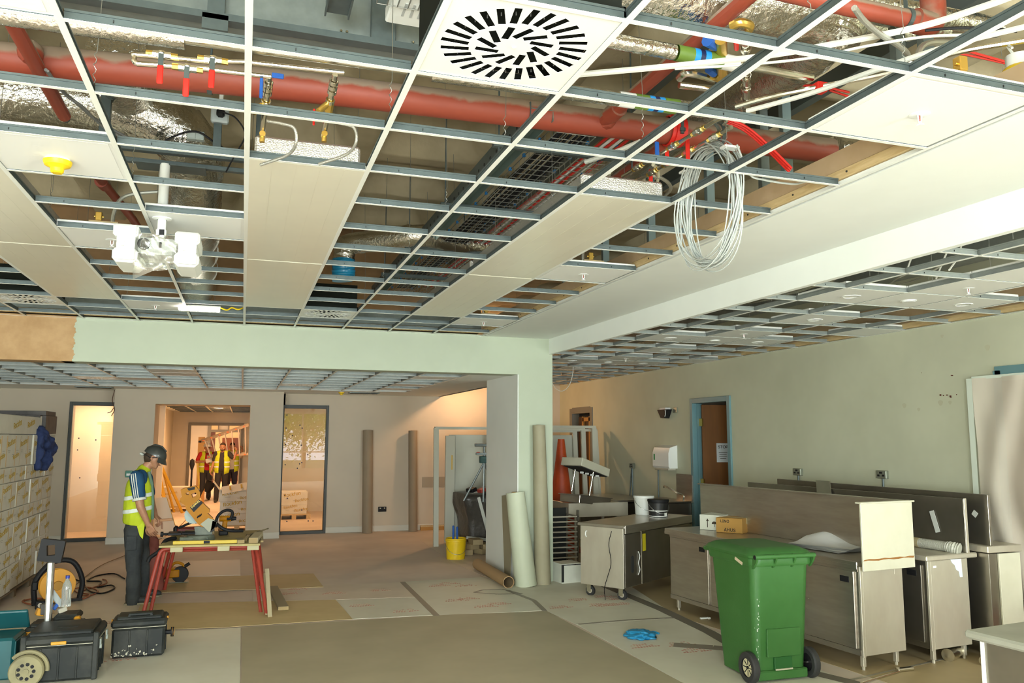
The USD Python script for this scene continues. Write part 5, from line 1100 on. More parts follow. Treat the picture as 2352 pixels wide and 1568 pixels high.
t = thing('work_lamp', 'warm site lamp under the ceiling at the far right corner', 'lamp', (4.42, 16.1, 3.10))
part(t, 'lens', B().ball((4.42, 16.1, 3.10), .07, (1, 1, .6), 14), EM('lamp_glow', (1., .62, .3), 30.), label='glowing lens'); part(t, 'body', B().cyl((4.42, 16.1, 3.13), (4.42, 16.1, 3.22), .06), blackm)
light('SphereLight', 'far_right_lamp', (4.42, 15.95, 3.06), None, WARM, 420, radius=.06)
# central opening: end door frames
gf = M('door_frame_grey', (.24, .22, .17), .5)
d4 = thing('door_4', '', '', (-.8, 28, 0)); stage.GetPrimAtPath(d4.path).SetCustomDataByKey('kind', 'structure')
part(d4, 'jamb', B().box(-1.68, -1.60, 27.94, 28.16, 0, 2.40, c=.004), gf); part(d4, 'jamb', B().box(-.06, .02, 27.94, 28.16, 0, 2.40, c=.004), gf); part(d4, 'head', B().box(-1.60, -.06, 27.94, 28.16, 2.31, 2.40, c=.004), gf)
d5 = thing('door_5', '', '', (-.65, 33, 0)); stage.GetPrimAtPath(d5.path).SetCustomDataByKey('kind', 'structure')
part(d5, 'jamb', B().box(-1.28, -1.16, 32.94, 33.16, 0, 2.55), gf); part(d5, 'jamb', B().box(-.12, -.02, 32.94, 33.16, 0, 2.55), gf); part(d5, 'head', B().box(-1.16, -.12, 32.94, 33.16, 2.44, 2.55).box(-1.16, -.12, 32.94, 33.1, 2.12, 2.22), gf)
part(d5, 'mullion', B().box(-.92, -.87, 32.94, 33.1, 2.22, 2.44).box(-.55, -.50, 32.94, 33.1, 2.22, 2.44), gf); part(d5, 'transom_panel', B().box(-.87, -.55, 33.0, 33.05, 2.22, 2.44), bright)
rb = M('door_redbrown', (.16, .05, .03), .5)
part(d5, 'leaf', B().box(-1.16, -1.0, 33.0, 33.06, 0, 2.12), rb); part(d5, 'leaf', B().box(-.30, -.13, 33.0, 33.05, 0, 1.9), rb)
t = thing('hall_door', 'dark red door standing at the end of the far hall', 'door', (-.6, 37.9, 0)); part(t, 'leaf', B().box(-.85, .1, 37.9, 37.95, 0, 1.9), rb); part(t, 'handle', B().box(-.8, -.76, 37.88, 37.9, .9, 1.05), steelpipe)
# glazed panels
glass = mats['pane_glass'] = usdkit.material(stage, '/World/Looks/pane_glass', {'t': ('transparent_bsdf', {'color': (.96, .97, .95)}), 'g': ('glossy_bsdf', {'color': (1, 1, 1), 'roughness': .0}), 'f': ('fresnel', {'IOR': 1.55}), 'm': ('mix_closure', {})}, [('f.fac', 'm.fac'), ('t.BSDF', 'm.closure1'), ('g.BSDF', 'm.closure2')], surface='m.closure')
dg = M('window_frame_dark', (.045, .05, .045), .5)
def glazed(n, x0, x1, dots, lab):
    w = thing(f'window_{n}', '', '', ((x0+x1)/2, YK, 0)); stage.GetPrimAtPath(w.path).SetCustomDataByKey('kind', 'structure')
    for s, (a, b, c, d) in {'jamb': (x0, x0+.05, 0, 2.6), 'jamb_': (x1-.05, x1, 0, 2.6), 'head': (x0+.05, x1-.05, 2.53, 2.6), 'sill': (x0+.05, x1-.05, 0, .06)}.items(): part(w, s.strip('_'), B().box(a, b, YK-.03, YK+.1, c, d, c=.003), dg)
    part(w, 'pane', B().box(x0+.05, x1-.05, YK+.02, YK+.026, .06, 2.53), glass, smooth=False)
    db = B()
    for px, py in dots: p = at(px, py, y=YK+.018); db.cyl(p, p+V(0, .002, 0), .013, n=10)
    part(w, 'sticker_dots', db, M('dot_navy', (.02, .025, .06), .6), kind='stuff')
glazed(1, -3.12, -2.27, ((181, 1006), (220, 1010), (178, 1033), (183, 1097)), '')
glazed(2, .74, 1.68, ((659, 953), (657, 983), (672, 1000), (689, 976), (694, 983), (692, 1022), (656, 1021), (707, 1044), (693, 1062), (688, 1065), (655, 1067), (683, 1075), (660, 1144), (654, 1137), (693, 1171), (659, 1197), (708, 1196), (719, 1196)), '')
# pallet of boxes behind the right pane
ochre = M('print_ochre', (.52, .34, .03), .7)
boxw = M('box_white_card', (.74, .72, .62), .75, col2=(.68, .66, .56), scale=5)
inkg = M('print_grey', (.42, .40, .34), .8)
def print_face(t, w, h, o, x, y, big=.07, words=('Rockfon',), lines=True):
    """printing on one face of a box: o the face's lower left corner"""
    x, y, o = np.asarray(x, float), np.asarray(y, float), np.asarray(o, float); nrm = np.cross(x, y)
    b = B()
    for k, (u, v, s, a) in enumerate(((.08, .60, 1, .16), (.52, .22, .8, .16))):
        if h < .2 and k == 0: continue
        ca, sa = math.cos(a), math.sin(a); b.text(words[0], min(big*s, h*.3), o+x*u*w+y*v*h+nrm*.0012, x=x*ca+y*sa, y=y*ca-x*sa)
    part(t, 'print', b, ochre)
    if lines:
        l = B()
        for k in range(3): l.obox(o+x*w*(.22+.3*k)+y*h*(.50-.12*(k % 2))+nrm*.0012, (w*.16, .006, .0012), [x, y, nrm]); l.obox(o+x*w*(.22+.3*k)+y*h*(.44-.12*(k % 2))+nrm*.0012, (w*.12, .005, .0012), [x, y, nrm])
        part(t, 'small_print', l, inkg)
def pboard(t, x0, x1, y0, y1, m=pine):
    for k in range(5): part(t, 'deck_board', B().box(x0, x1, y0+(y1-y0-.1)*k/4, y0+(y1-y0-.1)*k/4+.1, .10, .12), m)
    for k in range(3): part(t, 'bearer', B().box(x0+(x1-x0-.1)*k/2, x0+(x1-x0-.1)*k/2+.1, y0, y1, .0, .10), m)
t = thing('pallet', 'pine pallet under the printed boxes behind the right pane', 'pallet', (1.3, 20.4, 0)); pboard(t, .85, 1.62, 20.0, 20.9)
for k, (z, h, w, lab) in enumerate(((.122, .20, .58, 'lower printed white box on the pallet behind the right pane'), (.324, .32, .60, 'upper printed white box on the pallet behind the right pane'))):
    t = thing('printed_box', lab, 'box', (1.24, 20.1, z), group='white printed boxes'); part(t, 'body', B().box(1.24-w/2, 1.24+w/2, 20.1, 20.7, z, z+h, c=.004), boxw); print_face(t, w, h, (1.24-w/2, 20.1, z), (1, 0, 0), (0, 0, 1), .075)
# opening: boxes at the right, ladder, boards at the left
t = thing('pallet', 'pine pallet under the open boxes in the opening', 'pallet', (-.1, 18.3, 0)); pboard(t, -.5, .42, 17.85, 18.6)
zz = .122
for k, (h, dx) in enumerate(((.24, 0), (.24, .03), (.20, .0))):
    t = thing('printed_box', ('bottom', 'middle', 'top')[k]+' closed printed white box of the pile at the right of the opening', 'box', (0, 18.2, zz), group='white printed boxes'); part(t, 'body', B().box(-.42+dx, .38+dx*.3, 17.9, 18.5, zz, zz+h, c=.004), boxw); print_face(t, .8, h, (-.42+dx, 17.9, zz), (1, 0, 0), (0, 0, 1), .07); zz += h+.002
t = thing('open_box', 'torn open white box with raised flaps on top of the pile in the opening', 'box', (0, 18.2, zz), group='white printed boxes')
part(t, 'body', B().box(-.40, .36, 17.92, 18.48, zz, zz+.05, c=.003), boxw)
part(t, 'flap', B().obox((.02, 17.86, zz+.10), (.78, .26, .006), [(.985, 0, .17), (-.09, .85, .52), (-.14, -.53, .84)]), boxw); part(t, 'flap', B().obox((-.46, 18.15, zz+.10), (.26, .5, .006), [(-.6, 0, .8), (0, 1, 0), (-.8, 0, -.6)]), boxw)
fb = B(); 
for k in range(3): fb.obox((-.2+.22*k, 17.84, zz+.08+.035*k), (.035, .14, .004), [(.985, 0, .17), (-.09, .85, .52), (-.14, -.53, .84)])
part(t, 'print', fb, ochre)
yl = M('ladder_yellow', (.62, .36, .02), .45)
t = thing('step_ladder', 'yellow fibreglass step ladder standing inside the opening at the left', 'ladder', (-1.4, 18, 0))
tp_ = at(364, 1012, y=21.9)
L1a, L1b = at(357, 1040, y=21.9), at(385, 1183, z=.0); L2a, L2b = at(366, 1060, y=22.1), at(419, 1178, z=.0)
part(t, 'stile', B().bar(at(364, 1015, y=21.9), at(352, 1181, z=0), .035, .06), yl); part(t, 'stile', B().bar(L1a, L1b, .045, .07), yl); part(t, 'rear_stile', B().bar(L2a, L2b, .04, .06), yl); part(t, 'rear_stile', B().bar(L1a+V(.05, .2, 0), at(400, 1176, z=0), .035, .05), yl)
for k in range(5):
    s = .15+.18*k; a = at(364, 1015, y=21.9)*(1-s)+at(352, 1181, z=0)*s; b = L1a*(1-s)+L1b*s; part(t, 'tread', B().bar(a, b, .07, .03), yl)
part(t, 'top_cap', B().obox(tp_, (.07, .1, .05), c=.008), blackm)
t = thing('pallet', 'pine pallet at the foot of the yellow ladder', 'pallet', (-1.5, 23.5, 0)); pboard(t, -2.0, -1.1, 23.0, 23.8)
t = thing('printed_box', 'printed white box on the pallet behind the yellow ladder', 'box', (-1.6, 23.4, .122), group='white printed boxes'); part(t, 'body', B().box(-1.95, -1.25, 23.1, 23.7, .122, .62, c=.004), boxw); print_face(t, .70, .49, (-1.95, 23.1, .122), (1, 0, 0), (0, 0, 1), .06)
t = thing('white_board', 'white tapered board leaning by the ladder beside the worker', 'board', (-1.4, 17.6, 0)); part(t, 'sheet', B().prism([(-1.62, .98), (-1.42, .98), (-1.18, .25), (-1.62, .25)], 0, .02, ax=[(1, 0, 0), (0, 0, 1), (0, -1, 0)], o=(.02, 17.62, -.24)), bright); part(t, 'back_edge', B().bar((-1.40, 17.63, .74), (-1.16, 17.63, .01), .02, .02), yl)
t = thing('orange_board', 'orange wedge shaped ply leaning left of the saw head', 'board', (-1.0, 20, 0)); part(t, 'sheet', B().prism([(-1.12, 0), (-.80, 0), (-.80, .72)], 0, .02, ax=[(1, 0, 0), (0, 0, 1), (0, -1, 0)], o=(.0, 20.4, .02)), M('orange_ply', (.50, .22, .03), .6)); part(t, 'foot', B().box(-1.12, -.78, 20.37, 20.43, 0, .02), pine)
t = thing('oar_handle', 'dark paddle shaped tool standing left of the far door frame', 'tool', (-1.05, 21, .3)); p, q = at(441, 1070, y=21), at(438, 1130, y=21); part(t, 'shaft', B().cyl(V(q[0], 21, 0), p, .022, n=8), blackm); part(t, 'blade', B().lathe([(0, .28), (.05, .24), (.06, .14), (.03, .02), (.02, 0)], p-V(0, 0, .1), 14), blackm)
t = thing('orange_door', 'orange brown door leaf leaning in the far hall', 'door', (-1.4, 30, 0)); p, q = at(456, 1000, y=30), at(468, 1103, y=30); part(t, 'leaf', B().box(p[0], p[0]+.22, 30, 30.05, .25, p[2]-.05), M('door_orange_far', (.50, .22, .03), .5)); part(t, 'trolley', B().box(p[0]-.1, p[0]+.35, 29.7, 30.3, .18, .25), yl)
for x in (p[0]+.0, p[0]+.25): part(t, 'wheel', B().tube([(x-.02, 29.75, .09), (x+.02, 29.75, .09)], .09, 16), blackm)
part(t, 'bar', B().bar((p[0]+.0, 29.8, 1.1), (p[0]+.12, 29.75, .25), .05, .05), yl)

# ---------------------------------------------------------------- things against the back wall
for x, w, lab in ((2.49, .105, 'left of two brown rolls standing against the back wall'), (3.44, .092, 'right of two brown rolls standing against the back wall, in warm light')):
    t = thing('paper_roll', lab, 'roll', (x, 16.8, 0), group='brown rolls at the back wall'); part(t, 'roll', B().tube([(x+.01, 16.78, 0), (x-.015, 16.86, 2.09)], w, 28), M('roll_dark', (.30, .235, .155), .75, col2=(.27, .21, .14), scale=3)); part(t, 'core', B().cyl((x-.015, 16.86, 2.09), (x-.015, 16.86, 2.095), .04), kraft)
t = thing('socket_outlet', 'black double socket low on the back wall between the rolls', 'socket', (2.76, 16.97, .5)); p = at(878, 1169, y=16.99); part(t, 'plate', B().box(p[0]-.085, p[0]+.085, 16.975, 16.999, p[2]-.05, p[2]+.05, c=.004), blackm); part(t, 'switch', B().box(p[0]-.06, p[0]-.03, 16.97, 16.976, p[2]+.01, p[2]+.035).box(p[0]+.03, p[0]+.06, 16.97, 16.976, p[2]+.01, p[2]+.035), steelpipe)
t = thing('wall_patch', 'grey plaster band on the warm lit back wall', 'patch', (3.9, 16.99, 1.1)); a, b = at(970, 1096, y=16.99), at(1031, 1118, y=16.99); part(t, 'band', B().box(a[0], b[0], 16.992, 16.9995, b[2], a[2]), M('patch_grey', (.36, .31, .23), .85)); part(t, 'edge', B().box(a[0], b[0], 16.991, 16.9995, a[2], a[2]+.008), M('patch_edge', (.42, .36, .27), .85))
t = thing('timber_plate', 'orange timber sole plate at the foot of the back wall', 'timber', (3.9, 16.95, 0)); a, b = at(965, 1215, y=16.95), at(1030, 1215, y=16.95); part(t, 'plank', B().box(a[0], b[0], 16.88, 16.98, .0, .07, c=.004), M('plate_orange', (.46, .24, .06), .7)); part(t, 'strip', B().box(a[0], b[0], 16.9, 16.98, .07, .10), pine)
t = thing('call_point', 'small green call point box on the wall behind the worker', 'call point', (-1.95, 16.39, 1.28)); p = at(298, 1088, y=16.4); part(t, 'box', B().box(p[0]-.07, p[0]+.05, 16.36, 16.399, p[2]-.06, p[2]+.06, c=.006), M('green_box', (.01, .20, .12), .4)); part(t, 'plate', B().box(p[0]-.05, p[0]+.03, 16.356, 16.361, p[2]-.03, p[2]+.01), whitepl)
t = thing('loose_wires', 'dark loose wires hanging beside the left glazed panel', 'wires', (-2.3, 16.35, 2.7))
for px in ([(263, 896), (258, 920), (263, 940), (256, 955)], [(262, 935), (255, 945), (247, 948)]): part(t, 'wire', B().tube(path(px, 5, y=16.36), .007, 5), M('wire_brown', (.10, .05, .03), .6))

# ---------------------------------------------------------------- floor coverings
def sheet(name, lab, poly, z0, z1, m, group=None, printed=0, seed=1, a=0.):
    t = thing(name, lab, 'floor sheet', (poly[0][0], poly[0][1], z0), group=group)
    part(t, 'sheet', B().prism(poly, z0, z1), m)
    if printed:
        r_ = random.Random(seed); b = B(); P = Polygon(poly)
        x0, y0, x1, y1 = P.bounds; n = 0
        while n < printed:
            x, y = r_.uniform(x0, x1), r_.uniform(y0, y1)
            if not P.buffer(-.22).contains(Point(x, y)): 
                x0 += .0; n += .1; continue
            n += 1
            for j in range(4):
                L = (.30, .22, .26, .18)[j]; 
                for q in range(int(L/.03)):
                    if r_.random() < .85: b.obox(rz(V(-L/2+.03*q, .035*j, 0), a, (x, y, z1+.0006)), (.021, .012 if j else .022, .001), [(math.cos(a), math.sin(a), 0), (-math.sin(a), math.cos(a), 0), (0, 0, 1)])
        if b.n: part(t, 'red_print', b, M('print_red', (.46, .20, .14), .8), kind='stuff', label='faded red printing')
    return t
pb_ = M('protection_board', (.70, .68, .56), .55, col2=(.62, .59, .47), scale=1.6, detail=8)
pb2 = M('protection_board_dusty', (.70, .61, .49), .65, col2=(.62, .53, .42), scale=1.8, detail=8)
lino = M('grey_lino', (.42, .37, .25), .6, col2=(.36, .315, .21), scale=1.6, detail=9)
hard = M('hardboard', (.58, .45, .23), .65, col2=(.50, .38, .18), scale=2.5, detail=8)
sheet('floor_lining', 'large grey brown lining sheet in the foreground of the floor', [(.07, 8.93), (2.3, 8.86), (3.34, 8.70), (3.36, 7.9), (3.42, 5.9), (3.9, 4.4), (.07, 4.4)], .002, .006, lino)
FG = 'white floor protection boards'
sheet('protection_board', 'white board strip behind the hardboard, left of the taped joint, rear one', [(.2, 11.15), (2.13, 11.0), (2.12, 9.95), (1.0, 10.1), (.2, 10.3)], .002, .005, pb2, FG, 4, 3)
sheet('protection_board', 'white board left of the taped joint, front one beside the hardboard', [(.9, 10.08), (2.12, 9.93), (2.08, 8.90), (.9, 9.0)], .002, .0055, pb_, FG, 3, 4)
sheet('protection_board', 'white printed board right of the taped joint before the tube', [(2.14, 11.02), (3.30, 11.05), (3.36, 9.75), (3.32, 8.74), (2.10, 8.88)], .002, .0058, pb_, FG, 7, 5)
sheet('protection_board', 'white printed board in front of the pillar and trolley', [(3.33, 11.0), (3.58, 10.43), (4.1, 10.43), (4.98, 10.0), (4.60, 7.96), (3.40, 8.0), (3.34, 8.7)], .003, .006, pb_, FG, 7, 6)
sheet('protection_board', 'white printed board beside the green bin with the blue rag', [(3.40, 7.98), (4.59, 7.94), (4.75, 5.2), (3.75, 4.8), (3.42, 5.9)], .003, .0065, pb_, FG, 5, 7)
sheet('protection_board', 'white printed board before the black tool boxes', [(-1.3, 9.0), (.06, 8.93), (.06, 5.0), (-2.2, 5.0), (-2.2, 8.6)], .002, .0062, pb_, FG, 6, 8)
sheet('protection_board', 'dusty board under the worker and the cable reel', [(-2.45, 12.9), (-1.2, 12.4), (-1.1, 10.6), (-.95, 9.1), (-2.3, 8.7), (-2.45, 10.0)], .001, .004, pb2, FG, 2, 9)
sheet('protection_board', 'square white board on the floor under the far side of the bench', [(-1.07, 13.9), (.04, 13.78), (.05, 12.25), (-1.0, 12.4)], .001, .004, M('board_white_far', (.78, .70, .60), .6), FG)
sheet('protection_board', 'narrow dusty board running along the left side of the pillar', [(3.30, 15.4), (4.9, 15.4), (4.9, 12.1), (3.6, 12.1), (3.56, 10.6), (3.32, 11.05), (3.2, 12.4)], .001, .0035, pb2, FG, 3, 10)
sheet('hardboard_sheet', 'rear tan hardboard sheet under the bench', [(-1.1, 12.3), (1.04, 12.04), (1.08, 10.95), (-1.12, 11.2)], .0062, .0095, hard, 'tan hardboard sheets')
sheet('hardboard_sheet', 'front tan hardboard sheet under the bench, with a dust film', [(-1.05, 10.5), (1.14, 10.05), (1.2, 8.96), (-.1, 8.98), (-1.0, 9.12)], .0066, .010, hard, 'tan hardboard sheets')
def tape(lab, pts, w, m, z=.0075):
    t = thing('floor_tape', lab, 'tape', (*pts[0], z), group='grey floor tape'); b = B()
    for k, (a, c) in enumerate(zip(pts, pts[1:])): part(t, 'strip', B().bar((*a, z+.0002*k), (*c, z+.0002*k), w, .001), m)
gtp = M('tape_floor', (.25, .22, .17), .5)
tape('grey tape over the joint in the middle of the white boards', [(2.13, 11.0), (2.10, 8.85)], .07, gtp)
tape('crumpled tape loop before the pale roll', [(2.85, 10.0), (3.10, 9.80), (3.40, 9.72), (3.25, 10.1), (3.0, 10.12), (2.85, 10.0)], .03, gtp, .0085); tape('torn grey tape running from the pale roll to the lining sheet', [(3.30, 10.0), (3.40, 9.3), (3.32, 8.72)], .06, gtp)
tape('short grey tape across the boards at the right', [(3.42, 8.0), (4.0, 8.02), (4.58, 7.96)], .04, gtp)
tape('wide dark tape along the edge of the kitchen floor', [(4.62, 9.9), (4.62, 8.4), (4.55, 7.3), (4.40, 6.3), (4.9, 5.0)], .13, M('tape_dark', (.17, .15, .115), .6), .008)
tape('thin metal trim strip on the floor at the bottom right', [(4.3, 5.45), (6.3, 5.85)], .03, steel2, .004)
tape('torn dark strip behind the green bin', [(3.95, 6.95), (4.25, 6.75), (4.55, 6.5)], .16, gtp, .008)
t = thing('blue_rag', 'crumpled blue plastic rag on the floor left of the green bin', 'rag', (3.83, 7.35, .01)); S_ = trimesh.creation.icosphere(4, 1.); v = np.array(S_.vertices); w_ = meshkit.fbm(v*2.6, 4, 5); v = v*(.45+.9*w_[:, None]); v = np.c_[v[:, 0]*.17, v[:, 1]*.16, np.maximum(v[:, 2], -.12)*.06]+[3.80, 7.33, .018]
part(t, 'rag', B().add(v, S_.faces), M('rag_blue', (.02, .26, .50), .4), smooth=True); part(t, 'tail', B().tube(spline([(3.9, 7.38, .012), (3.98, 7.42, .02), (4.02, 7.36, .012)], 4), .012, 5), mats['rag_blue'])
t = thing('litter_scrap', 'small white plastic scrap on the kitchen floor', 'litter', (4.82, 7.82, .01)); part(t, 'scrap', B().obox((4.82, 7.82, .014), (.09, .03, .018), c=.004), whitepl); part(t, 'end', B().obox((4.87, 7.80, .016), (.03, .035, .02), c=.004), whitepl)
t = thing('chrome_bottles', 'chrome tubes lying under the second counter at the right', 'tube', (6.2, 5.8, .05)); part(t, 'tube', B().cyl((5.98, 5.72, .055), (6.3, 5.86, .055), .055, n=18), steelpipe); part(t, 'tube', B().cyl((6.15, 5.5, .045), (6.4, 5.6, .045), .045, n=18), steelpipe)
t = thing('door_handle_part', 'chrome lever with a long rod lying on the kitchen floor', 'lever', (5.2, 5.5, .01)); part(t, 'rod', B().cyl((4.75, 5.42, .012), (5.30, 5.58, .014), .008, n=8), steelpipe); part(t, 'head', B().obox((5.38, 5.60, .02), (.17, .05, .025), c=.008), steelpipe)
# ---------------------------------------------------------------- left side: boxes, tools, bench, saw
SX = -2.58
LAY = [(.105, .31), (.417, .18), (.599, .31), (.911, .18), (1.093, .31), (1.405, .18), (1.587, .385)]
ordn = ['lowest', 'second', 'third', 'fourth', 'fifth', 'sixth', 'top']
posn = ['nearest the camera', 'second from the camera', 'third from the camera', 'fourth from the camera', 'fifth from the camera', 'farthest from the camera']
protos = {}
def stackbox(h, w, loc, lab):
    key = (h, w)
    if key in protos: return dup(protos[key], 'printed_box', loc, 0, lab, 'white printed boxes stacked at the left')
    t = protos[key] = thing('printed_box', lab, 'box', loc, 0, 'white printed boxes stacked at the left', local=True)
    part(t, 'body', B().box(-.58, 0, -w/2, w/2, 0, h-.003, c=.005), boxw)
    print_face(t, w, h, (0, -w/2, 0), (0, 1, 0), (0, 0, 1), .062); part(t, 'strip', B().box(-.0005, .0012, -w/2+.02, -w/2+.05, .01, h-.02).box(-.0005, .0012, w*.12, w*.12+.035, .01, h-.02), tp)
    part(t, 'end_print', B().text('Rockfon', min(.07, h*.3), (-.5, -w/2-.0005, h*.4), x=(1, 0, 0), y=(0, 0, 1)), ochre)
    return t
rr = random.Random(2)
for i, (z, h) in enumerate(LAY):
    w = .62 if i % 2 == 0 else .50; y = 10.0+(.0 if i % 2 == 0 else .12); k = 0
    while y+w < 13.75 and k < 6:
        stackbox(h, w, (SX+rr.uniform(-.012, .012), y+w/2, z), f'white printed box in the left stack, {ordn[i]} layer, {posn[k]}'); y += w+.008; k += 1
t = thing('pallet', 'dusty pallet base under the tall stack of printed boxes at the left', 'pallet', (SX, 11.8, 0)); dpal = M('pallet_dusty', (.22, .17, .11), .85)
for k in range(5): part(t, 'deck_board', B().box(SX-.56+.12*k, SX-.47+.12*k, 10.0, 13.72, .08, .10), dpal)
for k in range(6): part(t, 'bearer', B().box(SX-.56, SX+.01, 10.0+.72*k, 10.1+.72*k, 0, .08), dpal)
t = thing('printed_box', 'printed white box lying alone on top of the left stack', 'box', (SX, 10.9, 1.975), group='white printed boxes'); a = at(40, 960, x=SX); part(t, 'body', B().box(SX-.55, SX+.0, 10.2, 12.25, 1.975, 2.20, c=.005), boxw); part(t, 'print', B().text('Rockfon', .07, (SX+.001, 10.9, 2.03), x=(0, .98, .17), y=(0, -.17, .98)).text('Rockfon', .07, (SX+.001, 11.55, 2.05), x=(0, .98, .17), y=(0, -.17, .98)), ochre)
t = thing('black_tray', 'dusty black tray standing behind the top box of the left stack', 'tray', (SX-.2, 12.6, 1.98)); dbk = M('dusty_black', (.05, .045, .045), .6, col2=(.12, .11, .10), scale=4); part(t, 'top', B().box(SX-.7, SX+.04, 12.30, 12.9, 2.23, 2.29, c=.004), dbk); part(t, 'side', B().box(SX-.0, SX+.05, 12.28, 12.95, 1.98, 2.23, c=.004), dbk); part(t, 'face', B().box(SX-.7, SX-.02, 12.27, 12.29, 1.98, 2.23), dbk)
nav = M('navy_cloth', (.015, .03, .10), .85, col2=(.03, .05, .15), scale=8, bump=.3, bscale=40)
t = thing('jacket', 'crumpled navy blue jacket draped over the corner of the left stack', 'jacket', (SX, 12.6, 1.8))
def blob(pts, rad, seed, amp=.05, sub=3):
    m = m3.Manifold.batch_hull if False else None
    ms = [m3.Manifold.hull(m3.Manifold.sphere(r0, 14).translate(list(map(float, p0)))+m3.Manifold.sphere(r1, 14).translate(list(map(float, p1)))) if False else m3.Manifold.batch_hull([m3.Manifold.sphere(r0, 14).translate(list(map(float, p0))), m3.Manifold.sphere(r1, 14).translate(list(map(float, p1)))]) for (p0, r0), (p1, r1) in zip(list(zip(pts, rad)), list(zip(pts, rad))[1:])]
    M_ = m3.Manifold.batch_boolean(ms, m3.OpType.Add).refine_to_length(.03); k = M_.to_mesh()
    tm = trimesh.Trimesh(k.vert_properties[:, :3], k.tri_verts, process=True); trimesh.smoothing.filter_taubin(tm, iterations=6)
    v = np.array(tm.vertices); v += tm.vertex_normals*((meshkit.fbm(v*11, 3, seed)-.5)*amp*1.8)[:, None]
    return v, tm.faces
X1 = SX-.01; JY = -.42
part(t, 'body', blob([(X1-.25, 11.93, 2.02), (X1, 12.13, 2.0), (X1+.04, 12.33, 1.88), (X1+.05, 12.53, 1.78), (X1+.04, 12.43, 1.66)], [.05, .09, .11, .12, .09], 3), nav, smooth=True)
part(t, 'sleeve', blob([(X1+.03, 12.13, 1.95), (X1+.05, 12.10, 1.75), (X1+.04, 12.08, 1.55)], [.06, .055, .045], 5), nav, smooth=True); part(t, 'sleeve', blob([(X1+.04, 12.46, 1.75), (X1+.06, 12.42, 1.62), (X1+.05, 12.38, 1.54)], [.08, .07, .06], 6), nav, smooth=True)

# tool chests
tbk = M('tool_black', (.018, .021, .020), .55, spec=.25, col2=(.07, .07, .058), scale=3.5, detail=9, lo=.42, hi=.78)
org = M('tool_orange', (.62, .28, .015), .45)
dirt = M('dried_paint', (.48, .46, .36), .9)
def chest(name, lab, loc, a, sx, sy, sz):
    t = thing(name, lab, 'tool box', loc, a, local=True)
    lidz = sz*.74
    part(t, 'body', B().box(0, sx, 0, sy, .012, lidz, c=.02), tbk)
    part(t, 'lid', B().box(-.012, sx+.012, -.012, sy+.012, lidz+.004, sz*.93, c=.02).box(.03, sx-.03, .03, sy-.03, sz*.9, sz, c=.012), tbk)
    rb = B(); n = int(sx/.11)
    for k in range(1, n): rb.box(k*sx/n-.008, k*sx/n+.008, -.008, .004, .03, lidz-.02, c=.003)
    part(t, 'ribs', rb, tbk); rb = B(); n = int(sy/.1)
    for k in range(1, n): rb.box(sx-.004, sx+.008, k*sy/n-.012, k*sy/n+.012, .03, lidz-.02, c=.003)
    part(t, 'side_ribs', rb, tbk)
    part(t, 'seam', B().box(-.006, sx+.006, -.006, sy+.006, lidz, lidz+.004), dirt)
    return t
t = chest('rolling_chest', 'large dusty black rolling tool chest with a wheel and orange latch', (-1.58, 7.42, 0), .0, .52, .50, .395)
part(t, 'latch', B().box(.20, .31, -.018, -.008, .30, .325, c=.004), org, label='orange latch'); part(t, 'latch', B().box(.36, .46, .50, .52, .33, .36, c=.004), org, label='orange latch')
for y in (.06, .38): part(t, 'hasp', B().box(.538, .552, y, y+.05, .26, .31, c=.003).box(.536, .556, y+.01, y+.04, .23, .27, c=.004), M('hasp_steel', (.5, .55, .5), .4, .6))
part(t, 'grip_recess', B().box(.20, .36, .16, .24, .385, .397), darkm)
part(t, 'corner_post', B().box(.50, .545, -.018, .02, .012, .38, c=.008).box(-.015, .03, -.018, .02, .012, .38, c=.008), tbk)
w = part(t, 'wheel', B().lathe([(.07, -.03), (.115, -.03), (.125, -.015), (.125, .015), (.115, .03), (.07, .03)], (.05, -.045, .125), 34, ax=(0, 1, 0)), M('wheel_tan', (.28, .25, .13), .7, col2=(.2, .18, .1), scale=6))
part(w, 'rim', B().lathe([(0, -.02), (.085, -.02), (.085, .02), (0, .02)], (.05, -.045, .125), 30, ax=(0, 1, 0)), mats['wheel_tan']); hb = B()
for k in range(9): a = k*2*math.pi/9; hb.cyl((.05+.055*math.cos(a), -.067, .125+.055*math.sin(a)), (.05+.055*math.cos(a), -.064, .125+.055*math.sin(a)), .014, n=8)
part(w, 'holes', hb, blackm); part(w, 'hub', B().cyl((.05, -.075, .125), (.05, -.06, .125), .022, n=16), mats['wheel_tan']); part(t, 'wheel_arch', B().tube([(.05+.14*math.cos(a), -.02, .125+.14*math.sin(a)) for a in np.linspace(-.1, 2.4, 16)], .016, 8), mats['wheel_tan'])
t = chest('tool_case', 'black lidded tool case with paint splashes, right of the rolling chest', (-1.02, 8.00, 0), .02, .43, .30, .36)
part(t, 'handle', B().box(.12, .32, .04, .07, .362, .385, c=.006).box(.12, .14, .04, .07, .34, .37).box(.30, .32, .04, .07, .34, .37), tbk)
part(t, 'clip', B().box(.435, .45, .10, .13, .31, .33, c=.003), org, label='orange clip'); part(t, 'clip', B().box(-.02, -.008, .10, .13, .30, .33, c=.003), org, label='orange clip')
part(t, 'peg', B().cyl((.43, .10, .19), (.48, .10, .19), .02).cyl((.475, .10, .19), (.50, .10, .19), .042, n=18), blackm); part(t, 'peg_rim', B().cyl((.488, .10, .19), (.503, .10, .19), .044, .03, n=18), org)
sc = B()
for k in range(34): sc.obox((abs(rr.gauss(.18, .12)) % .42, -.0095, .03+abs(rr.gauss(0, .04))), (rr.uniform(.004, .018), .002, rr.uniform(.004, .018)), tilt(rr.uniform(0, 3)))
part(t, 'splashes', sc, dirt, kind='stuff')
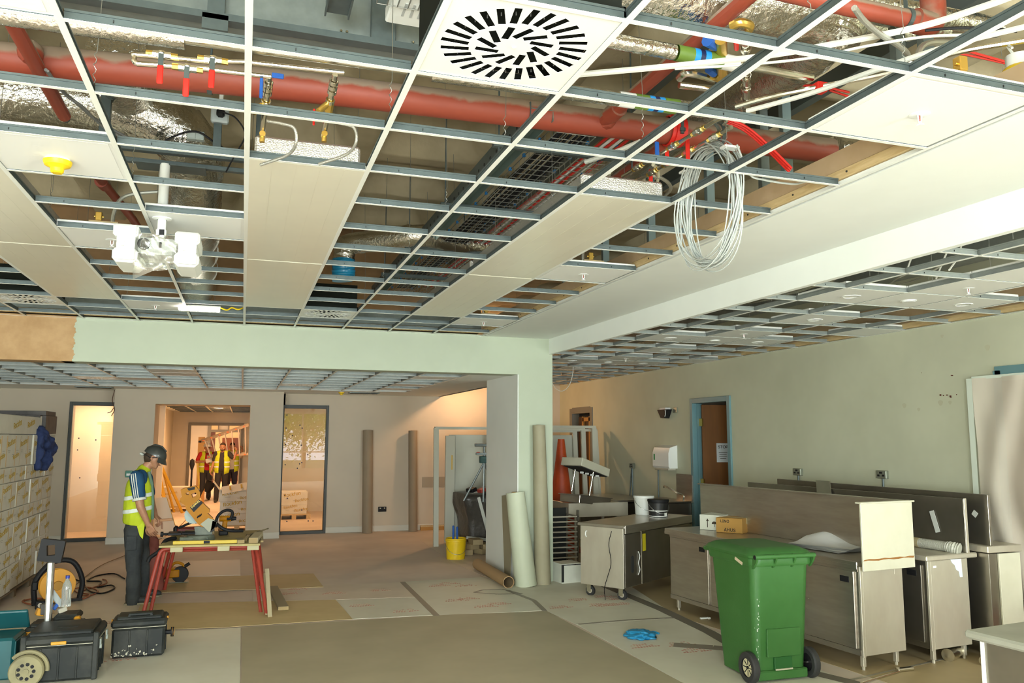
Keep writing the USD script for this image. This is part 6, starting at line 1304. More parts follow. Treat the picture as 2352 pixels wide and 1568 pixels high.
tl = M('tool_teal', (.008, .085, .095), .45, col2=(.012, .10, .11), scale=3)
t = thing('tool_case', 'teal tool case with its lid tipped open at the left edge', 'tool box', (-1.9, 7.5, 0)); part(t, 'body', B().box(-2.25, -1.68, 7.62, 7.98, .0, .33, c=.02), tl); part(t, 'lid', B().obox((-1.95, 8.03, .40), (.55, .03, .20), [(1, 0, 0), (0, .8, .6), (0, -.6, .8)], c=.008), tl); part(t, 'catch', B().obox((-1.82, 7.612, .06), (.12, .02, .05), tilt(-.25), c=.004), M('catch_grey', (.45, .45, .36), .5)); part(t, 'label_plate', B().box(-2.0, -1.85, 7.613, 7.62, .28, .31), mats['catch_grey']); part(t, 'rib', B().box(-1.685, -1.672, 7.64, 7.96, .02, .30, c=.004), tl)
t = chest('tool_case', 'black and orange tool box between the teal case and the rolling chest', (-1.70, 8.02, 0), .0, .42, .30, .34)
part(t, 'band', B().box(-.016, .436, -.017, .31, .245, .29, c=.004), org, label='orange band'); part(t, 'tray', B().box(.20, .40, .04, .28, .34, .40, c=.02), tbk); part(t, 'tray_corner', B().box(.37, .42, -.01, .06, .33, .39, c=.01), org)
# telescopic handle of the chest, standing behind
p0, p1 = at(112, 1405, y=8.1), at(118, 1288, y=8.1)
t = thing('pole_handle', 'silver pole with a black D grip standing behind the rolling chest', 'pole', p0); part(t, 'pole', B().bar(V(p0[0], 8.1, .345), p1, .075, .05, c=.012), M('silver_alu', (.75, .76, .72), .3, .9)); g = at(119, 1264, y=8.1)
P = sbox(-.085, -.085, .085, .085).buffer(.01).difference(affinity.rotate(sbox(-.035, -.04, .03, .05), 12)); part(t, 'grip', B().prism(affinity.rotate(P, -8), -.03, .03, ax=[(1, 0, 0), (0, 0, 1), (0, -1, 0)], o=g), blackm)
t = thing('water_bottle', 'clear plastic water bottle with a blue cap behind the rolling chest', 'bottle', at(151, 1395, y=8.15)); b0 = at(151, 1392, y=8.15); b0[2] = max(b0[2], .345); part(t, 'bottle', B().lathe([(0, 0), (.038, 0), (.04, .02), (.037, .08), (.04, .14), (.034, .19), (.016, .225), (.014, .24)], b0, 20), M('clear_plastic', (.9, .95, .92), .08, trans=.85)); part(t, 'cap', B().cyl(b0+V(0, 0, .24), b0+V(0, 0, .265), .017), M('cap_blue', (.02, .04, .30), .4))
t = thing('small_tools', 'small clutter of grey tools and tags on the orange tool box', 'tools', (-1.4, 8.15, .41))
for k, (px, py, s, m) in enumerate(((128, 1372, (.05, .03, .18), M('tag_grey', (.42, .46, .46), .5)), (143, 1400, (.07, .05, .04), M('tag_tan', (.45, .42, .33), .7)), (104, 1398, (.08, .05, .09), dbk), (92, 1405, (.06, .06, .06), org), (130, 1390, (.03, .02, .08), bluepl))):
    part(t, 'piece', B().obox(at(px, py, y=8.2), s, tilt(.3*(k-2)), c=.005), m)
# cable reel and cables
c = at(131, 1345, y=10.75); c[2] = .23
t = thing('cable_reel', 'yellow drum cable reel in a black frame at the foot of the box stack', 'reel', (c[0], c[1], 0)); ax = V(.35, -.94, 0)
part(t, 'drum', B().lathe([(0, -.05), (.185, -.05), (.19, -.04), (.18, -.02), (.15, -.015), (.15, .06), (.185, .06), (0, .065)], c, 36, ax=-ax), org); part(t, 'hub', B().lathe([(0, -.07), (.05, -.07), (.055, -.05)], c, 20, ax=-ax), M('reel_hub', (.40, .20, .02), .6))
hc = c+V(.03, .16, .12); sd = np.cross(ax, V(0, 0, 1))
part(t, 'frame', B().tube(spline([c+V(0, .12, -.21)-sd*.22, c+V(.0, .12, .02)-sd*.24, c+V(.02, .13, .24)-sd*.10, c+V(.02, .13, .24)+sd*.12, c+V(0, .12, .04)+sd*.25, c+V(0, .12, -.21)+sd*.24], 6), .03, 10), blackm); part(t, 'foot', B().bar(c+V(0, .12, -.205)-sd*.25, c+V(0, .12, -.205)+sd*.27, .06, .03), blackm); part(t, 'socket_box', B().obox(c+V(.0, .1, 0)+sd*.24, (.06, .06, .1), c=.01), blackm)
def cable(lab, px, r, m, z=.012):
    t = thing('extension_cable', lab, 'cable', at(*px[0], z=z)); part(t, 'sheath', B().tube(spline([at(*q, z=z)+V(0, 0, .004*(i % 3)) for i, q in enumerate(px)], 6), r, 6), m)
rdb = M('cable_rust', (.30, .09, .04), .5)
cable('black cable looping across the floor to the worker', [(172, 1330), (190, 1338), (205, 1358), (235, 1362), (262, 1352), (255, 1345), (225, 1348), (232, 1336), (200, 1335), (222, 1322), (262, 1318), (286, 1330)], .010, blackm)
cable('orange brown cable lying in coils between reel and worker', [(162, 1380), (195, 1374), (205, 1366), (178, 1360), (172, 1352), (205, 1350), (225, 1358), (205, 1368), (180, 1366), (196, 1354), (240, 1342), (244, 1334), (236, 1330)], .009, rdb)
cable('brown cable ring on the floor left of the reel', [(52, 1380), (70, 1376), (100, 1376), (98, 1386), (70, 1388), (52, 1383), (56, 1377)], .009, rdb)
cable('thin cable running from the reel past the worker', [(170, 1345), (230, 1300), (290, 1275), (352, 1246), (404, 1215), (430, 1190), (428, 1185)], .006, M('cable_dim', (.24, .15, .08), .6))
t = thing('square_adaptor', 'small black adaptor on the floor in front of the reel', 'adaptor', at(92, 1398, z=0)); q = at(94, 1398, z=0); part(t, 'body', B().obox(q+V(0, 0, .05), (.11, .1, .1), c=.012), blackm); part(t, 'dial', B().cyl(q+V(0, -.052, .05), q+V(0, -.056, .05), .025, n=14), steelpipe)

# work bench: red trestles, board
redt = M('trestle_red', (.36, .045, .025), .5, col2=(.28, .035, .02), scale=9, detail=8)
def trestle(lab, fl, fr, cl, cr, back):
    t = thing('trestle', lab, 'trestle', fl, group='red tubular trestles')
    part(t, 'frame', B().tube(np.vstack([[fl], spline([fl+(cl-fl)*.86, cl+V(.015, 0, -.02), cl+V(.11, 0, .0)], 5), spline([cr+V(-.11, 0, 0), cr+V(-.015, 0, -.02), fr+(cr-fr)*.86], 5), [fr]]), .022, 12), redt)
    for f, c, s in ((fl, cl, 1), (fr, cr, -1)): part(t, 'rear_leg', B().tube([f+V(.06*s, back, 0), c+V(.04*s, .03, -.03)], .020, 10), redt)
    part(t, 'rear_bar', B().tube([cl+V(.04, .05, -.03), cr+V(-.04, .05, -.03)], .018, 10), redt)
    part(t, 'spreader', B().tube([fl+(cl-fl)*.30, fr+(cr-fr)*.30], .010, 8).tube([fl+(cl-fl)*.30, fl+V(.06, back, 0)+(cl-fl)*.28], .008, 6), redt) if False else None
BZ = .735
trestle('nearer red tubular trestle under the saw bench', at(328, 1413, z=.0), at(613, 1413, z=.0), V(-.83, 10.02, BZ-.045), V(.20, 9.92, BZ-.045), .16)
trestle('farther red tubular trestle under the saw bench', at(368, 1352, z=.0), at(604, 1342, z=.0), V(-.78, 11.15, BZ-.045), V(.24, 11.05, BZ-.045), -.14)
t = thing('bench_board', 'dusty chipboard bench top lying on the red trestles', 'board', (-.25, 10.5, BZ)); q = [at(376, 1249, z=BZ), at(597, 1249, z=BZ)]
bq = [(-.84, 9.93), (.24, 9.80), (.30, 11.20), (-.76, 11.26)]
part(t, 'board', B().prism(bq, BZ-.022, BZ, ), M('chipboard', (.46, .39, .17), .75, col2=(.40, .33, .14), scale=9, detail=8)); 
for x in (-.72, -.22, .10): part(t, 'block', B().box(x, x+.13, 9.86-.1*(x+.3), 9.96-.1*(x+.3), BZ-.075, BZ-.0225, c=.004), M('block_wood', (.50, .46, .28), .8))
def on(px, py): return at(px, py, z=BZ)
# mitre saw
Y0 = 10.35
t = thing('mitre_saw', 'yellow mitre saw with a tilted head and toothed blade on the bench', 'saw', (-.4, Y0, BZ+.0005))
syl = M('saw_yellow', (.46, .185, .004), .5, col2=(.40, .16, .004), scale=5, spec=.2); sgr = M('saw_base_grey', (.10, .12, .09), .5, col2=(.16, .18, .13), scale=8)
def sp(x, y): return (360+x/4.977, 1090+y/4.977)
def fl_(pts, y=Y0):   # px outline -> (x,z) plane at depth y
    return [tuple(at(*sp(*q), y=y)[[0, 2]]) for q in pts]
AXZ = [(1, 0, 0), (0, 0, 1), (0, -1, 0)]
hd_ = Polygon(fl_([(283, 170), (350, 150), (440, 130), (460, 150), (492, 205), (488, 260), (470, 292), (515, 312), (560, 360), (600, 395), (600, 425), (570, 432), (640, 500), (590, 560), (520, 585), (470, 545), (420, 480), (345, 390), (335, 345), (278, 305), (276, 270), (298, 250)])).buffer(.006)
for h in ([(335, 202), (368, 196), (372, 226), (338, 222)], [(400, 218), (440, 196), (464, 216), (440, 248), (410, 258)]): hd_ = hd_.difference(Polygon(fl_(h)))
part(t, 'head', B().prism(hd_, -.055, .055, ax=AXZ, o=(0, Y0, 0)), syl)
part(t, 'trigger_grip', B().prism(Polygon(fl_([(350, 152), (440, 132), (436, 165), (370, 178)])), -.058, .058, ax=AXZ, o=(0, Y0, 0)), blackm)
part(t, 'motor', B().cyl(at(*sp(440, 380), y=Y0-.05), at(*sp(440, 380), y=Y0+.14), .055, n=22), syl)
lp = Polygon(fl_([(388, 372), (482, 290), (520, 322), (424, 418)], Y0-.058)).buffer(.006); part(t, 'badge', B().prism(lp, 0, .004, ax=AXZ, o=(0, Y0-.054, 0)), blackm)
o = at(*sp(405, 388), y=Y0-.0595); e = at(*sp(490, 314), y=Y0-.0595)-o; e /= np.linalg.norm(e); f_ = np.cross(V(0, -1, 0), e)
part(t, 'badge_print', B().text('DeWALT', .026, o+f_*.004, x=e, y=f_), M('badge_yellow', (.75, .50, .03), .4))
vt = B()
for k in range(3): vt.obox(at(*sp(470+18*k, 480-10*k), y=Y0-.057), (.012, .004, .035), tilt(.5))
part(t, 'vents', vt, blackm)
bc = at(*sp(430, 455), y=Y0-.062); tp2 = []
for k in range(48): r_ = .108 if k % 2 else .099; tp2.append((r_*math.cos(k*math.pi/24), r_*math.sin(k*math.pi/24)))
part(t, 'blade', B().prism(Polygon(tp2).difference(Point(0, 0).buffer(.012)), -.0012, .0012, ax=AXZ, o=bc+V(-.01, .075, -.01)), M('blade_steel', (.34, .42, .39), .5))
part(t, 'arm', B().prism(Polygon(fl_([(500, 560), (590, 490), (640, 505), (690, 540), (660, 600), (600, 650), (540, 590)])), -.05, .06, ax=AXZ, o=(0, Y0, 0)), M('saw_grey_light', (.34, .34, .24), .5)); part(t, 'hinge', B().prism(Polygon(fl_([(640, 520), (690, 530), (650, 640), (615, 650)])), -.06, .06, ax=AXZ, o=(0, Y0, 0)), blackm)
part(t, 'turntable', B().cyl(at(*sp(500, 715), y=Y0)*V(1, 1, 0)+V(0, 0, BZ+.001), at(*sp(500, 715), y=Y0)*V(1, 1, 0)+V(0, 0, BZ+.06), .17, .15, n=30), sgr)
a, b = at(*sp(270, 700), y=Y0), at(*sp(600, 700), y=Y0); part(t, 'base', B().box(a[0], b[0], Y0-.14, Y0+.16, BZ+.001, BZ+.05, c=.01), sgr)
a, b = at(*sp(80, 670), y=Y0), at(*sp(440, 665), y=Y0); part(t, 'extension_rail', B().cyl(V(a[0], Y0-.05, BZ+.085), V(b[0], Y0-.05, BZ+.085), .014, n=12).cyl(V(a[0]+.05, Y0+.05, BZ+.085), V(b[0], Y0+.05, BZ+.085), .014, n=12).box(a[0]+.05, a[0]+.2, Y0-.09, Y0+.09, BZ+.07, BZ+.10, c=.006), blackm); part(t, 'rail_knob', B().cyl(V(a[0]-.03, Y0-.05, BZ+.085), V(a[0], Y0-.05, BZ+.085), .03, n=10), blackm)
part(t, 'fence', B().prism(Polygon(fl_([(430, 595), (480, 590), (600, 610), (635, 640), (635, 700), (440, 700)])), -.02, .05, ax=AXZ, o=(0, Y0+.04, 0)), sgr)
part(t, 'hose', B().tube(spline([at(*sp(685, 560), y=Y0), at(*sp(720, 590), y=Y0-.05), at(*sp(780, 625), y=Y0-.06), at(*sp(860, 640), y=Y0-.05), at(*sp(985, 640), y=Y0), ], 6), .019, 12), blackm); part(t, 'hose', B().tube(spline([at(*sp(670, 600), y=Y0+.04), at(*sp(690, 490), y=Y0+.04), at(*sp(740, 430), y=Y0+.04), at(*sp(800, 405), y=Y0+.04), at(*sp(855, 415), y=Y0+.04), at(*sp(865, 455), y=Y0+.04), at(*sp(840, 500), y=Y0+.04), at(*sp(800, 505), y=Y0+.04)], 6), .017, 12), blackm); part(t, 'hose', B().tube(spline([at(*sp(500, 540), y=Y0+.12), at(*sp(420, 545), y=Y0+.14), at(*sp(360, 560), y=Y0+.16), at(*sp(250, 610), y=Y0+.2)], 5), .015, 10), blackm)
t = thing('drill', 'yellow cordless drill standing behind the mitre saw', 'drill', (0, 10.8, BZ)); d0 = at(*sp(770, 600), y=10.75); d0[2] = BZ+.001
part(t, 'battery', B().box(d0[0]-.06, d0[0]+.05, 10.70, 10.80, BZ+.001, BZ+.06, c=.012), blackm); part(t, 'grip', B().bar(d0+V(0, 0, .05), d0+V(.01, 0, .18), .05, .06, c=.012), syl); part(t, 'barrel', B().cyl(d0+V(-.06, 0, .20), d0+V(.08, 0, .20), .034, n=16), syl); part(t, 'chuck', B().cyl(d0+V(.08, 0, .2), d0+V(.14, 0, .2), .03, .02, n=14), blackm)
t = thing('spirit_level', 'yellow spirit level lying along the front of the bench', 'level', on(400, 1240)); a, b = V(-.70, 9.99, BZ+.02), V(.03, 9.91, BZ+.02)
part(t, 'beam', B().bar(a, b, .025, .038, c=.003), M('level_yellow', (.62, .44, .01), .4)); part(t, 'vial', B().bar(a+(b-a)*.45, a+(b-a)*.54, .027, .03), blackm); part(t, 'cap', B().bar(b, b+(b-a)*.04, .027, .04), blackm)
t = thing('sander_case', 'red and black sander lying behind the saw base', 'sander', on(420, 1215)); part(t, 'body', B().obox(V(-.62, 10.95, BZ+.05), (.22, .12, .09), c=.02), M('sander_red', (.20, .03, .02), .5)); part(t, 'grip', B().obox(V(-.74, 10.95, BZ+.06), (.06, .1, .1), c=.02), blackm)
for k, (p, s, a, lab) in enumerate((((-.45, 10.62, BZ+.0405), (.34, .14, .08), 0, 'thick timber offcut under the saw fence'), ((.02, 9.98, BZ+.0205), (.08, .22, .04), .1, 'dark timber offcut on the bench front, right of the level'), ((.10, 10.25, BZ+.0155), (.04, .42, .03), -.1, 'thin pale batten on the bench beside the dark offcut'), ((.20, 10.15, BZ+.0305), (.10, .60, .06), -.12, 'pale planed timber at the right end of the bench'), ((.27, 10.3, BZ+.0105), (.03, .8, .02), -.02, 'narrow moulding at the right edge of the bench'))):
    ca, sa = math.cos(a), math.sin(a); t = thing('timber_offcut', lab, 'timber', p, group='timber offcuts on the bench'); part(t, 'wood', B().obox(p, s, [(ca, sa, 0), (-sa, ca, 0), (0, 0, 1)], c=.003), M(f'offcut_wood_{k}', [(.42, .33, .18), (.26, .22, .13), (.55, .46, .28), (.58, .50, .32), (.50, .42, .27)][k], .75)); part(t, 'end_grain', B().obox(V(*p)-V(-sa, ca, 0)*(s[1]/2), (s[0]*.94, .002, s[2]*.94), [(ca, sa, 0), (-sa, ca, 0), (0, 0, 1)]), M('end_grain', (.36, .26, .12), .85))
t = thing('dark_slat', 'dark slat propped up at the right end of the bench', 'timber', on(575, 1225)); part(t, 'slat', B().bar(V(.10, 10.62, BZ+.0), V(.34, 10.5, BZ+.09), .05, .015), M('slat_dark', (.13, .10, .05), .8)); part(t, 'foot', B().box(.09, .16, 10.58, 10.66, BZ+.0005, BZ+.012), mats['slat_dark'])
t = thing('black_hose', 'black vacuum hose hanging off the left end of the bench', 'hose', on(400, 1240)); part(t, 'hose', B().tube(spline([V(-.70, 10.35, BZ+.03), V(-.80, 10.25, BZ+.015), at(365, 1265, y=10.15), at(345, 1280, y=10.15), at(340, 1290, y=10.15)], 6), .022, 12), blackm)
c = at(404, 1305, y=11.9); t = thing('circular_saw', 'yellow circular saw standing on the floor under the bench', 'saw', (c[0], 11.9, .01)); z0 = .0105
part(t, 'sole_plate', B().box(c[0]-.17, c[0]+.17, 11.82, 11.98, z0, z0+.008), sgr); part(t, 'guard', B().lathe([(0, -.03), (.10, -.03), (.105, -.02), (.105, .02), (.10, .03), (0, .03)], (c[0]+.06, 11.86, z0+.105), 26, ax=(0, 1, 0)), blackm); part(t, 'motor', B().cyl((c[0]-.04, 11.84, z0+.14), (c[0]-.04, 11.98, z0+.14), .06, n=18).obox((c[0]-.03, 11.86, z0+.12), (.18, .08, .12), c=.02), syl); part(t, 'handle', B().tube(spline([(c[0]-.10, 11.88, z0+.16), (c[0]-.02, 11.88, z0+.25), (c[0]+.07, 11.88, z0+.24), (c[0]+.12, 11.88, z0+.17)], 5), .018, 10), syl); part(t, 'front_knob', B().cyl((c[0]+.11, 11.88, z0+.2), (c[0]+.17, 11.88, z0+.24), .022, n=12), blackm); part(t, 'battery', B().obox((c[0]-.14, 11.9, z0+.09), (.07, .08, .09), c=.012), blackm)
t = thing('timber_plank', 'short grey brown plank on the floor right of the bench', 'timber', (.47, 10.2, .01)); part(t, 'plank', B().obox((.48, 10.30, .032), (.115, 1.35, .04), [(.998, .05, 0), (-.05, .998, 0), (0, 0, 1)], c=.003), M('plank_grey', (.30, .25, .15), .8)); part(t, 'end', B().obox((.514, 9.625, .032), (.11, .004, .036), [(.998, .05, 0), (-.05, .998, 0), (0, 0, 1)]), mats['end_grain'])
t = thing('timber_batten', 'two thin pale battens leaning by the right trestle leg', 'batten', (.37, 9.6, 0)); part(t, 'batten', B().bar(at(620, 1417, z=.006), V(.33, 9.95, .42), .045, .02), M('batten_pale', (.52, .44, .27), .8)); part(t, 'batten', B().bar(at(606, 1413, z=.006)+V(.03, 0, 0), V(.31, 10.02, .36), .03, .02), mats['batten_pale'])
t = thing('rubble_sack', 'dusty red sack standing behind the worker beside the trestle', 'sack', (-.9, 11.3, 0))
part(t, 'sack', blob([at(352, 1330, y=11.4), at(350, 1290, y=11.4), at(347, 1255, y=11.4), at(344, 1235, y=11.4)], [.12, .12, .10, .07], 8, .04), M('sack_red', (.22, .055, .04), .8, col2=(.26, .08, .06), scale=6), smooth=True); q = at(352, 1344, y=11.4); part(t, 'base', B().lathe([(0, .0), (.13, .0), (.14, .05), (.10, .22)], (q[0], 11.4, .0), 20), mats['sack_red'])
# wrapped projector on its pole
pj = at(372, 500, z=C); 
t = thing('projector', 'projector wrapped in clear film between white foam ends on a ceiling pole', 'projector', (pj[0], 5.4, C))
foam = M('white_foam', (.80, .82, .76), .7); film = M('clear_film', (.72, .72, .64), .12, bump=.8, bscale=20)
part(t, 'pole', B().cyl((pj[0], 5.42, 3.24), (pj[0], 5.42, C+.005), .026, n=16).tube([(pj[0], 5.42, C), (pj[0]+.0, 5.42, 3.69)], .031, 16), whitepl); part(t, 'ceiling_plate', B().lathe([(.03, -.012), (.058, -.006), (.06, .0), (.0, .0)], (pj[0], 5.42, C), 24), whitepl)
part(t, 'joint', B().obox((pj[0], 5.42, 3.235), (.06, .06, .06), c=.012), whitepl); part(t, 'joint_slot', B().obox((pj[0]+.005, 5.388, 3.235), (.03, .004, .035)), blackm); part(t, 'lead', B().tube(spline([(pj[0], 5.4, 3.22), (pj[0]-.04, 5.38, 3.20), (pj[0]-.08, 5.38, 3.19)], 5), .005, 6), blackm)
a, b = at(320, 545, y=5.38), at(404, 595, y=5.38); part(t, 'body', B().box(a[0], b[0], 5.33, 5.62, 3.08, 3.185, c=.02), M('proj_white', (.72, .76, .76), .35)); q = at(330, 570, y=5.32)
part(t, 'lens', B().lathe([(0, .01), (.022, .01), (.030, .0), (.036, .0), (.036, .02)], (q[0], 5.325, 3.135), 24, ax=(0, -1, 0)), blackm); part(t, 'sensor', B().box(q[0]+.085, q[0]+.10, 5.322, 5.33, 3.12, 3.155), blackm)
u, v = np.meshgrid(np.linspace(0, 1, 40), np.linspace(0, 1, 24), indexing='ij'); nx = meshkit.fbm(np.stack([u*5, v*5, u*0], -1), 3, 6)-.5
fs = np.stack([a[0]-.02+(b[0]-a[0]+.04)*u, 5.315+.05*nx, 3.20-.20*v-.03*np.sin(u*3.2)*v+.02*nx], -1); part(t, 'film', B().grid(fs), mats.setdefault('film_clear', usdkit.material(stage, '/World/Looks/film_clear', {'t': ('transparent_bsdf', {'color': (.93, .93, .9)}), 'g': ('glossy_bsdf', {'color': (.9, .9, .86), 'roughness': .15}), 'd': ('diffuse_bsdf', {'color': (.6, .6, .54)}), 'm': ('mix_closure', {'fac': .35}), 'm2': ('mix_closure', {'fac': .38})}, [('g.BSDF', 'm.closure1'), ('d.BSDF', 'm.closure2'), ('t.BSDF', 'm2.closure1'), ('m.closure', 'm2.closure2')], surface='m2.closure')), smooth=True)
q = at(308, 615, y=5.4); part(t, 'film_tail', B().grid(np.stack([np.stack([q[0]+.10*(1-s)*(1+.3*w)+.05*w*(1-s)+.0*s, np.full(2, 5.36)[0]+.02*w+0*s, 3.04-.10*s-.02*w], -1) for w in np.linspace(-1, 1, 8) for s in [np.linspace(0, 1, 10)]], 0)), mats['film_clear'], smooth=True)
for sgn, px0, px1 in ((-1, 262, 320), (1, 403, 460)):
    x0, x1 = at(px0, 560, y=5.36)[0], at(px1, 560, y=5.36)[0]; zt, zb = (3.245, 3.01) if sgn < 0 else (3.225, 3.005)
    inn = x1 if sgn < 0 else x0
    f = part(t, 'foam_end', B().box(x0, x1, 5.28, 5.66, zt-.075, zt, c=.012).box(x0, x1, 5.28, 5.66, zb, zb+.095, c=.025).box(x0+.022, x1-.018, 5.30, 5.64, zb+.09, zt-.07), foam)
    part(f, 'step', B().box(x0+.012, x1-.008, 5.262, 5.282, zt-.062, zt-.012, c=.006).box(x0+.014, x1-.012, 5.262, 5.282, zb+.012, zb+.08, c=.006).box(x0+.05, x0+.065, 5.285, 5.30, zb+.1, zt-.085), foam)
# ---------------------------------------------------------------- people
def sph(p, r, n=16): return m3.Manifold.sphere(float(r), n).translate([float(x) for x in p])
def chain(js, n=16): 
    s = [sph(p, r, n) for p, r in js]
    return [m3.Manifold.batch_hull([a, b]) for a, b in zip(s, s[1:])]
def fuse(ms, L=.02, it=6, bumps=0., seed=1, bs=9.):
    M_ = m3.Manifold.batch_boolean(ms, m3.OpType.Add)
    M_ = M_.refine_to_length(L); k = M_.to_mesh()
    tm = trimesh.Trimesh(k.vert_properties[:, :3], k.tri_verts, process=True)
    trimesh.smoothing.filter_taubin(tm, lamb=.5, nu=.53, iterations=it)
    v = np.array(tm.vertices)
    if bumps: v = v+tm.vertex_normals*((meshkit.fbm(v*bs, 3, seed)-.5)*bumps)[:, None]
    return v, np.array(tm.faces)
def hand(w, d, nrm, side, s=1., curl=.5, n=10):
    """palm and five fingers: w wrist, d direction of the fingers, nrm back of the hand, side the thumb's side"""
    d = d/np.linalg.norm(d); nrm = nrm-d*(nrm@d); nrm /= np.linalg.norm(nrm); a = np.cross(d, nrm)*side
    out = [m3.Manifold.batch_hull([sph(w+a*.018*s, .016*s, n), sph(w-a*.018*s, .016*s, n), sph(w+d*.085*s+a*.034*s, .012*s, n), sph(w+d*.08*s-a*.034*s, .011*s, n)])]
    for k, L in enumerate((.075, .085, .078, .06)):
        o = w+d*(.085-.004*abs(k-1))*s+a*(.033-.022*k)*s; p = [o]; ang = curl*.5
        for q in (.45, .33, .22): ang += curl*.8; p.append(p[-1]+(d*math.cos(ang)-nrm*math.sin(ang))*L*q*s*1.05)
        out += chain([(x, r*s) for x, r in zip(p, (.0105, .0098, .0090, .0078))], n)
    o = w+d*.025*s+a*.028*s; q = [o, o+(d*.5+a*.7-nrm*.3)*.045*s, o+(d*.95+a*.75-nrm*.65)*.072*s, o+(d*1.25+a*.62-nrm*.95)*.088*s]
    return out+chain([(x, r*s) for x, r in zip(q, (.014, .012, .0108, .009))], n)
skin = M('skin', (.42, .21, .12), .5, col2=(.38, .18, .10), scale=30)
hair = M('hair_dark', (.05, .028, .014), .8)
hiv = M('hi_vis_yellow', (.50, .60, .015), .75, col2=(.44, .53, .01), scale=9)
refl = M('reflective_tape', (.70, .76, .70), .35)
navyt = M('work_trousers', (.022, .027, .03), .85, col2=(.05, .055, .055), scale=7, detail=8, bump=.25, bscale=30)
boot = M('boot_dark', (.03, .032, .03), .6)
def headparts(c, f, up, s=1.):
    """manifolds of a head: centre c, facing f"""
    f = f/np.linalg.norm(f); u = up-f*(up@f); u /= np.linalg.norm(u); l = np.cross(u, f)
    P = lambda a, b, h: c+(f*a+l*b+u*h)*s
    ms = [m3.Manifold.batch_hull([sph(P(-.02, 0, .035), .082*s), sph(P(.03, .0, .03), .072*s), sph(P(.02, .03, -.02), .052*s), sph(P(.02, -.03, -.02), .052*s)])]
    ms.append(m3.Manifold.batch_hull([sph(P(.035, .025, -.03), .045*s), sph(P(.035, -.025, -.03), .045*s), sph(P(.062, .012, -.088), .026*s), sph(P(.062, -.012, -.088), .026*s), sph(P(-.02, 0, -.05), .05*s)]))
    ms += chain([(P(.094, 0, .014), .011*s), (P(.112, 0, -.022), .0145*s)], 12)
    for q in (-1, 1): ms += [sph(P(.108, q*.011, -.026), .009*s, 10), m3.Manifold.batch_hull([sph(P(.0, q*.083, .015), .012*s, 10), sph(P(-.012, q*.088, -.005), .012*s, 10), sph(P(.002, q*.082, -.03), .008*s, 10)])]
    ms += [m3.Manifold.batch_hull([sph(P(.090, .016, -.050), .0075*s, 10), sph(P(.096, 0, -.052), .009*s, 10), sph(P(.090, -.016, -.050), .0075*s, 10)])]
    ms += chain([(P(.082, .05, .035), .010*s), (P(.096, .02, .040), .010*s), (P(.096, -.02, .040), .010*s), (P(.082, -.05, .035), .010*s)], 10)
    return ms, P
def faceparts(t, P, s=1.):
    e = B(); ir = B(); br = B()
    for q in (-1, 1):
        e.ball(P(.083, q*.031, .014), .0125*s, n=10); ir.ball(P(.0935, q*.031, .013), .0055*s, n=8); br.tube([P(.098, q*.014, .036), P(.097, q*.03, .041), P(.085, q*.047, .036)], .004*s, 6)
    part(t, 'eye', e, M('eye_white', (.62, .60, .55), .3)); part(t, 'iris', ir, M('iris', (.03, .02, .015), .2)); part(t, 'eyebrow', br, hair)
    part(t, 'lips', B().tube([P(.096, .020, -.051), P(.1035, .008, -.049), P(.104, 0, -.051), P(.1035, -.008, -.049), P(.096, -.020, -.051)], .0042*s, 6), M('lips', (.33, .12, .09), .5))
def J(px, py, y): return at(px, py, y=y)
# --- the worker at the bench, seen from his right side
W = thing('person', 'person in a dark hard hat and hi-vis vest looking down beside the saw bench', 'person', (-1.08, 10.7, 0))
yn, yc, yf = 10.50, 10.68, 10.86
sN, eN, wN = J(314, 1096, yn-.06), J(322, 1162, yn-.10), J(341, 1206, yn-.06)
sF, eF, wF = J(336, 1098, yf+.05), J(347, 1152, yf+.06), J(357, 1184, yc+.10)
hc = J(354, 1051, yc); fd = V(.90, -.12, -.42); up = V(.42, 0, .9)
hm, HP = headparts(hc, fd, up, 1.02)
body = list(hm)
body += chain([(J(325, 1090, yc), .075), (J(333, 1077, yc), .060), (J(345, 1062, yc), .055)])
tor = lambda px, py, r, dy: [sph(J(px, py, yc-dy), r), sph(J(px, py, yc+dy), r)]
body += [m3.Manifold.batch_hull(tor(320, 1100, .085, .11)+tor(318, 1130, .10, .10)), m3.Manifold.batch_hull(tor(318, 1130, .10, .10)+tor(314, 1185, .095, .08)), m3.Manifold.batch_hull(tor(314, 1185, .095, .08)+tor(313, 1215, .10, .08))]
hN, kN, aN = J(308, 1218, yn+.10), J(307, 1295, yn+.06), J(306, 1374, yn+.03); hF, kF, aF = J(322, 1218, yf-.06), J(326, 1290, yf+.0), J(330, 1356, yf+.08)
body += chain([(hN, .09), (kN, .06), (aN, .045)])+chain([(hF, .09), (kF, .06), (aF, .045)])
body += chain([(sN, .060), (eN, .046), (wN, .030)])+chain([(sF, .058), (eF, .044), (wF, .029)])
body += hand(wN, J(349, 1221, yn-.05)-wN, V(-.4, -.9, .1), 1, 1.05, .35)
body += hand(wF, V(.6, -.25, -.55), V(.55, -.2, .8), -1, 1.05, .75)
bt_ = part(W, 'body', fuse(body, .018, 5), skin, smooth=True)
faceparts(W, HP, 1.02)
part(W, 'hair', fuse([m3.Manifold.batch_hull([sph(HP(-.045, .03, -.01), .068), sph(HP(-.045, -.03, -.01), .068), sph(HP(-.045, 0, -.05), .05)])], .02, 3), hair, smooth=True)
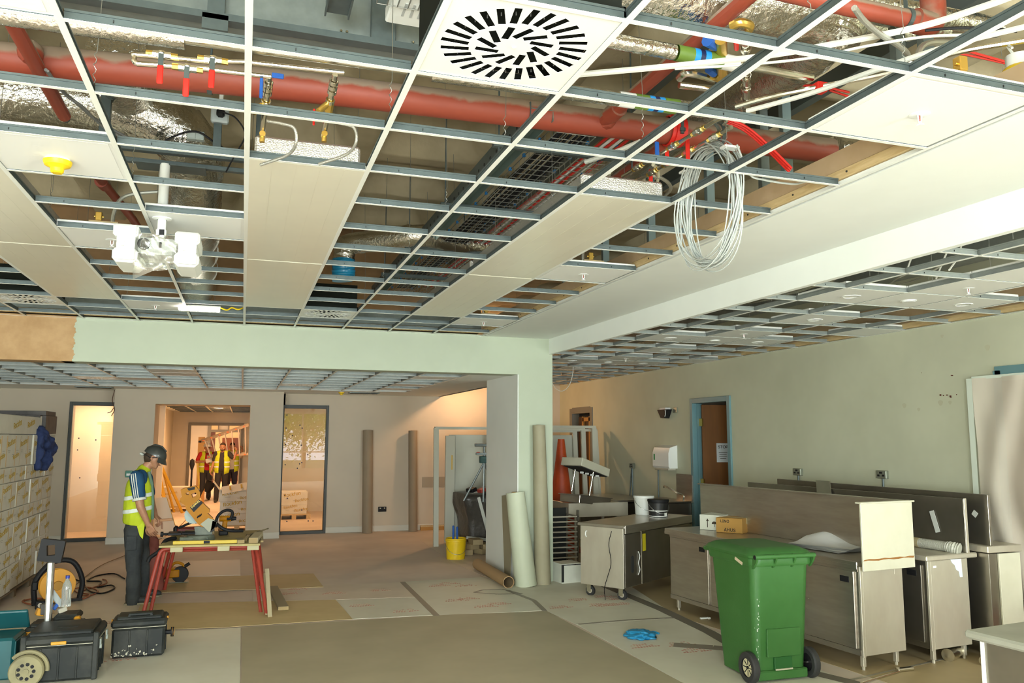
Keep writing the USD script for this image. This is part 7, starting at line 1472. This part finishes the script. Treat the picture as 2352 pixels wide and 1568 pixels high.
# t-shirt with striped sleeves
shirtm = M('tshirt_blue', (.006, .055, .13), .8, col2=(.008, .07, .16), scale=9)
shirt = [m3.Manifold.batch_hull(tor(322, 1094, .082, .13)+tor(319, 1130, .125, .10)), m3.Manifold.batch_hull(tor(319, 1130, .125, .10)+tor(315, 1190, .13, .08))]
hem = sN+(eN-sN)*.62; hemF = sF+(eF-sF)*.62
shirt += chain([(sN, .083), (hem, .072)])+chain([(sF, .08), (hemF, .07)])
part(W, 'tshirt', fuse(shirt, .025, 5, .016, 3), shirtm, smooth=True)
d_ = (hem-sN)/np.linalg.norm(hem-sN); part(W, 'sleeve_hem', B().lathe([(.069, -.018), (.077, -.018), (.078, .010), (.072, .012)], hem+d_*.052, 24, ax=d_), M('hem_white', (.62, .64, .58), .8))
stp = B(); sd_ = np.cross(d_, V(0, -1, 0)); sd_ /= np.linalg.norm(sd_)
for k in (-1, 0, 1):
    pts = []
    for q in np.linspace(-.25, 1.25, 9):
        a_ = .30*k-.30; c_ = sN+(hem-sN)*q; r_ = (.083+(.072-.083)*np.clip(q, 0, 1))+.004; nn_ = V(0, -1, 0)*math.cos(a_)-sd_*math.sin(a_)
        pts.append(c_+nn_*r_*(1 if q >= 0 else .96))
    stp.tube(pts, .0062, 6)
part(W, 'sleeve_stripes', stp, mats['hem_white'], label='three white sleeve stripes')
# vest
vest = [m3.Manifold.batch_hull(tor(322, 1091, .080, .085)+tor(319, 1120, .148, .085)), m3.Manifold.batch_hull(tor(319, 1120, .148, .085)+tor(315, 1192, .160, .07)), m3.Manifold.batch_hull([sph(J(331, 1079, yc), .074), *tor(322, 1096, .07, .10)])]
VB = m3.Manifold.batch_boolean(vest, m3.OpType.Add)
arm_hole = m3.Manifold.batch_hull([sph(sN+V(.0, -.10, .0), .095), sph(hem+V(0, -.12, .04), .075)]); VB = VB-m3.Manifold.batch_hull([sph(sN+V(.004, -.02, .01), .084), sph(hem+V(0, -.03, .0), .080)])
cut_z = J(315, 1204, yc)[2]; VB = VB.trim_by_plane([.12, 0, 1.0], float(cut_z+.12*J(315, 1204, yc)[0]))
part(W, 'vest', fuse([VB], .022, 3, .022, 5, 7.), hiv, smooth=True, label='yellow hi-vis vest')
flap = B().prism([(0, 0), (.10, .0), (.085, -.20), (.05, -.16)], -.008, .008, ax=AXZ, o=J(312, 1198, yn-.02)); part(W, 'vest_flap', flap, hiv)
sv = [m3.Manifold.batch_hull(tor(319, 1120, .155, .087)+tor(315, 1192, .167, .072))]; SV = sv[0]-m3.Manifold.batch_hull([sph(sN+V(.004, -.02, .01), .084), sph(hem+V(0, -.03, .0), .080)])-m3.Manifold.batch_hull([sph(eN, .05), sph(hem, .06), sph(hem+V(0, -.2, 0), .1), sph(eN+V(0, -.2, 0), .1)])
for py in (1140, 1170):
    z = J(300, py, yc)[2]; z2 = z-.045
    bnd = SV.trim_by_plane([-.16, 0, 1.0], float(z2-.16*J(300, py, yc)[0]-.0)).trim_by_plane([.16, 0, -1.0], float(-(z)+.16*J(300, py, yc)[0]))
    if bnd.num_tri(): part(W, 'reflective_band', fuse([bnd], .025, 2, .014, 5, 7.), refl, smooth=40)
part(W, 'placket', B().tube([J(342, 1083, yc-.10), J(349, 1112, yc-.10), J(351, 1150, yc-.10), J(350, 1192, yc-.09)], .018, 8), M('placket_grey', (.12, .20, .14), .8))
# trousers, boots, helmet
tro = [m3.Manifold.batch_hull([*tor(314, 1206, .118, .085), sph(hN, .112), sph(hF, .112)])]+chain([(hN, .112), (kN, .086), (aN+V(0, 0, .02), .074), (aN+V(-.005, 0, -.055), .078)])+chain([(hF, .110), (kF, .084), (aF+V(0, 0, .02), .072), (aF+V(0, 0, -.05), .076)])
part(W, 'trousers', fuse(tro, .022, 5, .026, 9, 11.), navyt, smooth=True)
part(W, 'pocket', B().obox((hN+kN)/2+V(-.02, -.098, .06), (.12, .025, .17), c=.01), navyt)
for a, nm_ in ((aN, 1), (aF, 2)):
    h = V(a[0]-.035, a[1], .05); part(W, 'boot', fuse([m3.Manifold.batch_hull([sph(h, .048), sph(h+V(.06, 0, .03), .05), sph(h+V(-.0, 0, .06), .05)]), m3.Manifold.batch_hull([sph(h+V(.03, 0, .005), .050), sph(h+V(.15, .03, -.008), .044), sph(h+V(.20, .035, -.015), .036)])], .016, 4), boot, smooth=True)
    part(W, 'sole', B().prism(affinity.translate(Polygon([(-.052, -.042), (.12, -.046), (.21, -.03), (.24, .02), (.21, .066), (.12, .06), (-.052, .042)]).buffer(.006), h[0], h[1]), .0035, .022), M('sole_tan', (.25, .22, .14), .7))
hat = M('helmet_grey', (.045, .05, .045), .35, coat=.3)
hu = up-fd/np.linalg.norm(fd)*(up@(fd/np.linalg.norm(fd))); hu /= np.linalg.norm(hu); hf = fd/np.linalg.norm(fd); hl = np.cross(hu, hf)
hp = B(); th_, ph_ = np.meshgrid(np.linspace(.0, 1.62, 16), np.linspace(0, 2*math.pi, 41), indexing='ij')
hp.grid(HP(0, 0, 0)+np.stack([(np.sin(th_)*np.cos(ph_)*.135-.004)[..., None]*hf+(np.sin(th_)*np.sin(ph_)*.112)[..., None]*hl+(np.cos(th_)*.118+.032)[..., None]*hu], 0)[0]); part(W, 'helmet', hp, hat, smooth=True)
br = B(); g = np.linspace(-1.1, 1.1, 20)
br.grid(np.stack([np.array([HP(.126*math.cos(a)*q+.004-.0, .108*math.sin(a)*q, .030-.16*(q-1)) for a in g]) for q in (.98, 1.12, 1.30 if True else 1.2)], 0)); br.grid(np.stack([np.array([HP(.126*math.cos(a)*q+.004, .108*math.sin(a)*q, .024-.16*(q-1)) for a in g]) for q in (1.30, 1.12, .98)], 0)); part(W, 'helmet_peak', br, hat, smooth=True)
part(W, 'helmet_ridge', B().tube([HP(-.125, 0, .07), HP(-.06, 0, .142), HP(.02, 0, .152), HP(.09, 0, .118)], .012, 8), hat); part(W, 'headband', B().obox(HP(-.135, 0, -.015), (.05, .14, .028), [hf, hl, hu], c=.008), M('band_grey', (.40, .42, .38), .5)); part(W, 'chin_strap', B().tube([HP(-.09, -.085, .0), HP(-.02, -.094, -.01), HP(.05, -.086, .02)], .006, 6), blackm)
wp = wF+V(.07, -.03, -.055); t = thing('wood_stick', 'short brown wood stick held in the worker far hand', 'timber', wp); part(t, 'stick', B().bar(wp+V(-.06, .0, .0), wp+V(.13, -.02, .01), .03, .03, c=.003), M('stick_brown', (.40, .20, .09), .7)); part(t, 'end', B().bar(wp+V(.13, -.02, .01), wp+V(.134, -.02, .01), .028, .028), mats['end_grain'])

# --- people in the corridor, facing the camera
def standing(lab, x, y, H, yaw, rArm, lArm, stride=.0, shirt=None, vestm=None, trou=None, shorts=False, helmet=None, beard=False, head_turn=0.):
    k = H/1.78; t = thing('person', lab, 'person', (x, y, 0), group='people in the corridor')
    c, s = math.cos(yaw), math.sin(yaw)
    def G(a, b, h): return V(x+(a*c-b*s)*k, y+(a*s+b*c)*k, h*k)      # a to the person's left, b backwards, h up
    f = V(s, -c, 0); ft = V(math.sin(yaw+head_turn), -math.cos(yaw+head_turn), 0)
    hm, HP = headparts(G(0, -.02, 1.635), ft+V(0, 0, -.05), V(0, 0, 1), k)
    sR, sL = G(-.185, 0, 1.44), G(.185, 0, 1.44)
    R = [G(*q) for q in rArm]; L = [G(*q) for q in lArm]
    hR, hL = G(-.09, 0, .93), G(.09, 0, .93); kR, kL = G(-.10, -.04-stride*.4, .50), G(.10, -.02+stride*.4, .50); aR, aL = G(-.11, -stride, .09), G(.11, stride, .09)
    bodyb = hm+chain([(G(0, 0, 1.46), .062*k), (G(0, -.01, 1.58), .055*k)])
    tr = lambda h, r, dx: [sph(G(-dx, 0, h), r*k), sph(G(dx, 0, h), r*k)]
    bodyb += [m3.Manifold.batch_hull(tr(1.42, .075, .13)+tr(1.25, .10, .09)), m3.Manifold.batch_hull(tr(1.25, .10, .09)+tr(.96, .10, .07))]
    bodyb += chain([(hR, .085*k), (kR, .058*k), (aR, .042*k)])+chain([(hL, .085*k), (kL, .058*k), (aL, .042*k)])
    bodyb += chain([(sR, .056*k), (R[0], .044*k), (R[1], .030*k)])+chain([(sL, .056*k), (L[0], .044*k), (L[1], .030*k)])
    bodyb += hand(R[1], R[1]-R[0]+V(0, 0, -.02), V(-c, -s, .15), 1, k, .6, 8)+hand(L[1], L[1]-L[0], V(c, s, .15), -1, k, .6, 8)
    part(t, 'body', fuse(bodyb, .03, 3), skin, smooth=True); faceparts(t, HP, k)
    if helmet is None: part(t, 'hair', fuse([m3.Manifold.batch_hull([sph(HP(-.03, .0, .055), .084*k), sph(HP(.02, 0, .068), .066*k), sph(HP(-.05, 0, .0), .072*k)])], .03, 2), hair, smooth=True)
    else: part(t, 'helmet', B().lathe([(.125*k, .0), (.115*k, .05*k), (.08*k, .10*k), (0, .118*k)], HP(0, 0, .045), 24).lathe([(.118*k, .0), (.15*k, -.004)], HP(.015, 0, .045), 24), helmet)
    if beard: part(t, 'beard', fuse([m3.Manifold.batch_hull([sph(HP(.045, .03, -.062), .034*k), sph(HP(.045, -.03, -.062), .034*k), sph(HP(.066, 0, -.092), .027*k)])], .03, 2), hair, smooth=True)
    sh = [m3.Manifold.batch_hull(tr(1.43, .08, .13)+tr(1.25, .125, .08)), m3.Manifold.batch_hull(tr(1.25, .125, .08)+tr(.98, .125, .06))]+chain([(sR, .078*k), (sR+(R[0]-sR)*.75, .064*k)])+chain([(sL, .078*k), (sL+(L[0]-sL)*.75, .064*k)])
    part(t, 'tshirt', fuse(sh, .035, 3), shirt, smooth=True)
    if vestm is not None:
        vv = m3.Manifold.batch_boolean([m3.Manifold.batch_hull(tr(1.45, .085, .10)+tr(1.25, .142, .085)), m3.Manifold.batch_hull(tr(1.25, .142, .085)+tr(.94, .146, .075))], m3.OpType.Add)
        gap = m3.Manifold.batch_hull([sph(G(.0, -.3, 1.60), .07*k), sph(G(0, -.3, .85), .10*k), sph(G(0, -.05, 1.60), .05*k), sph(G(0, -.05, .85), .075*k)])
        vv = vv-gap
        part(t, 'vest', fuse([vv], .035, 2, .02, 4, 7.), hiv, smooth=True, label='yellow hi-vis vest')
        big = m3.Manifold.batch_hull(tr(1.25, .149, .087)+tr(.94, .153, .077))-gap
        for z0_, z1_ in ((1.16, 1.21), (1.02, 1.07)): part(t, 'reflective_band', fuse([big.trim_by_plane([0, 0, 1.], z0_*k).trim_by_plane([0, 0, -1.], -z1_*k)], .04, 1, .02, 4, 7.), refl, smooth=40)
    kk = [(hR, .105*k), (kR, .082*k)]+([] if shorts else [(aR+V(0, 0, -.02), .070*k)]); kl = [(hL, .105*k), (kL, .082*k)]+([] if shorts else [(aL+V(0, 0, -.02), .070*k)])
    part(t, 'shorts' if shorts else 'trousers', fuse([m3.Manifold.batch_hull(tr(.98, .122, .065)+[sph(hR, .105*k), sph(hL, .105*k)])]+chain(kk)+chain(kl), .035, 3, .02, 2), trou, smooth=True)
    for a in (aR, aL): part(t, 'boot', fuse([m3.Manifold.batch_hull([sph(V(a[0], a[1], .05*k), .048*k), sph(V(*(a+f*.07)[:2], .045*k), .045*k), sph(V(*(a+f*.16)[:2], .036*k), .036*k)])], .03, 2), boot, smooth=True)
    return t, G, R, L
blk = M('tshirt_black', (.03, .024, .026), .85); redc = M('tshirt_red', (.42, .012, .015), .8)
P1, G1, R1, L1_ = standing('person in a black t-shirt and open hi-vis vest carrying a ladder through the door', -.56, 26.0, 1.78, -.1, [(-.24, .0, 1.18), (-.30, -.06, .93)], [(.34, -.02, 1.28), (.40, -.06, 1.50)], .16, blk, 1, M('trousers_black', (.022, .02, .022), .85), beard=True)
P2, G2, R2, L2_ = standing('person in a red t-shirt and white helmet holding white paper, behind the bucket', -1.04, 27.0, 1.74, .15, [(-.30, .0, 1.20), (-.06, -.22, 1.22)], [(.28, .0, 1.22), (.26, -.05, 1.0)], .05, redc, 1, M('trousers_dark', (.03, .03, .035), .85), helmet=whitepl)
P3, G3, R3, L3_ = standing('person in shorts and hi-vis vest mostly hidden behind the ladder carrier', -.30, 27.3, 1.78, .0, [(-.25, .0, 1.2), (-.28, -.05, .98)], [(.28, .05, 1.30), (.30, -.06, 1.55)], .12, M('tshirt_pale', (.5, .5, .45), .8), 1, M('shorts_dark', (.03, .03, .05), .85), shorts=True)
t = thing('paper_sheet', 'white paper held by the person in the red t-shirt', 'paper', R2[1]); part(t, 'sheet', B().obox(R2[1]+V(.10, -.06, .03), (.20, .006, .13), tilt(-.3)), mats['paper_white']); part(t, 'fold', B().obox(R2[1]+V(.10, -.064, .06), (.18, .004, .05), tilt(-.3)), mats['paper_white'])
q = at(479, 1118, y=26.3); t = thing('black_bucket', 'tilted black builder bucket carried beside the ladder carrier', 'bucket', q)
axb = V(.45, 0, .89); part(t, 'body', B().lathe([(0, -.16), (.11, -.16), (.155, .15), (.165, .16), (.15, .16), (.10, -.13), (0, -.13)], q, 26, ax=axb), blackm); part(t, 'handle', B().tube(spline([q+V(.02, -.0, .19), q+V(.12, 0, .20), R1[1]+V(0, 0, -.09), q+V(.20, 0, .09)], 5), .006, 6), wirem)
# ladder on his shoulder
al = M('ladder_alu', (.46, .38, .30), .5, .3); t = thing('extension_ladder', 'aluminium extension ladder carried on the shoulder in the corridor', 'ladder', at(510, 1010, y=26)); oj = M('ladder_orange', (.60, .16, .03), .5)
ta, tb = at(462, 1014, y=26.75), at(572, 976, y=25.7); ba, bb2 = at(476, 1049, y=26.75), at(572, 1042, y=25.7)
for o in (V(0, 0, 0), V(.0, .14, .03)):
    part(t, 'stile', B().bar(ta+o, tb+o, .035, .07), al); part(t, 'stile', B().bar(ba+o, bb2+o, .035, .07), al)
    for k in range(7): s = .08+.14*k; part(t, 'rung', B().bar(ta+(tb-ta)*s+o, ba+(bb2-ba)*s+o, .10, .03), al)
for k in range(6): s = .05+.17*k; part(t, 'clip', B().obox(ta+(tb-ta)*s+V(0, -.04, .01), (.06, .03, .04)), oj); part(t, 'clip', B().obox(ba+(bb2-ba)*s+V(0, -.04, -.01), (.06, .03, .04)), oj)
part(t, 'foot', B().obox(ta+V(-.03, 0, 0), (.10, .06, .06), c=.01), blackm)
# trees and lawn outside the rear windows, reflected in the glazed panels
lf_ = mats['leaf'] = usdkit.material(stage, '/World/Looks/leaf', {'d': ('diffuse_bsdf', {'color': (.30, .48, .03)}), 't': ('translucent_bsdf', {'color': (.42, .62, .03)}), 'm': ('mix_closure', {'fac': .5})}, [('d.BSDF', 'm.closure1'), ('t.BSDF', 'm.closure2')], surface='m.closure')
rr = random.Random(4)
for x, y, hgt, lab in ((3.0, -9.0, 2.6, 'leafy green tree outside the rear window at the right'), (-7.0, -10.0, 2.8, 'leafy green tree outside the rear window at the left')):
    t = thing('garden_tree', lab, 'tree', (x, y, -.1)); part(t, 'trunk', B().tube([(x, y, -.1), (x+.05, y, 1.5), (x-.05, y, 3.4)], [.14, .11, .06], 10), M('bark', (.14, .10, .06), .9))
    n = 6000; c = np.array([[rr.gauss(0, 1.25), rr.gauss(0, 1.1), rr.gauss(0, .75)] for _ in range(n)])+[x, y, hgt+.3]
    u = np.array([[rr.gauss(0, 1) for _ in range(3)] for _ in range(n)]); u /= np.linalg.norm(u, axis=1, keepdims=True); w = np.cross(u, [[.3, .5, .8]]); w /= np.linalg.norm(w, axis=1, keepdims=True)
    v = np.stack([c-u*.11, c+w*.045, c+u*.11, c-w*.045], 1).reshape(-1, 3); i = np.arange(n)*4
    part(t, 'leaves', B().add(v, np.c_[i, i+1, i+2, i+3]), lf_, smooth=False, kind='stuff')
struct('ground_lawn', B().box(-30, 30, -40, REAR-.25, -.2, -.1), M('lawn', (.10, .16, .04), .9, col2=(.07, .12, .03), scale=2))
